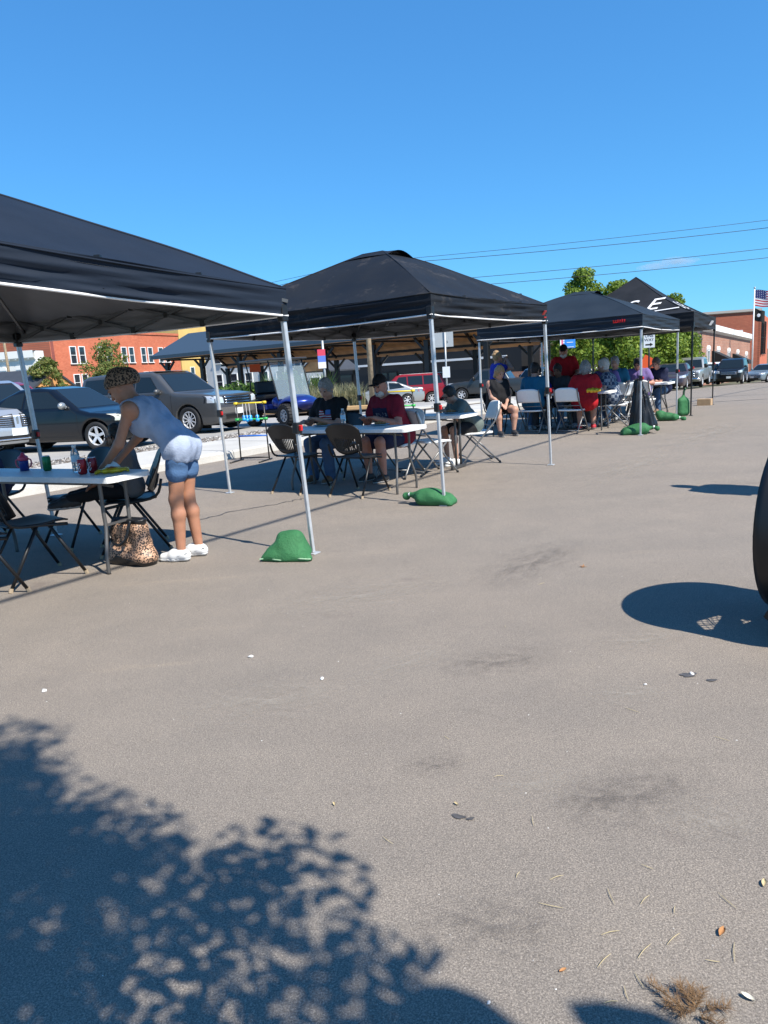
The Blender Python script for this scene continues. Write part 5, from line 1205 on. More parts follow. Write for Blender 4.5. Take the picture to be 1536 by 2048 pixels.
# post with red, white and blue banner
x, y = -2.2, 32.0; rt = thing('street_sign', 'steel post with a red white and blue banner by the grass bed', 'sign', (x, y, tz(x, y)), R(4))
MB().tube([(0, 0, 0), (0, 0, 3.15)], .05, 8).obj('post', M_GALV, rt, True)
for dz, c in ((.27, (.60, .05, .10)), (0, (.10, .18, .55)), (-.27, (.70, .70, .74))): MB().box((-.08, -.06, 2.25 + dz), (.34, .02, .27)).obj('banner_stripe', mat('banner_%d' % int(dz * 100), c, .7), rt)
# flagpole
x, y = 36.6, 71.0; rt = thing('flagpole', 'white flagpole with the stars and stripes and a black flag', 'flagpole', (x, y, tz(x, y)), R(-25))
ph = 8.7; MB().tube([(0, 0, 0), (0, 0, ph)], [.09, .05], 10).obj('mast', M_WTRIM, rt, True); MB().ell((0, 0, ph + .08), (.1, .1, .1), 10, 8).obj('finial', M_GALV, rt, True)
def flagpt(a, b, w, h, z): return (a * w, .12 * math.sin(a * 7) * a, z - b * h - a * .38 + .04 * math.sin(a * 9 + b * 2))
M_FR = mat('flag_red', (.50, .02, .03), .7); M_FW = mat('flag_white', (.75, .75, .75), .7); M_FB = mat('flag_blue', (.02, .03, .14), .7)
fl = bpy.data.objects.new('national_flag', None); link(fl, rt)
for k in range(13):
    MB().grid(lambda a, b: flagpt(a if k > 6 else .42 + a * .58, (k + b) / 13, 2.4, 1.5, ph - .1), 14, 1).obj('stripe', M_FR if k % 2 == 0 else M_FW, fl, True)
MB().grid(lambda a, b: flagpt(a * .42, b * 7 / 13, 2.4, 1.5, ph - .1), 8, 6).obj('canton', M_FB, fl, True)
st_ = MB()
for j in range(5):
    for i in range(6):
        q = flagpt((i + .5) / 6 * .42, (j + .5) / 5 * 7 / 13, 2.4, 1.5, ph - .1); st_.box((q[0], q[1] - .012, q[2]), (.045, .006, .045))
so = st_.obj('star', M_FW, fl); so['kind'] = 'stuff'
MB().grid(lambda a, b: flagpt(a, b, .95, 1.1, ph - 1.8), 8, 4).obj('black_flag', mat('flag_black', (.01, .01, .01), .8), rt, True); MB().ell((.42, -.06, ph - 2.5), (.15, .01, .17), 12, 6).obj('flag_emblem', M_FW, rt)

# ================================================================== PEOPLE
def skinm(name, c):
    if name in MATS: return MATS[name]
    m = mat(name, c, .5, 0, .4, var=.08, scale=18); b = m.node_tree.nodes['Principled BSDF']; b.inputs['Subsurface Weight'].default_value = .08; b.inputs['Subsurface Radius'].default_value = (.01, .004, .002); return m
SK_TAN = skinm('tan_skin', (.40, .19, .115)); SK_FAIR = skinm('fair_skin', (.44, .245, .175)); SK_RED = skinm('ruddy_skin', (.42, .20, .145)); SK_DARK = skinm('brown_skin', (.20, .095, .06))
def cloth(name, c, rough=.85): return mat(name, c, rough, 0, .25, var=.10, scale=9, bump=.25, bscale=70)
M_EYE = mat('eye_dark', (.015, .01, .008), .2); M_LIP = mat('lip', (.32, .10, .085), .5)
def v3(*a): return np.array(a, float)
def ik(a, c, l1, l2, hint):
    a, c, hint = map(lambda q: np.array(q, float), (a, c, hint)); d = c - a; L = np.linalg.norm(d); L2 = min(L, (l1 + l2) * .995); u = d / L; c = a + u * L2
    x = (l1 * l1 - l2 * l2 + L2 * L2) / (2 * L2); h = math.sqrt(max(l1 * l1 - x * x, 0)); n = hint - u * (hint @ u); n /= np.linalg.norm(n); return a + u * x + n * h, c
def hand(f, w, d, side, k=.005, s=1.0, flat=None, curl=.5):
    """palm and five fingers from wrist w along d; flat = palm normal"""
    d = d / np.linalg.norm(d); nrm = np.array(flat if flat is not None else (0, 0, -1), float); nrm = nrm - d * (nrm @ d); nrm /= np.linalg.norm(nrm); sd = np.cross(d, nrm) * side
    f.cone(w, w + d * .035 * s, .027 * s, .030 * s, .012)
    for i, (o, L) in enumerate(((.028, .066), (.010, .076), (-.009, .072), (-.027, .056))):
        kn = w + d * .085 * s + sd * o * s; f.cone(w + d * .02 * s + sd * o * .7 * s, kn, .0145 * s, .012 * s, .012)
        m = kn + (d * math.cos(curl * .5) + nrm * math.sin(curl * .5)) * L * .5 * s + sd * o * .08; t = m + (d * math.cos(curl * 1.3) + nrm * math.sin(curl * 1.3)) * L * .5 * s
        f.cone(kn, m, .0098 * s, .0090 * s, k); f.cone(m, t, .0090 * s, .0075 * s, k)
    b = w + d * .025 * s + sd * .026 * s; m = b + (d * .6 + sd * .75 + nrm * .25) * .04 * s; t = m + (d * .95 + sd * .25 + nrm * .3) * .034 * s
    f.cone(b, m, .0135 * s, .011 * s, .010); f.cone(m, t, .011 * s, .0085 * s, k)

def person(label, loc, face, skin=SK_FAIR, shirt=None, pants=None, shoes=None, hair=None, hairstyle='short', seated=True, lean=12, res=.012, H=1.0, fat=0.0, yaw=0, nod=25, lw=None, rw=None,
           pel=None, knees=None, ankles=None, sleeve=.55, tank=False, longp=True, cap=None, beard=None, glasses=False, group='people at the tables', tilt=0, prints=None, shortlen=.75, bust=0.0, name='person', flatpalm=(0, 0, -1), twist=0, hikehem=0.0, elbow_hint=None, low_pants=False):
    root = thing(name, label, 'person', loc, -R(face), group); S = H
    P = v3(*(pel or ((0, 0, .555) if seated else (0, 0, .90 * S)))); l = R(lean); fw = v3(0, math.sin(l), math.cos(l)); bk = v3(0, math.cos(l), -math.sin(l)); tw = R(twist)
    rt = v3(math.cos(tw), math.sin(tw), 0)
    waist = P + fw * .17 * S; chest = P + fw * .36 * S + bk * .01; nb = P + fw * .485 * S - bk * .005; shc = P + fw * .445 * S
    sh = {q: shc + rt * q * .175 * S for q in (-1, 1)}; M = Matrix.Rotation(R(yaw), 3, 'Z') @ Matrix.Rotation(R(tilt), 3, 'Y') @ Matrix.Rotation(-R(nod), 3, 'X'); M = np.array(M)
    hr, hf, hu = M[:, 0], M[:, 1], M[:, 2]
    head = nb + fw * .075 * S + (hu * .085 + hf * .03) * S + v3(0, 0, .02)
    hip = {q: P + v3(q * .085 * S, .02 if seated else 0, -.03) for q in (-1, 1)}
    if knees is None: knees = {q: v3(q * .13, .44 * S, .50) if seated else v3(q * .10, .03, .48 * S) for q in (-1, 1)}
    if ankles is None: ankles = {q: v3(q * .13, .40 * S, .09) if seated else v3(q * .11, 0, .09) for q in (-1, 1)}
    knees = {q: v3(*knees[q]) for q in knees}; ankles = {q: v3(*ankles[q]) for q in ankles}
    wr = {}; el = {}
    for q, t in ((-1, lw), (1, rw)):
        t = v3(*t) if t is not None else v3(q * .16, .34, .74) if seated else v3(q * .24, .05, .82 * S)
        hint = (elbow_hint or {}).get(q, (q * .6, -.4, -.7)); el[q], wr[q] = ik(sh[q], t, .285 * S, .255 * S, hint)
    allp = np.array([P, head, nb] + list(knees.values()) + list(ankles.values()) + list(el.values()) + list(wr.values())); lo, hi = allp.min(0) - .32, allp.max(0) + .32; lo[2] = max(lo[2], -.03)
    F = fat
    def torso(f, e, top=True, down=True):
        r = lambda x: x * S + e
        if down: f.cone(P - rt * .075 * S, P + rt * .075 * S, r(.112) + F * .8, r(.112) + F * .8, .04)
        for q in (-1, 1):
            f.cone(P + rt * q * .07 * S, waist + rt * q * .05 * S + bk * F * .5, r(.105) + F, r(.098) + F * 1.2, .05); f.cone(waist + rt * q * .05 * S + bk * F * .5, chest + rt * q * .075 * S, r(.098) + F * 1.2, r(.105) + F * .7, .05)
            if bust: f.ell(chest + rt * q * .075 * S + bk * (.075 + F * .5) - fw * .03, (.07 + e, .065 + e, .07 + e), None, .05)
        f.cone(chest - rt * .06 * S, chest + rt * .06 * S, r(.100) + F * .5, r(.100) + F * .5, .05)
        if top:
            for q in (-1, 1): f.cone(nb - fw * .035, sh[q], r(.062), r(.060), .05)
    # ---- body: one continuous skin
    f = Field(lo, hi, res); torso(f, 0)
    f.cone(nb - fw * .03, head - hu * .05 * S - hf * .012, .060 * S, .054 * S, .03)
    f.ell(head, (.074 * S, .094 * S, .112 * S), M, .02); f.cone(head + hf * .035 - hu * .05, head + hf * .062 - hu * .088, .052 * S, .032 * S, .03)
    f.cone(head - hr * .035 + hf * .025 - hu * .06, head + hr * .035 + hf * .025 - hu * .06, .042 * S, .042 * S, .03)
    f.cone(head + hf * .090 + hu * .012, head + hf * .110 - hu * .024, .0095, .0145, .012)
    for q in (-1, 1):
        f.ell(head + hr * q * .076 * S - hf * .008 - hu * .008, (.012, .022, .032), M, .008); f.ell(head + hr * q * .031 + hf * .099 + hu * .010, (.017, .012, .010), M, .012, True)
        f.cone(head + hr * q * .016 + hf * .090 + hu * .028, head + hr * q * .05 + hf * .078 + hu * .026, .010, .009, .012)
    f.cone(head - hr * .02 + hf * .090 - hu * .056, head + hr * .02 + hf * .090 - hu * .056, .010, .010, .010)
    for q in (-1, 1):
        f.cone(sh[q], el[q], .047 * S + F * .25, .039 * S + F * .15, .03); f.cone(el[q], wr[q], .040 * S + F * .12, .026 * S, .02); hand(f, wr[q], (wr[q] - el[q]), q, res * .5, S, flatpalm)
        f.cone(hip[q], knees[q], .083 * S + F * .5, .056 * S + F * .2, .035); c_ = knees[q] * .68 + ankles[q] * .32 - (0 if seated else 1) * bk * .012; f.cone(knees[q], c_, .054 * S + F * .15, .055 * S + F * .15, .03); f.cone(c_, ankles[q], .055 * S + F * .15, .036 * S, .03)
    f.mesh('body', skin, root)
    face_ = bpy.data.objects.new('face', None); link(face_, root)
    for q in (-1, 1):
        MB().ell(head + hr * q * .031 * S + hf * .087 * S + hu * .010, (.012, .009, .007), 8, 6, Matrix(M.tolist())).obj('eye', M_EYE, face_, True)
        MB().tube([Vector(head + hr * q * .016 + hf * .101 * S + hu * .031), Vector(head + hr * q * .048 + hf * .086 * S + hu * .029)], .0045, 5).obj('eyebrow', hair or M_EYE, face_)
    MB().tube([Vector(head - hr * .022 + hf * .090 * S - hu * .056), Vector(head + hf * .0995 * S - hu * .055), Vector(head + hr * .022 + hf * .090 * S - hu * .056)], .0055, 6).obj('mouth', M_LIP, face_, True)
    # ---- clothes
    if shirt is not None:
        f = Field(lo, hi, res); e = .016 if low_pants else .014
        torso(f, e)
        if hikehem: f.cone(P + v3(0, .01, -hikehem) - rt * .07, P + v3(0, .01, -hikehem) + rt * .07, .106 + F, .106 + F, .05); f.plane(P + v3(0, 0, -hikehem - .02), (0, .25, -1))
        if not tank:
            for q in (-1, 1): t = sh[q] + (el[q] - sh[q]) * sleeve; f.cone(sh[q], t, .066 * S + F * .3, .064 * S + F * .3, .03); f.plane(*[v3(0, 0, 9), v3(0, 0, 1)])
            if sleeve > 1.2:
                for q in (-1, 1): f.cone(el[q], wr[q], .055, .042, .02)
        f.wave(.0045, 38, 3)
        f.cone(nb + fw * .02, nb + fw * .16, .066 * S, .075 * S, .01, True)
        if tank:
            for q in (-1, 1): f.ell(sh[q] + rt * q * .030 - fw * .015, (.062, .085, .085), None, .01, True)
            f.ell(nb + bk * .075 + fw * .01, (.075, .06, .07), None, .01, True)
        so = f.mesh('shirt', shirt, root)
        for (pm, cu, cv, w_, h_, nm) in (prints or ()):
            c0 = chest + bk * (.135 + F) + rt * cu + fw * cv
            def pf(a, b): return tuple(c0 + rt * (a - .5) * w_ + fw * (b - .5) * h_ + bk * .03)
            g = MB().grid(pf, 8, 6).obj(nm, pm, so, True); md = g.modifiers.new('wrap', 'SHRINKWRAP'); md.target = so; md.wrap_mode = 'ABOVE_SURFACE'; md.offset = .004
    if pants is not None:
        f = Field(lo, hi, res); e = .012
        f.cone(P - v3(.075 * S, 0, 0), P + v3(.075 * S, 0, 0), (.104 if low_pants else .114) * S + .003 + F * .8, .114 * S + .003 + F * .8, .03); 
        if not low_pants: f.cone(P - rt * .06, P + fw * .05 - rt * .05, .103 * S + F * .8, .095 * S + F * .8, .03); f.cone(P + rt * .06, P + fw * .05 + rt * .05, .103 * S + F * .8, .095 * S + F * .8, .03)
        if low_pants: f.plane(P + v3(0, 0, .02), (0, 0, 1))
        for q in (-1, 1):
            if longp: f.cone(hip[q], knees[q], .084 * S + e + F * .4, .066 * S + e + F * .2, .03); f.cone(knees[q], ankles[q] - v3(0, 0, .01), .066 * S + e, .055 * S + e, .03)
            else: t = hip[q] + (knees[q] - hip[q]) * shortlen; f.cone(hip[q], t, (.080 if low_pants else .086) * S + e + F * .4, (.078 if low_pants else .084) * S + e + F * .3, .03)
        if not longp:
            for q in (-1, 1):
                d_ = knees[q] - hip[q]; 
        f.wave(.004, 34, 5); f.mesh('trousers' if longp else 'shorts', pants, root)
    if shoes is not None:
        for q in (-1, 1):
            a = ankles[q]; d = a - knees[q]; fx = v3(0, 1, 0) if seated or True else d; fx = fx / np.linalg.norm(fx); z0 = a[2] - .088
            r_ = min(res, .009); f = Field(a + v3(-.14, -.16, -.12), a + v3(.14, .26, .08), r_); o = v3(a[0], a[1], z0)
            f.cone(o + fx * -.035 + v3(0, 0, .045), o + fx * .06 + v3(0, 0, .045), .040, .042, .03); f.cone(o + fx * .06 + v3(0, 0, .040), o + fx * .155 + v3(0, 0, .030), .043, .034, .03); f.cone(a - v3(0, 0, .02), a + fx * .05 - v3(0, 0, .035), .045, .042, .03)
            f.plane(o, (0, 0, -1)); f.plane(a + v3(0, 0, .012), (0, -.25, 1)); sho = f.mesh('shoe', shoes, root)
            f = Field(a + v3(-.14, -.16, -.12), a + v3(.14, .26, .0), r_); f.cone(o + fx * -.035 + v3(0, 0, .045), o + fx * .06 + v3(0, 0, .045), .045, .047, .03); f.cone(o + fx * .06 + v3(0, 0, .040), o + fx * .158 + v3(0, 0, .034), .048, .040, .03); f.plane(o + v3(0, 0, .001), (0, 0, -1)); f.plane(o + v3(0, 0, .022), (0, 0, 1))
            f.mesh('sole', M_WTRIM if shoes in (MATS.get('white_leather'), ) else mat('grey_sole', (.35, .34, .33), .8), sho)
    # ---- hair, cap, beard, glasses
    if hair is not None and cap is None and hairstyle != 'none':
        f = Field(head - .30, head + .26, min(res, .010)); up_ = .016 if hairstyle == 'short' else .026
        f.ell(head + hu * .018 - hf * .014, (.080 * S + up_ * .5, .100 * S + up_ * .5, .112 * S + up_), M, .02)
        if hairstyle in ('bob', 'long'):
            for q in (-1, 1): f.cone(head + hr * q * .07 - hf * .01 + hu * .03, head + hr * q * .078 - hf * .02 - hu * (.09 if hairstyle == 'bob' else .15), .034, .030, .03)
            f.cone(head - hf * .08, head - hf * .08 - hu * (.08 if hairstyle == 'bob' else .18), .055, .05, .03)
        if hairstyle == 'bun': f.ell(head - hf * .10 + hu * .09, (.05, .05, .045), M, .02)
        f.wave(.008, 60, 9); f.ell(head + hf * .108 - hu * .035, (.064, .066, .112), M, .02, True); f.mesh('hair', hair, root)
    if cap is not None:
        f = Field(head - .25, head + .30, min(res, .010)); f.ell(head + hu * .03 - hf * .006, (.086 * S, .104 * S, .108 * S), M, .02); f.plane(head + hu * .035, -hu + hf * .12); cp_ = f.mesh('cap', cap, root)
        f = Field(head - .25, head + .32, .008); f.ell(head + hf * .125 + hu * .052, (.070, .070, .010), M @ np.array(Matrix.Rotation(R(10), 3, 'X')), .01); f.mesh('brim', cap, cp_)
        if hair is not None: f = Field(head - .2, head + .2, .009); f.ell(head - hf * .012, (.081, .098, .108), M, .01); f.plane(head + hu * .045, hu); f.plane(head - hf * .005, hf); f.plane(head - hu * .06, -hu); f.mesh('hair', hair, root)
    if beard is not None:
        f = Field(head - .22, head + .22, min(res, .008)); f.ell(head + hf * .052 - hu * .078, (.062, .058, .060), M, .02); f.wave(.004, 90, 2); f.ell(head + hf * .10 - hu * .052, (.020, .03, .010), M, .004, True); f.plane(head - hu * .036, hu); f.mesh('beard', beard, root)
    if glasses:
        g = MB()
        for q in (-1, 1):
            g.tube([Vector(head + hr * (q * .033 + .023 * math.cos(a_)) + hf * .106 + hu * (.010 + .017 * math.sin(a_))) for a_ in [k_ * .5236 for k_ in range(12)]], .0028, 5, True); g.tube([Vector(head + hr * q * .056 + hf * .104 + hu * .012), Vector(head + hr * q * .080 - hf * .005 + hu * .012)], .0028, 5)
        g.obj('glasses', M_TRIM, root)
    root['_head'] = [float(x) for x in head]
    return root

H_GREY = mat('grey_hair', (.26, .25, .24), .6, var=.35, scale=60, bump=.5, bscale=120); H_DARK = mat('dark_hair', (.012, .009, .008), .5, var=.3, scale=60, bump=.5, bscale=120); H_BRN = mat('brown_hair', (.09, .05, .028), .5, var=.35, scale=60, bump=.5, bscale=120); H_WHT = mat('white_hair', (.52, .50, .47), .6, var=.2, scale=60, bump=.5, bscale=120); H_BLD = mat('sandy_hair', (.30, .19, .09), .5, var=.3, scale=60, bump=.5, bscale=120)
C_BLACK = cloth('black_cotton', (.012, .012, .014)); C_NAVY = cloth('navy_cotton', (.014, .018, .05)); C_MAROON = cloth('maroon_cotton', (.20, .012, .028)); C_TEE = cloth('grey_green_cotton', (.13, .16, .15)); C_BLUE = cloth('royal_blue_cotton', (.015, .03, .30)); C_TEAL = cloth('teal_cotton', (.02, .13, .22)); C_RED = cloth('red_cotton', (.42, .012, .018)); C_PURP = cloth('mauve_cotton', (.17, .12, .30)); C_JEAN = cloth('blue_denim', (.06, .11, .20)); C_KHAK = cloth('stone_cotton', (.30, .27, .22)); C_DGR = cloth('charcoal_cotton', (.05, .05, .055)); C_WHT = mat('white_leather', (.72, .72, .71), .45); C_SHOE = mat('grey_trainer', (.30, .31, .32), .6); C_BSHOE = mat('black_trainer', (.02, .02, .022), .6); C_RSHOE = mat('red_trainer', (.55, .03, .04), .5); C_BRSH = mat('brown_sandal', (.16, .085, .04), .6)
q = NB('plaid_cotton'); wv1 = q.n('ShaderNodeTexChecker'); wv1.inputs['Scale'].default_value = 16; q.l(q.tc.outputs['Object'], wv1.inputs['Vector']); wv1.inputs['Color1'].default_value = (.02, .04, .09, 1); wv1.inputs['Color2'].default_value = (.20, .24, .30, 1); q.l(wv1.outputs[0], q.b.inputs['Base Color']); q.b.inputs['Roughness'].default_value = .9; C_PLAID = q.m
def leopard(name, base, rough=.8, sc=38):
    q = NB(name); vo = q.n('ShaderNodeTexVoronoi', feature='F1'); vo.inputs['Scale'].default_value = sc; vo.inputs['Randomness'].default_value = .9; wv = q.n('ShaderNodeVectorMath', operation='ADD'); q.l(q.tc.outputs['Object'], wv.inputs[0])
    nz = q.n('ShaderNodeTexNoise'); nz.inputs['Scale'].default_value = 22; q.l(q.tc.outputs['Object'], nz.inputs['Vector']); ms = q.n('ShaderNodeVectorMath', operation='SCALE'); ms.inputs['Scale'].default_value = .03; q.l(nz.outputs[1], ms.inputs[0]); q.l(ms.outputs[0], wv.inputs[1]); q.l(wv.outputs[0], vo.inputs['Vector'])
    q.l(q.ramp(vo.outputs['Distance'], [(.10, tuple(x * .5 for x in base)), (.20, (.008, .006, .005)), (.46, (.014, .009, .007)), (.54, base)]), q.b.inputs['Base Color']); q.b.inputs['Roughness'].default_value = rough; return q.m
C_LEO = leopard('leopard_print_cloth', (.22, .15, .10), .8, 62); C_LEOB = leopard('leopard_print_bag', (.50, .30, .19), .5, 80)
M_FRP = mat('print_red', (.35, .02, .03), .8); M_FWP = mat('print_white', (.55, .55, .57), .8); M_FBP = mat('print_blue', (.05, .14, .36), .8); M_PGREY = mat('print_grey', (.18, .19, .22), .8)

# --- woman bending over the near table (faces left)
C_TANK = cloth('grey_blue_jersey', (.33, .385, .50)); C_SHORT = cloth('light_denim', (.065, .13, .25))
wx, wy, wf = -1.60, 5.56, 283
def wl(x, y, z=0):      # world to her local frame
    a = R(wf); dx, dy = x - wx, y - wy; return (dx * math.cos(a) - dy * math.sin(a), dx * math.sin(a) + dy * math.cos(a), z)
w1 = person('woman in grey tank top and leopard head scarf bending over the table', (wx, wy, 0), wf, SK_TAN, C_TANK, C_SHORT, C_WHT, H_DARK, 'none', False, 44, .009, .98, -.016, 4, 34, lw=(-.155, .50, .775), rw=(.10, .54, .79),
            pel=(0, -.085, .885), knees={-1: (-.075, -.025, .49), 1: (.075, -.045, .49)}, ankles={-1: (-.08, -.02, .09), 1: (.085, -.085, .09)}, tank=True, longp=False, shortlen=.44, bust=1, flatpalm=(0, .3, -1), hikehem=.075, low_pants=True, elbow_hint={-1: (-.5, -.8, 0), 1: (.5, -.8, 0)})
hd = np.array(w1['_head']); n_ = R(34); hfv = v3(0, math.cos(n_), -math.sin(n_)); huv = v3(0, math.sin(n_), math.cos(n_))
MM = np.array(Matrix.Rotation(R(4), 3, 'Z') @ Matrix.Rotation(-n_, 3, 'X'))
f = Field(hd - .28, hd + .28, .008); f.ell(hd + MM[:, 2] * .035 - MM[:, 1] * .022, (.098, .125, .118), MM, .02); f.ell(hd - MM[:, 1] * .115 + MM[:, 2] * .02, (.075, .07, .07), MM, .04); f.wave(.005, 50, 4); f.ell(hd + MM[:, 1] * .125 - MM[:, 2] * .075, (.09, .075, .12), MM, .01, True); f.plane(hd + MM[:, 2] * .005 - MM[:, 1] * .02, -MM[:, 2] * 1.0 + MM[:, 1] * .45); f.mesh('head_scarf', C_LEO, w1)
for q in (-1, 1):
    a = {-1: (-.08, -.02), 1: (.085, -.085)}[q]
    for sg in (-1, 1): MB().tube(spl([(a[0] + sg * .030, a[1] - .062, .070), (a[0] + sg * .038, a[1] + .0, .050), (a[0] + sg * .037, a[1] + .055, .047), (a[0] + sg * .033, a[1] + .085, .052)], 4), [.003, .006, .009, .010, .011, .012, .011, .010, .009, .007, .005, .004, .003], 5).obj('shoe_stripe', mat('grey_stripe', (.16, .17, .18), .6), w1)
MB().tube([(math.cos(t * .3) * .10 - .0, -.13 + math.sin(t * .3) * .10, .72 + 0 * t) for t in range(21)], .004, 4, True) if False else None
# --- small child on the chair behind the table, legs stretched out
person('small child seated behind the table with legs stretched out', (-2.16, 6.02, 0), 255, SK_DARK, cloth('mid_grey_cotton', (.13, .13, .135)), C_BLACK, C_BSHOE, H_DARK, 'short', True, 6, .010, .66, 0, 20, 20, lw=(-.12, .22, .60), rw=(.12, .22, .60), pel=(0, -.06, .535), knees={-1: (-.08, .20, .52), 1: (.08, .20, .52)}, ankles={-1: (-.09, .42, .50), 1: (.08, .43, .50)}, name='child')
# --- person cut off by the left edge
person('seated person cut off by the left edge with bare forearm', (-3.70, 6.74, 0), 205, SK_RED, C_NAVY, C_JEAN, C_SHOE, H_BRN, 'short', True, 14, .012, 1.0, .03, 0, 25, lw=(-.02, .30, .80), rw=(.16, .40, .80), sleeve=.75)
# --- table two
flag = [(M_FBP, -.045, .03, .09, .075, 'flag_print')] + [((M_FRP if k % 2 == 0 else M_FWP), .0, -.016 - .019 * k + (.0), .19, .017, 'flag_print') for k in range(5)] + [((M_FRP if k % 2 == 0 else M_FWP), .055, .058 - .019 * k, .09, .017, 'flag_print') for k in range(4)]
person('grey haired woman in black flag shirt and jeans at the table', (-.55, 9.55, 0), 212, SK_FAIR, C_BLACK, C_JEAN, C_BRSH, H_GREY, 'short', True, 13, .011, 1.0, .022, 4, 30, lw=(.02, .36, .80), rw=(.20, .42, .78), prints=flag, bust=1, group='people at the second table')
person('bearded man in black cap and maroon shirt looking down', (.24, 9.28, 0), 226, SK_RED, C_MAROON, C_NAVY, C_BSHOE, H_GREY, 'short', True, 22, .011, 1.04, .040, 10, 20, lw=(-.12, .46, .79), rw=(.12, .47, .79), cap=C_BLACK, beard=H_WHT, longp=False, prints=[(C_NAVY, 0, -.03, .30, .26, 'shirt_front')] + [(M_PGREY, -.10 + .055 * k, -.02, .034, .07, 'letter_print') for k in range(4)], group='people at the second table')
person('boy in glasses and grey green shirt bent over the table', (1.32, 10.22, 0), 247, SK_FAIR, C_TEE, C_BLACK, C_WHT, H_DARK, 'short', True, 40, .010, .86, .0, 6, 32, lw=(-.10, .50, .78), rw=(.14, .44, .78), pel=(0, -.02, .545), glasses=True, longp=False, group='people at the second table')
# --- under the third canopy
G3 = 'people under the third canopy'
person('standing woman in royal blue shirt raising a hand to her face', (2.62, 15.9, 0), 75, SK_FAIR, C_BLUE, C_BLACK, C_SHOE, H_BLD, 'short', False, 3, .013, .96, .01, 0, -6, lw=(-.05, .26, 1.42), rw=(.05, .24, 1.42), bust=1, group=G3, sleeve=.4)
person('heavy seated woman in black tank top and shorts, arms in lap', (2.35, 14.15, 0), 168, SK_FAIR, C_BLACK, C_BLACK, C_BSHOE, H_BLD, 'bob', True, 4, .012, .98, .055, 10, 26, lw=(-.05, .30, .60), rw=(.07, .32, .60), tank=True, longp=False, shortlen=.5, bust=1, group=G3, knees={-1: (-.17, .42, .48), 1: (.17, .42, .48)}, ankles={-1: (-.14, .42, .09), 1: (.14, .42, .09)})
person('dark haired person in teal shirt, back to the camera', (3.05, 14.22, 0), 36, SK_FAIR, C_TEAL, C_DGR, C_SHOE, H_DARK, 'short', True, 10, .013, 1.0, .02, 10, 10, group=G3)
person('person in bright blue shirt leaning over the table', (3.30, 15.1, 0), 190, SK_FAIR, C_BLUE, C_JEAN, C_SHOE, H_DARK, 'bob', True, 20, .013, 1.0, .02, 0, 25, group=G3)
person('person in grey shirt facing the camera across the table', (3.80, 15.0, 0), 215, SK_DARK, C_DGR, C_JEAN, C_SHOE, H_DARK, 'short', True, 14, .013, .95, .01, 0, 22, group=G3)
person('standing bearded man in red shirt and dark cap', (3.98, 15.4, 0), 200, SK_RED, C_RED, C_KHAK, C_SHOE, H_GREY, 'short', False, 12, .013, 1.0, .05, 0, 22, cap=C_BLACK, beard=H_WHT, group=G3, lw=(-.2, .34, .98), rw=(.2, .34, .98), prints=[(M_FWP, .08, .03, .07, .02, 'chest_print'), (M_FWP, .08, .0, .07, .015, 'chest_print')])
person('grey haired person in red shirt seated, back to the camera', (3.92, 13.72, 0), 20, SK_FAIR, C_RED, C_DGR, C_RSHOE, H_GREY, 'bob', True, 16, .013, .98, .05, 0, 14, longp=False, group=G3)
person('dark haired person in black shirt across the table from the red shirt', (4.32, 14.82, 0), 215, SK_DARK, C_BLACK, C_DGR, C_SHOE, H_DARK, 'bob', True, 16, .013, .98, .02, 0, 14, group=G3)
person('white haired person in blue plaid shirt seated sideways', (4.70, 14.42, 0), 300, SK_FAIR, C_PLAID, C_DGR, C_SHOE, H_WHT, 'short', True, 16, .013, 1.0, .03, 0, 18, longp=False, group=G3)
person('person in mauve shirt with short hair behind the plaid shirt', (4.85, 15.3, 0), 215, SK_FAIR, C_PURP, C_JEAN, C_SHOE, H_GREY, 'short', True, 12, .013, 1.02, .02, 0, 14, group=G3)
person('person in teal shirt with grey hair farther along the table', (5.35, 16.2, 0), 215, SK_FAIR, C_TEAL, C_JEAN, C_SHOE, H_GREY, 'short', True, 10, .014, 1.04, .03, 0, 16, group=G3)
person('dark haired person in purple shirt with head bowed', (5.95, 16.45, 0), 212, SK_RED, C_PURP, C_DGR, C_SHOE, H_DARK, 'short', True, 18, .014, 1.0, .05, 0, 36, group=G3)
person('man in navy shirt and jeans resting head on his hand', (6.78, 17.25, 0), 232, SK_RED, C_NAVY, C_JEAN, C_BRSH, H_BRN, 'short', True, 26, .014, 1.0, .02, 10, 30, lw=(.10, .42, .80), rw=(.10, .36, 1.06), group=G3, elbow_hint={1: (.5, .4, -.8)})

# ================================================================== SMALL THINGS
M_CANA = mat('can_aluminium', (.6, .6, .62), .25, .9); M_CANR = mat('red_can_print', (.34, .008, .015), .25, .3); M_CANM = mat('maroon_can_print', (.20, .006, .015), .25, .3); M_CANG = mat('green_can_print', (.01, .16, .05), .25, .3)
TZ = .736
def can(x, y, body, label, mark=True):
    rt = thing('drink_can', label, 'can', (x, y, TZ), R(-25), 'drink cans on the near table')
    MB().lathe([(.001, .004), (.024, .0), (.033, .010), (.033, .105), (.027, .117), (.0265, .121), (.024, .118), (.001, .118)], 20).obj('can_body', body, rt, True)
    MB().lathe([(.027, .1165), (.0275, .122), (.0255, .122), (.025, .119)], 20, cap=False).obj('rim', M_CANA, rt, True)
    if mark:
        for k in range(3):
            P = [(.0338 * math.cos(R(-120 + a * 7)), .0338 * math.sin(R(-120 + a * 7)), .035 + .02 * k + .012 * math.sin(a * .9 + k)) for a in range(9)]; MB().tube(P, .0028, 4).obj('label_script', M_FW, rt)
can(-2.25, 5.42, M_CANR, 'red soda can nearest the yellow snack bag'); can(-2.19, 5.47, M_CANM, 'dark maroon soda can beside the red one'); can(-2.70, 5.83, M_CANG, 'green soda can standing alone on the near table', False)
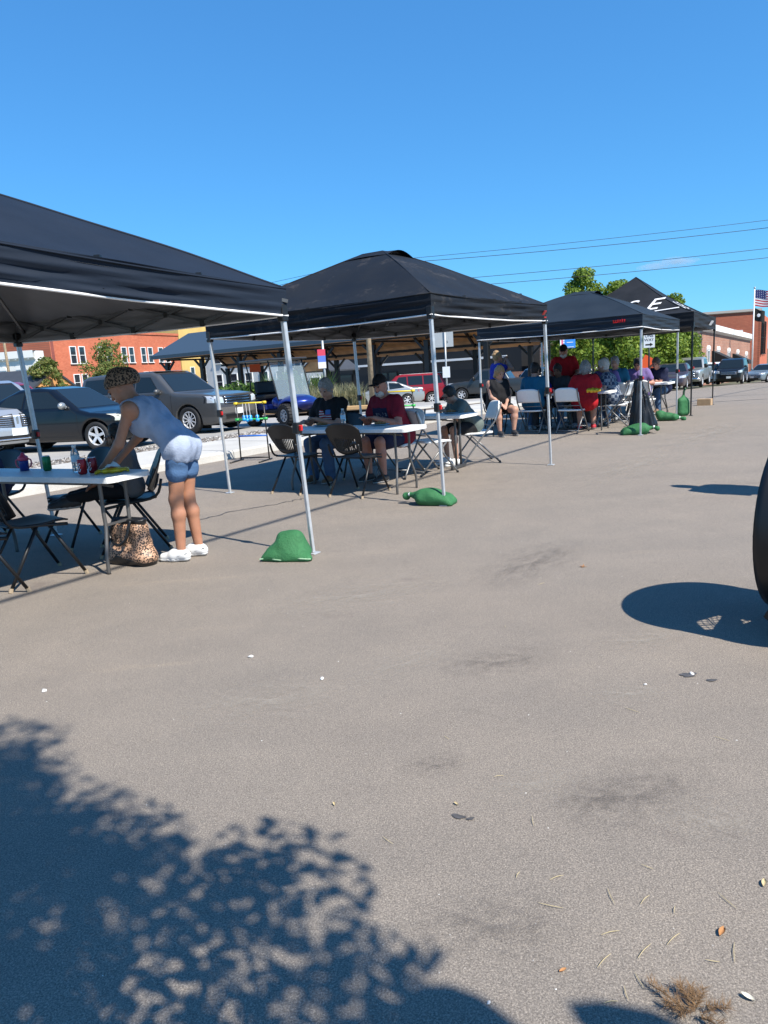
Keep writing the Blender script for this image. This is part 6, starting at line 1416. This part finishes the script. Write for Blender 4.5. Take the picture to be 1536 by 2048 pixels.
rt = thing('sippy_cup', 'blue cup with a pink lid at the left of the near table', 'cup', (-2.94, 5.94, TZ)); MB().lathe([(.001, 0), (.034, 0), (.038, .07), (.036, .09)], 18).obj('cup_body', mat('blue_cup', (.01, .03, .20), .3), rt, True); MB().lathe([(.040, .085), (.040, .115), (.02, .13), (.012, .15), (.001, .152)], 18).obj('lid', mat('pink_lid', (.60, .06, .12), .35), rt, True)
for sg in (-1, 1): MB().tube(spl([(sg * .036, 0, .10), (sg * .062, 0, .085), (sg * .058, 0, .04), (sg * .036, 0, .025)], 4), .006, 6).obj('handle', mat('pink_lid', (.6, .06, .12)), rt, True)
M_PET = mat('clear_plastic', (.85, .90, .92), .06, 0, .5, trans=.85); M_LBL = mat('pale_blue_label', (.55, .68, .75), .5)
def bottle(x, y, z, label):
    rt = thing('water_bottle', label, 'bottle', (x, y, z), 0, 'water bottles on the tables')
    MB().lathe([(.001, .004), (.028, 0), (.032, .01), (.031, .05), (.029, .06), (.032, .075), (.032, .14), (.026, .165), (.014, .185), (.0135, .20)], 18).obj('bottle_body', M_PET, rt, True)
    MB().lathe([(.0325, .085), (.0328, .135)], 18, cap=False).obj('paper_label', M_LBL, rt, True); MB().lathe([(.016, .193), (.0165, .212), (.001, .213)], 14).obj('screw_cap', M_WTRIM, rt, True)
bottle(-2.36, 5.58, TZ, 'clear water bottle behind the soda cans'); bottle(-.42, 8.72, TZ, 'clear water bottle before the woman in the flag shirt')
rt = thing('snack_bag', 'yellow snack bag under the bending woman\'s hand', 'snack bag', (-2.02, 5.39, TZ), R(20)); f = Field((-.14, -.10, -.01), (.14, .10, .08), .006); f.ell((0, 0, .020), (.10, .065, .024), None, .01); f.cone((-.115, -.05, .014), (-.115, .05, .014), .007, .007, .03); f.cone((.115, -.05, .014), (.115, .05, .014), .007, .007, .03); f.wave(.005, 60, 1); f.plane((0, 0, 0), (0, 0, -1)); f.mesh('packet', mat('yellow_foil', (.70, .45, .02), .25, .3), rt); MB().ell((.0, -.01, .040), (.045, .03, .008), 12, 6).obj('packet_mark', mat('brown_print', (.25, .06, .02), .4), rt)
rt = thing('paper_wrap', 'crumpled white paper behind the yellow snack bag', 'paper', (-2.05, 5.50, TZ)); f = Field((-.09, -.09, -.01), (.09, .09, .10), .007); f.ell((0, 0, .03), (.055, .05, .035), None, .01); f.wave(.014, 70, 6); f.plane((0, 0, 0), (0, 0, -1)); f.mesh('paper', M_WTRIM, rt)
def plate(x, y, label, food=True):
    rt = thing('paper_plate', label, 'plate', (x, y, TZ), 0, 'paper plates on the tables'); MB().lathe([(.001, .004), (.075, .004), (.095, .012), (.115, .018), (.115, .014), (.09, .006), (.07, .0)], 24).obj('plate', mat('blue_grey_plate', (.30, .38, .46), .6), rt, True)
    if food:
        f = Field((-.10, -.10, 0), (.10, .10, .09), .008); f.ell((-.02, 0, .028), (.05, .04, .022), None, .01); f.ell((.04, .02, .024), (.03, .03, .018), None, .01); f.wave(.006, 80, 3); f.mesh('food', mat('toasted_bun', (.30, .14, .05), .7), rt)
plate(-.70, 8.95, 'paper plate with food left of the water bottle'); plate(.02, 8.50, 'paper plate before the man in the cap'); plate(1.0, 9.9, 'paper plate before the boy in glasses')
rt = thing('snack_bag', 'yellow snack bag on the table under the third canopy', 'snack bag', (3.95, 13.25, TZ)); f = Field((-.16, -.12, -.01), (.16, .12, .12), .009); f.ell((0, 0, .04), (.13, .09, .045), None, .01); f.wave(.012, 50, 1); f.plane((0, 0, 0), (0, 0, -1)); f.mesh('packet', mat('yellow_foil', (.7, .45, .02)), rt)
rt = thing('soda_cup', 'small red cup on the table between the white chairs', 'cup', (3.35, 13.95, TZ)); MB().lathe([(.001, 0), (.03, 0), (.042, .11), (.039, .11), (.028, .006)], 16).obj('cup_body', mat('red_cup', (.45, .01, .02), .4), rt, True)

# ------------------------------------------------------------------ green sandbags
q = NB('green_woven_sack'); wv = q.n('ShaderNodeTexChecker'); wv.inputs['Scale'].default_value = 170; q.l(q.tc.outputs['Object'], wv.inputs['Vector']); wv.inputs['Color1'].default_value = (.026, .125, .046, 1); wv.inputs['Color2'].default_value = (.040, .165, .062, 1)
q.l(q.mix(.7, wv.outputs[0], q.ramp(q.noise(9, 5), [(.3, (.8, .8, .8)), (.7, (1.2, 1.2, 1.2))]), 'MULTIPLY'), q.b.inputs['Base Color']); q.b.inputs['Roughness'].default_value = .68; q.b.inputs['Specular IOR Level'].default_value = .3; q.bump(q.noise(16, 7, .72), .8, .02); M_SACK = q.m
def sandbag(label, x, y, rz, kind, s=1.0):
    rt = thing('sandbag', label, 'sandbag', (x, y, tz(x, y)), rz, 'green sandbags on the canopy feet'); rt.scale = (s * (1.06 if kind == 'heap' else 1), s, s * (.88 if kind == 'heap' else 1)); h = .010
    if kind == 'heap':
        f = Field((-.26, -.20, -.02), (.26, .20, .30), h); f.ell((0, .02, .06), (.17, .12, .09), None, .04); f.ell((.01, .05, .14), (.10, .08, .09), None, .08); f.cone((-.16, -.07, .02), (.16, -.07, .02), .028, .028, .08); f.cone((-.05, .05, .20), (.05, .05, .20), .02, .02, .06)
    elif kind == 'long':
        f = Field((-.34, -.18, -.02), (.34, .18, .24), h); f.cone((-.10, -.045, .07), (.15, -.05, .055), .075, .058, .05); f.cone((-.10, .045, .07), (.15, .05, .055), .075, .058, .05); f.cone((.21, -.075, .022), (.21, .075, .022), .018, .018, .07); f.ell((-.02, 0, .09), (.13, .09, .07), None, .06); f.cone((-.20, 0, .09), (-.25, .01, .10), .028, .018, .04); f.cone((-.25, .01, .10), (-.29, .03, .08), .02, .04, .02)
    elif kind == 'tied':
        f = Field((-.34, -.2, -.02), (.34, .2, .30), h); f.cone((-.12, -.05, .08), (.10, -.04, .065), .075, .06, .05); f.cone((-.12, .05, .08), (.10, .04, .065), .075, .06, .05); f.ell((-.14, 0, .13), (.08, .10, .06), None, .06); f.cone((.15, 0, .06), (.20, 0, .05), .03, .02, .04); f.cone((.20, 0, .05), (.26, .01, .03), .02, .045, .02)
    else:
        f = Field((-.22, -.2, -.02), (.22, .2, .58), h); f.cone((-.06, 0, .09), (-.055, 0, .30), .095, .085, .05); f.cone((.06, 0, .09), (.055, 0, .30), .095, .085, .05); f.cone((0, 0, .34), (.02, 0, .44), .055, .022, .06)
    f.wave(.007, 17, int(x * 10) % 50 + 1); f.plane((0, 0, 0), (0, 0, -1)); f.mesh('sack', M_SACK, rt)
    if kind == 'long': MB().lathe([(.022, -.012), (.026, 0), (.022, .012)], 12, Matrix.Rotation(R(90), 3, 'Y'), (-.245, .01, .10)).obj('tie', M_WTRIM, rt)
    if kind == 'tied': MB().lathe([(.024, -.012), (.028, 0), (.024, .012)], 12, Matrix.Rotation(R(90), 3, 'Y'), (.195, 0, .05)).obj('tie', M_WTRIM, rt)
    if kind == 'up': MB().tube(spl([(.02, 0, .44), (.03, 0, .52), (.08, .01, .57)], 4), .022, 7).obj('neck', mat('dark_green_sack', (.02, .07, .03), .6), rt, True)
    if kind == 'heap':
        P = [(-.19 + .38 * i / 10, -.098 + .012 * math.sin(i * 1.3), .026 + .006 * math.sin(i)) for i in range(11)]; MB().tube(P, .006, 5).obj('seam', mat('pale_green_seam', (.30, .48, .30), .6), rt)
    return rt
sandbag('green sandbag heaped on the nearest silver leg', -.745, 5.34, R(-12), 'heap'); sandbag('green sandbag with tied neck on the second canopy\'s near leg', .50, 7.20, R(-22), 'long'); sandbag('long green sandbag beneath the hanging trash bag', 4.52, 12.62, R(170), 'long', 1.15); sandbag('green sandbag with loose tied end by the third canopy\'s far leg', 6.0, 14.95, R(-30), 'tied', 1.15); sandbag('upright green sandbag leaning on the black canopy leg', 6.72, 15.95, R(20), 'up', 1.05)
rt = thing('cardboard_box', 'small tan cardboard box at the farthest black canopy leg', 'box', (8.70, 19.25, tz(8.7, 19.25)), R(-35)); M_CARD = mat('cardboard', (.42, .28, .16), .85, var=.1, scale=12); MB().box((0, 0, .085), (.34, .26, .17), None, .004).obj('carton', M_CARD, rt); MB().box((0, 0, .1715), (.335, .05, .003)).obj('tape', mat('packing_tape', (.5, .38, .22), .3), rt)
# hanging trash bag tied to the third canopy's near leg
rt = thing('trash_bag', 'black plastic trash bag hanging on the third canopy\'s near leg', 'trash bag', (4.62, 12.78, 0)); f = Field((-.40, -.40, .0), (.40, .40, 1.05), .013); f.cone((-.05, -.03, .93), (.02, 0, .12), .035, .20, .05); f.cone((.03, .03, .90), (.12, .02, .13), .03, .18, .05); f.fold(.016, 9, 3.0, (.03, 0)); f.wave(.008, 14, 8); f.plane((0, 0, .06), (0, 0, -1)); f.plane((0, 0, .93), (.4, .2, 1)); f.mesh('sack', mat('black_bin_liner', (.008, .008, .009) , .36, 0, .4), rt); MB().tube([(-.12, -.33, .95), (-.06, -.05, .93), (.06, .06, .92)], .014, 6).obj('tie', M_BLKP, rt)
# leopard tote bag on the ground
rt = thing('tote_bag', 'leopard print tote bag with black straps under the near table', 'bag', (-1.985, 5.50, 0), R(-30)); f = Field((-.30, -.2, -.02), (.30, .2, .46), .009); 
for q_ in (-1, 1): f.cone((q_ * .14, 0, .07), (q_ * .11, 0, .30), .085, .055, .05)
f.cone((0, 0, .07), (0, 0, .30), .082, .056, .06); f.cone((-.14, 0, .06), (.14, 0, .06), .085, .085, .03); f.cone((-.10, 0, .28), (.10, 0, .31), .055, .05, .05); f.wave(.007, 24, 5); f.plane((0, 0, 0), (0, 0, -1)); f.plane((0, 0, .33), (0, 0, 1)); f.mesh('bag_body', C_LEOB, rt)
M_BAGB = mat('black_vinyl', (.01, .01, .011), .35, bump=.2, scale=60); f = Field((-.30, -.2, -.02), (.30, .2, .42), .009); f.cone((-.14, 0, .055), (.14, 0, .055), .091, .091, .03); f.wave(.007, 24, 5); f.plane((0, 0, .002), (0, 0, -1)); f.plane((0, 0, .075), (.18, 0, 1)); f.mesh('bag_base', M_BAGB, rt)
f = Field((-.22, -.14, .28), (.22, .14, .42), .008); f.cone((-.11, 0, .335), (.12, 0, .355), .058, .055, .03); f.plane((0, 0, .315), (0, 0, -1)); f.plane((0, 0, .365), (0, 0, 1)); f.mesh('bag_rim', M_BAGB, rt)
for q_ in (-1, 1): MB().tube(spl([(-.09, q_ * .062, .36), (-.13, q_ * .09, .24), (-.04, q_ * .105, .17), (.06, q_ * .10, .22), (.09, q_ * .062, .36)], 5), .012, 6).obj('strap', M_BAGB, rt, True)

# ------------------------------------------------------------------ drum fan at the right edge
def fan():
    rt = thing('drum_fan', 'large black drum fan on wheels at the right edge', 'fan', (2.11, 3.33, 0), R(45)); R0 = .42; X90 = Matrix.Rotation(R(90), 3, 'X'); c = (0, 0, .52)
    MB().lathe([(R0, -.20), (R0 + .012, -.20), (R0 + .015, -.17), (R0 + .006, -.15), (R0 + .006, .15), (R0 + .015, .17), (R0 + .012, .20), (R0, .20)], 48, X90, c, cap=False).obj('drum', M_BLKST, rt, True)
    for sg in (-1, 1):
        g = MB()
        for k in range(12): r_ = .05 + k * .031; g.tube([(r_ * math.cos(a * .2094), sg * .198, .52 + r_ * math.sin(a * .2094)) for a in range(30)], .003, 4, True)
        for k in range(8): a = k * math.pi / 4; g.tube([(.03 * math.cos(a), sg * .202, .52 + .03 * math.sin(a)), (R0 * math.cos(a), sg * .202, .52 + R0 * math.sin(a))], .004, 4)
        g.obj('guard', mat('fan_guard_wire', (.05, .05, .055), .35, .6), rt)
    MB().lathe([(.001, -.14), (.10, -.13), (.11, 0), (.10, .12), (.001, .14)], 20, X90, c).obj('motor', M_BLKP, rt, True)
    for k in range(6):
        a = k * math.pi / 3 + .4; ca, sa = math.cos(a), math.sin(a)
        def bl(u, v): r_ = .08 + .30 * u; w_ = (.11 + .22 * u) * (v - .5); return (ca * r_ - sa * w_, .30 * w_, .52 + sa * r_ + ca * w_)
        b = MB().grid(bl, 6, 4).obj('blade', mat('red_blade', (.45, .03, .02), .4), rt, True); m_ = b.modifiers.new('t', 'SOLIDIFY'); m_.thickness = .006
    for sg in (-1, 1):
        w = MB().lathe([(.04, -.028), (.10, -.03), (.11, -.015), (.11, .015), (.10, .03), (.04, .028)], 20, Matrix.Rotation(R(90), 3, 'Y'), (sg * .30, .02, .11)).obj('wheel', M_TYRE, rt, True)
        MB().beam((sg * .30, .16, .10), (sg * .36, 0, .42), .03, .03).beam((sg * .30, -.16, .05), (sg * .36, 0, .42), .03, .03).obj('stand_leg', M_BLKST, rt)
    MB().tube([(-.34, .02, .11), (.34, .02, .11)], .014, 7).obj('axle', M_BLKST, rt, True); MB().tube([(-.34, -.16, .02), (.34, -.16, .02)], .016, 7).obj('foot_bar', M_BLKST, rt, True)
    MB().tube(spl([(-.13, .0, .93), (-.12, .0, 1.0), (0, 0, 1.02), (.12, 0, 1.0), (.13, 0, .93)], 4), .011, 7).obj('handle', M_BLKST, rt, True)
fan()

# ------------------------------------------------------------------ what stands outside the frame but shades the road
tree('leafy young tree beside the camera that shades the near road', .95, -.30, 5.2, .78, 1.95, 31, 14500, .029, M_LEAF, .045, 'street trees', shape='cone', z=0, nclump=60)
rt = thing('shadow_plates', 'kerbside sign post behind the camera whose plates shade the road', 'sign', (1.74, -.37, 0), math.atan2(.714, .70))  # added out of view; plate outlines shaped to cast the near road shadows
MB().tube([(0, .03, 0), (0, .03, 2.95)], .022, 8).obj('post', M_GALV, rt, True); XZ = Matrix(((1, 0, 0), (0, 0, -1), (0, 1, 0)))
MB().prism([(-.10, -.30), (.10, -.30), (.11, -.14), (.09, -.05), (.05, .01), (0, .03), (-.05, .01), (-.09, -.05), (-.11, -.14)], .006, XZ, (0, 0, 2.98)).obj('post_plate', M_SGNW, rt)
MB().prism([(-.07, -.30), (.09, -.30), (.08, -.18), (.03, -.06), (-.02, 0), (-.05, -.05), (-.06, -.18)], .006, XZ, (.235, 0, 2.66)).obj('post_plate', M_SGNW, rt); MB().beam((0, .02, 2.4), (.24, .02, 2.4), .02, .02).obj('bracket', M_GALV, rt)
person('person standing right of the frame whose shadow crosses the road', (4.08, 6.36, 0), 320, SK_FAIR, C_RED, C_JEAN, C_SHOE, H_BRN, 'short', False, 2, .020, 1.0, .02, 0, 10, group='people outside the frame')

# ------------------------------------------------------------------ litter and stains on the road
M_STRAW = mat('dry_straw', (.46, .37, .21), .8); M_NEED = mat('brown_needle', (.17, .095, .04), .8); M_LEAFO = mat('orange_dry_leaf', (.36, .17, .06), .7); M_PEB = mat('white_grit', (.62, .60, .57), .8); M_OIL = mat('oil_stain', (.075, .07, .068), .6, var=.3, scale=30)
r = random.Random(21)
spots = [(.18, 2.48), (.39, 1.95), (.65, 1.72), (.52, 1.62), (.60, 1.60), (.66, 1.56), (.48, 1.50), (.44, 1.42), (.33, 2.2), (.92, 2.6), (.80, 1.58), (.30, 1.72), (.40, 1.70), (.74, 1.42), (.85, 1.40), (.68, 1.40), (.50, 1.36), (.46, 1.33), (.42, 1.31), (.54, 1.44), (.62, 1.47), (.36, 1.60), (1.15, 2.35), (-.05, 1.9), (.60, 3.6), (.95, 4.3)]
base = None
for i, (x, y) in enumerate(spots):
    L = r.uniform(.02, .05)
    if base is None: base = o = MB().tube(spl([(-.025, 0, .003), (0, .0015, .004), (.025, -.001, .003)], 3), [.0004, .0007, .0009, .0010, .0009, .0007, .0003], 5).obj('dry_straw', M_STRAW)
    else: o = base.copy(); COL.objects.link(o)
    o.location = (x, y, .001); o.rotation_euler = (0, 0, r.uniform(0, 3.1)); o.scale = (L / .05 * 1.3, 1, 1); tag(o, 'short dry straw blade lying loose on the asphalt', 'straw', 'loose dry straw on the asphalt')
def leaf(x, y, m, label, s=1.0, star=False, rz=0):
    rt = MB()
    if star:
        for k in range(6): a = k * 1.05; rt.grid(lambda u, v: (math.cos(a) * .035 * u - math.sin(a) * .012 * (v - .5) * math.sin(math.pi * min(1, u + .1)), math.sin(a) * .035 * u + math.cos(a) * .012 * (v - .5) * math.sin(math.pi * min(1, u + .1)), .004 + .012 * u * (k % 2)), 4, 2)
    else: rt.grid(lambda u, v: ((u - .5) * .06, (v - .5) * .028 * math.sin(math.pi * (.08 + .84 * u)), .004 + .01 * (2 * v - 1) ** 2 + .006 * u), 6, 4)
    o = rt.obj('dry_leaf', m, None, True); o.location = (x, y, .001); o.scale = (s, s, s); o.rotation_euler = (0, 0, rz); tag(o, label, 'leaf', 'dry leaves on the asphalt')
leaf(.74, 1.48, M_LEAFO, 'curled orange leaf near the bottom right corner', .5, False, .8); leaf(.92, 1.63, M_STRAW, 'yellow leaf at the right edge of the near road', .45, False, 1); leaf(.71, 1.30, mat('pale_leaf', (.62, .58, .48), .8), 'pale torn leaf beside the dry pine sprig', .45, False, 2.4); leaf(1.30, 4.62, M_LEAFO, 'tiny rust leaf far out on the open road', .8, True); leaf(.34, 1.40, M_LEAFO, 'small orange leaf bit left of the pine sprig', .3, False, .3); leaf(-.22, 2.10, M_STRAW, 'yellow leaf bit beside the tree shadow edge', .3, False, 1.8); leaf(.17, 2.06, M_STRAW, 'yellow seed cluster on the middle of the near road', .3, False, 2.2)
rt = thing('pine_sprig', 'dry brown pine sprig at the bottom right', 'twig', (.585, 1.275, 0), R(35)); rt.scale = (.75, .75, .75); st2 = MB(); nd = MB(); rr = random.Random(4)
for bx, by, ln, an in ((0, 0, .07, .2), (.01, .02, .06, 1.2), (-.02, .01, .06, 2.2), (.02, -.02, .07, -.6), (-.02, .03, .10, 1.6), (.01, .01, .05, .7), (-.01, -.02, .06, -1.4), (.0, .0, .06, 2.9)):
    ex, ey = bx + ln * math.cos(an), by + ln * math.sin(an); st2.tube([(bx, by, .008), ((bx + ex) / 2, (by + ey) / 2, .018), (ex, ey, .012)], [.003, .0025, .0012], 5)
    for k in range(110):
        t = rr.random(); px, py = bx + (ex - bx) * t, by + (ey - by) * t; a = an + rr.choice((-1, 1)) * rr.uniform(.4, 1.3); l2 = rr.uniform(.015, .035); z = .012 + rr.random() * .02; q0 = Vector((px, py, z)); q1 = q0 + Vector((math.cos(a) * l2, math.sin(a) * l2, rr.uniform(-.008, .022))); w_ = Vector((-math.sin(a), math.cos(a), 0)) * .0008
        nd.add([q0 - w_, q0 + w_, q1], [(0, 1, 2)])
st2.obj('stem', M_BARK, rt); no = nd.obj('needle', M_NEED, rt); no['kind'] = 'stuff'
mb = MB()
for _ in range(90):
    x, y = r.uniform(-1.8, 1.6), r.uniform(1.25, 6.5)
    if abs(x) > y * .6: continue
    s_ = r.uniform(.0012, .003); a = r.uniform(0, 6.28); ca, sa = math.cos(a), math.sin(a)
    mb.add([(x + (qx * ca - qy * sa) * s_ * 1.4, y + (qx * sa + qy * ca) * s_, .0005 + qz * s_) for qx, qy, qz in _ic], [(0, 1, 2), (0, 2, 3), (0, 3, 4), (0, 4, 5), (0, 5, 1)])
tag(mb.obj('road_grit', M_PEB), 'scattered pale grit on the open road', 'grit', kind='stuff')
for i, (x, y, s_, lb) in enumerate(((-.71, 3.40, .016, 'small white paper scrap left of the middle of the road'), (-.33, 3.08, .016, 'tiny white paper scrap near the middle of the road'), (-1.63, 3.14, .016, 'white paper scrap at the far left above the tree shadow'), (1.05, 2.82, .008, 'white pebble right of the road stains'), (.16, 1.33, .008, 'round pale pebble between the two shadows'), (1.28, 2.89, .008, 'white chip on the dark wet spot'))):
    f = Field((-.06, -.06, -.01), (.06, .06, .05), .003); f.ell((0, 0, s_ * .3), (s_, s_ * .65, s_ * .4), None, .01); f.wave(.004, 90, i + 1); o = f.mesh('paper_scrap' if i < 3 else 'pebble', M_PEB if i != 1 else M_WTRIM); o.location = (x, y, 0); o.rotation_euler = (0, 0, i); tag(o, lb, 'scrap' if i < 3 else 'pebble')
def stain(x, y, a, b, rz, label, m=None):
    n_ = 22; rr = random.Random(int(x * 100)); V = [(0, 0, 0)] + [(a * (1 + .25 * math.sin(3 * t + x) + rr.uniform(-.12, .12)) * math.cos(t), b * (1 + .25 * math.sin(2 * t + y) + rr.uniform(-.12, .12)) * math.sin(t), 0) for t in [6.2832 * k / n_ for k in range(n_)]]
    o = obj('oil_stain', V, [(0, 1 + k, 1 + (k + 1) % n_) for k in range(n_)], m or M_OIL); o.location = (x, y, .003); o.rotation_euler = (0, 0, rz); o['kind'] = 'structure'
stain(1.26, 2.885, .035, .022, .3, ''); stain(1.33, 2.82, .022, .012, .1, ''); stain(.17, 1.995, .020, .012, -.4, ''); stain(.205, 1.98, .012, .008, .2, '')

# ------------------------------------------------------------------ lettering and emblems on the canopies
def on_cloth(root, C, fn, k, a, b, du=.01, dv=.02):
    p0 = fn(k, a, b); u = (fn(k, a + du, b) - fn(k, a - du, b)).normalized(); v = (fn(k, a, b + dv) - fn(k, a, b - dv)).normalized(); n = u.cross(v).normalized(); v = n.cross(u); return p0, u, v, n
def cloth_text(cn, k, a, b, txt, size, m, roof=True, italic=.25, name='lettering'):
    root, C, vp, rp = cn; p0, u, v, n = on_cloth(root, C, rp if roof else vp, k, a, b); o = plate_text(txt, size, m, root, (0, 0, 0), (0, 0, 0), name, .004, italic)
    o.matrix_local = Matrix(((u.x, v.x, n.x, p0.x + n.x * .025), (u.y, v.y, n.y, p0.y + n.y * .025), (u.z, v.z, n.z, p0.z + n.z * .025), (0, 0, 0, 1))); return o
def cloth_patch(cn, k, a, b, w, h, m, roof=True, name='emblem'):
    root, C, vp, rp = cn; p0, u, v, n = on_cloth(root, C, rp if roof else vp, k, a, b); o = MB().box((0, 0, 0), (w, h, .006)).obj(name, m, root)
    o.matrix_local = Matrix(((u.x, v.x, n.x, p0.x + n.x * .022), (u.y, v.y, n.y, p0.y + n.y * .022), (u.z, v.z, n.z, p0.z + n.z * .022), (0, 0, 0, 1))); return o
cloth_text(can4, 3, .80, .33, 'E', .62, M_FW).scale = (1, 1.35, 1); cloth_text(can4, 3, .55, .33, 'S', .62, M_FW).scale = (1, 1.35, 1); cloth_patch(can4, 3, .84, .16, .7, .05, M_FW, name='underline')
cloth_text(can4, 0, .30, .30, 'S  E', .5, M_FW); cloth_patch(can4, 0, .45, .12, 1.6, .05, M_FW, name='underline'); cloth_patch(can4, 0, .72, .5, .5, .12, M_FW, False, 'valance_print')
cloth_patch(can2, 0, .96, .55, .07, .06, M_REDP, False); cloth_patch(can2, 0, .96, .25, .07, .015, M_REDP, False)
for i_ in range(6): cloth_patch(can3, 3, .845 + .012 * i_, .62, .020, .03 if i_ % 2 else .042, M_REDP, False)
cloth_patch(can3, 3, .875, .48, .20, .010, M_REDP, False)

# one small fair-weather cloud low over the trees
q = NB('cloud_vapour'); q.nt.nodes.remove(q.b); vo = q.n('ShaderNodeVolumePrincipled'); vo.inputs['Color'].default_value = (1, 1, 1, 1); vo.inputs['Density'].default_value = .012; vo.inputs['Anisotropy'].default_value = .2; q.l(vo.outputs[0], q.nt.nodes['Material Output'].inputs['Volume'])
rt = thing('cloud', 'small thin white cloud low over the trees', 'cloud', (480, 1200, 140), R(-12))
for dx, dz, a_, b_ in ((0, 0, 42, 7), (-26, -2, 26, 5), (24, 3, 24, 4.5), (6, 5, 20, 6)): MB().ell((dx, 0, dz), (a_, 14, b_), 20, 12).obj('puff', q.m, rt, True)
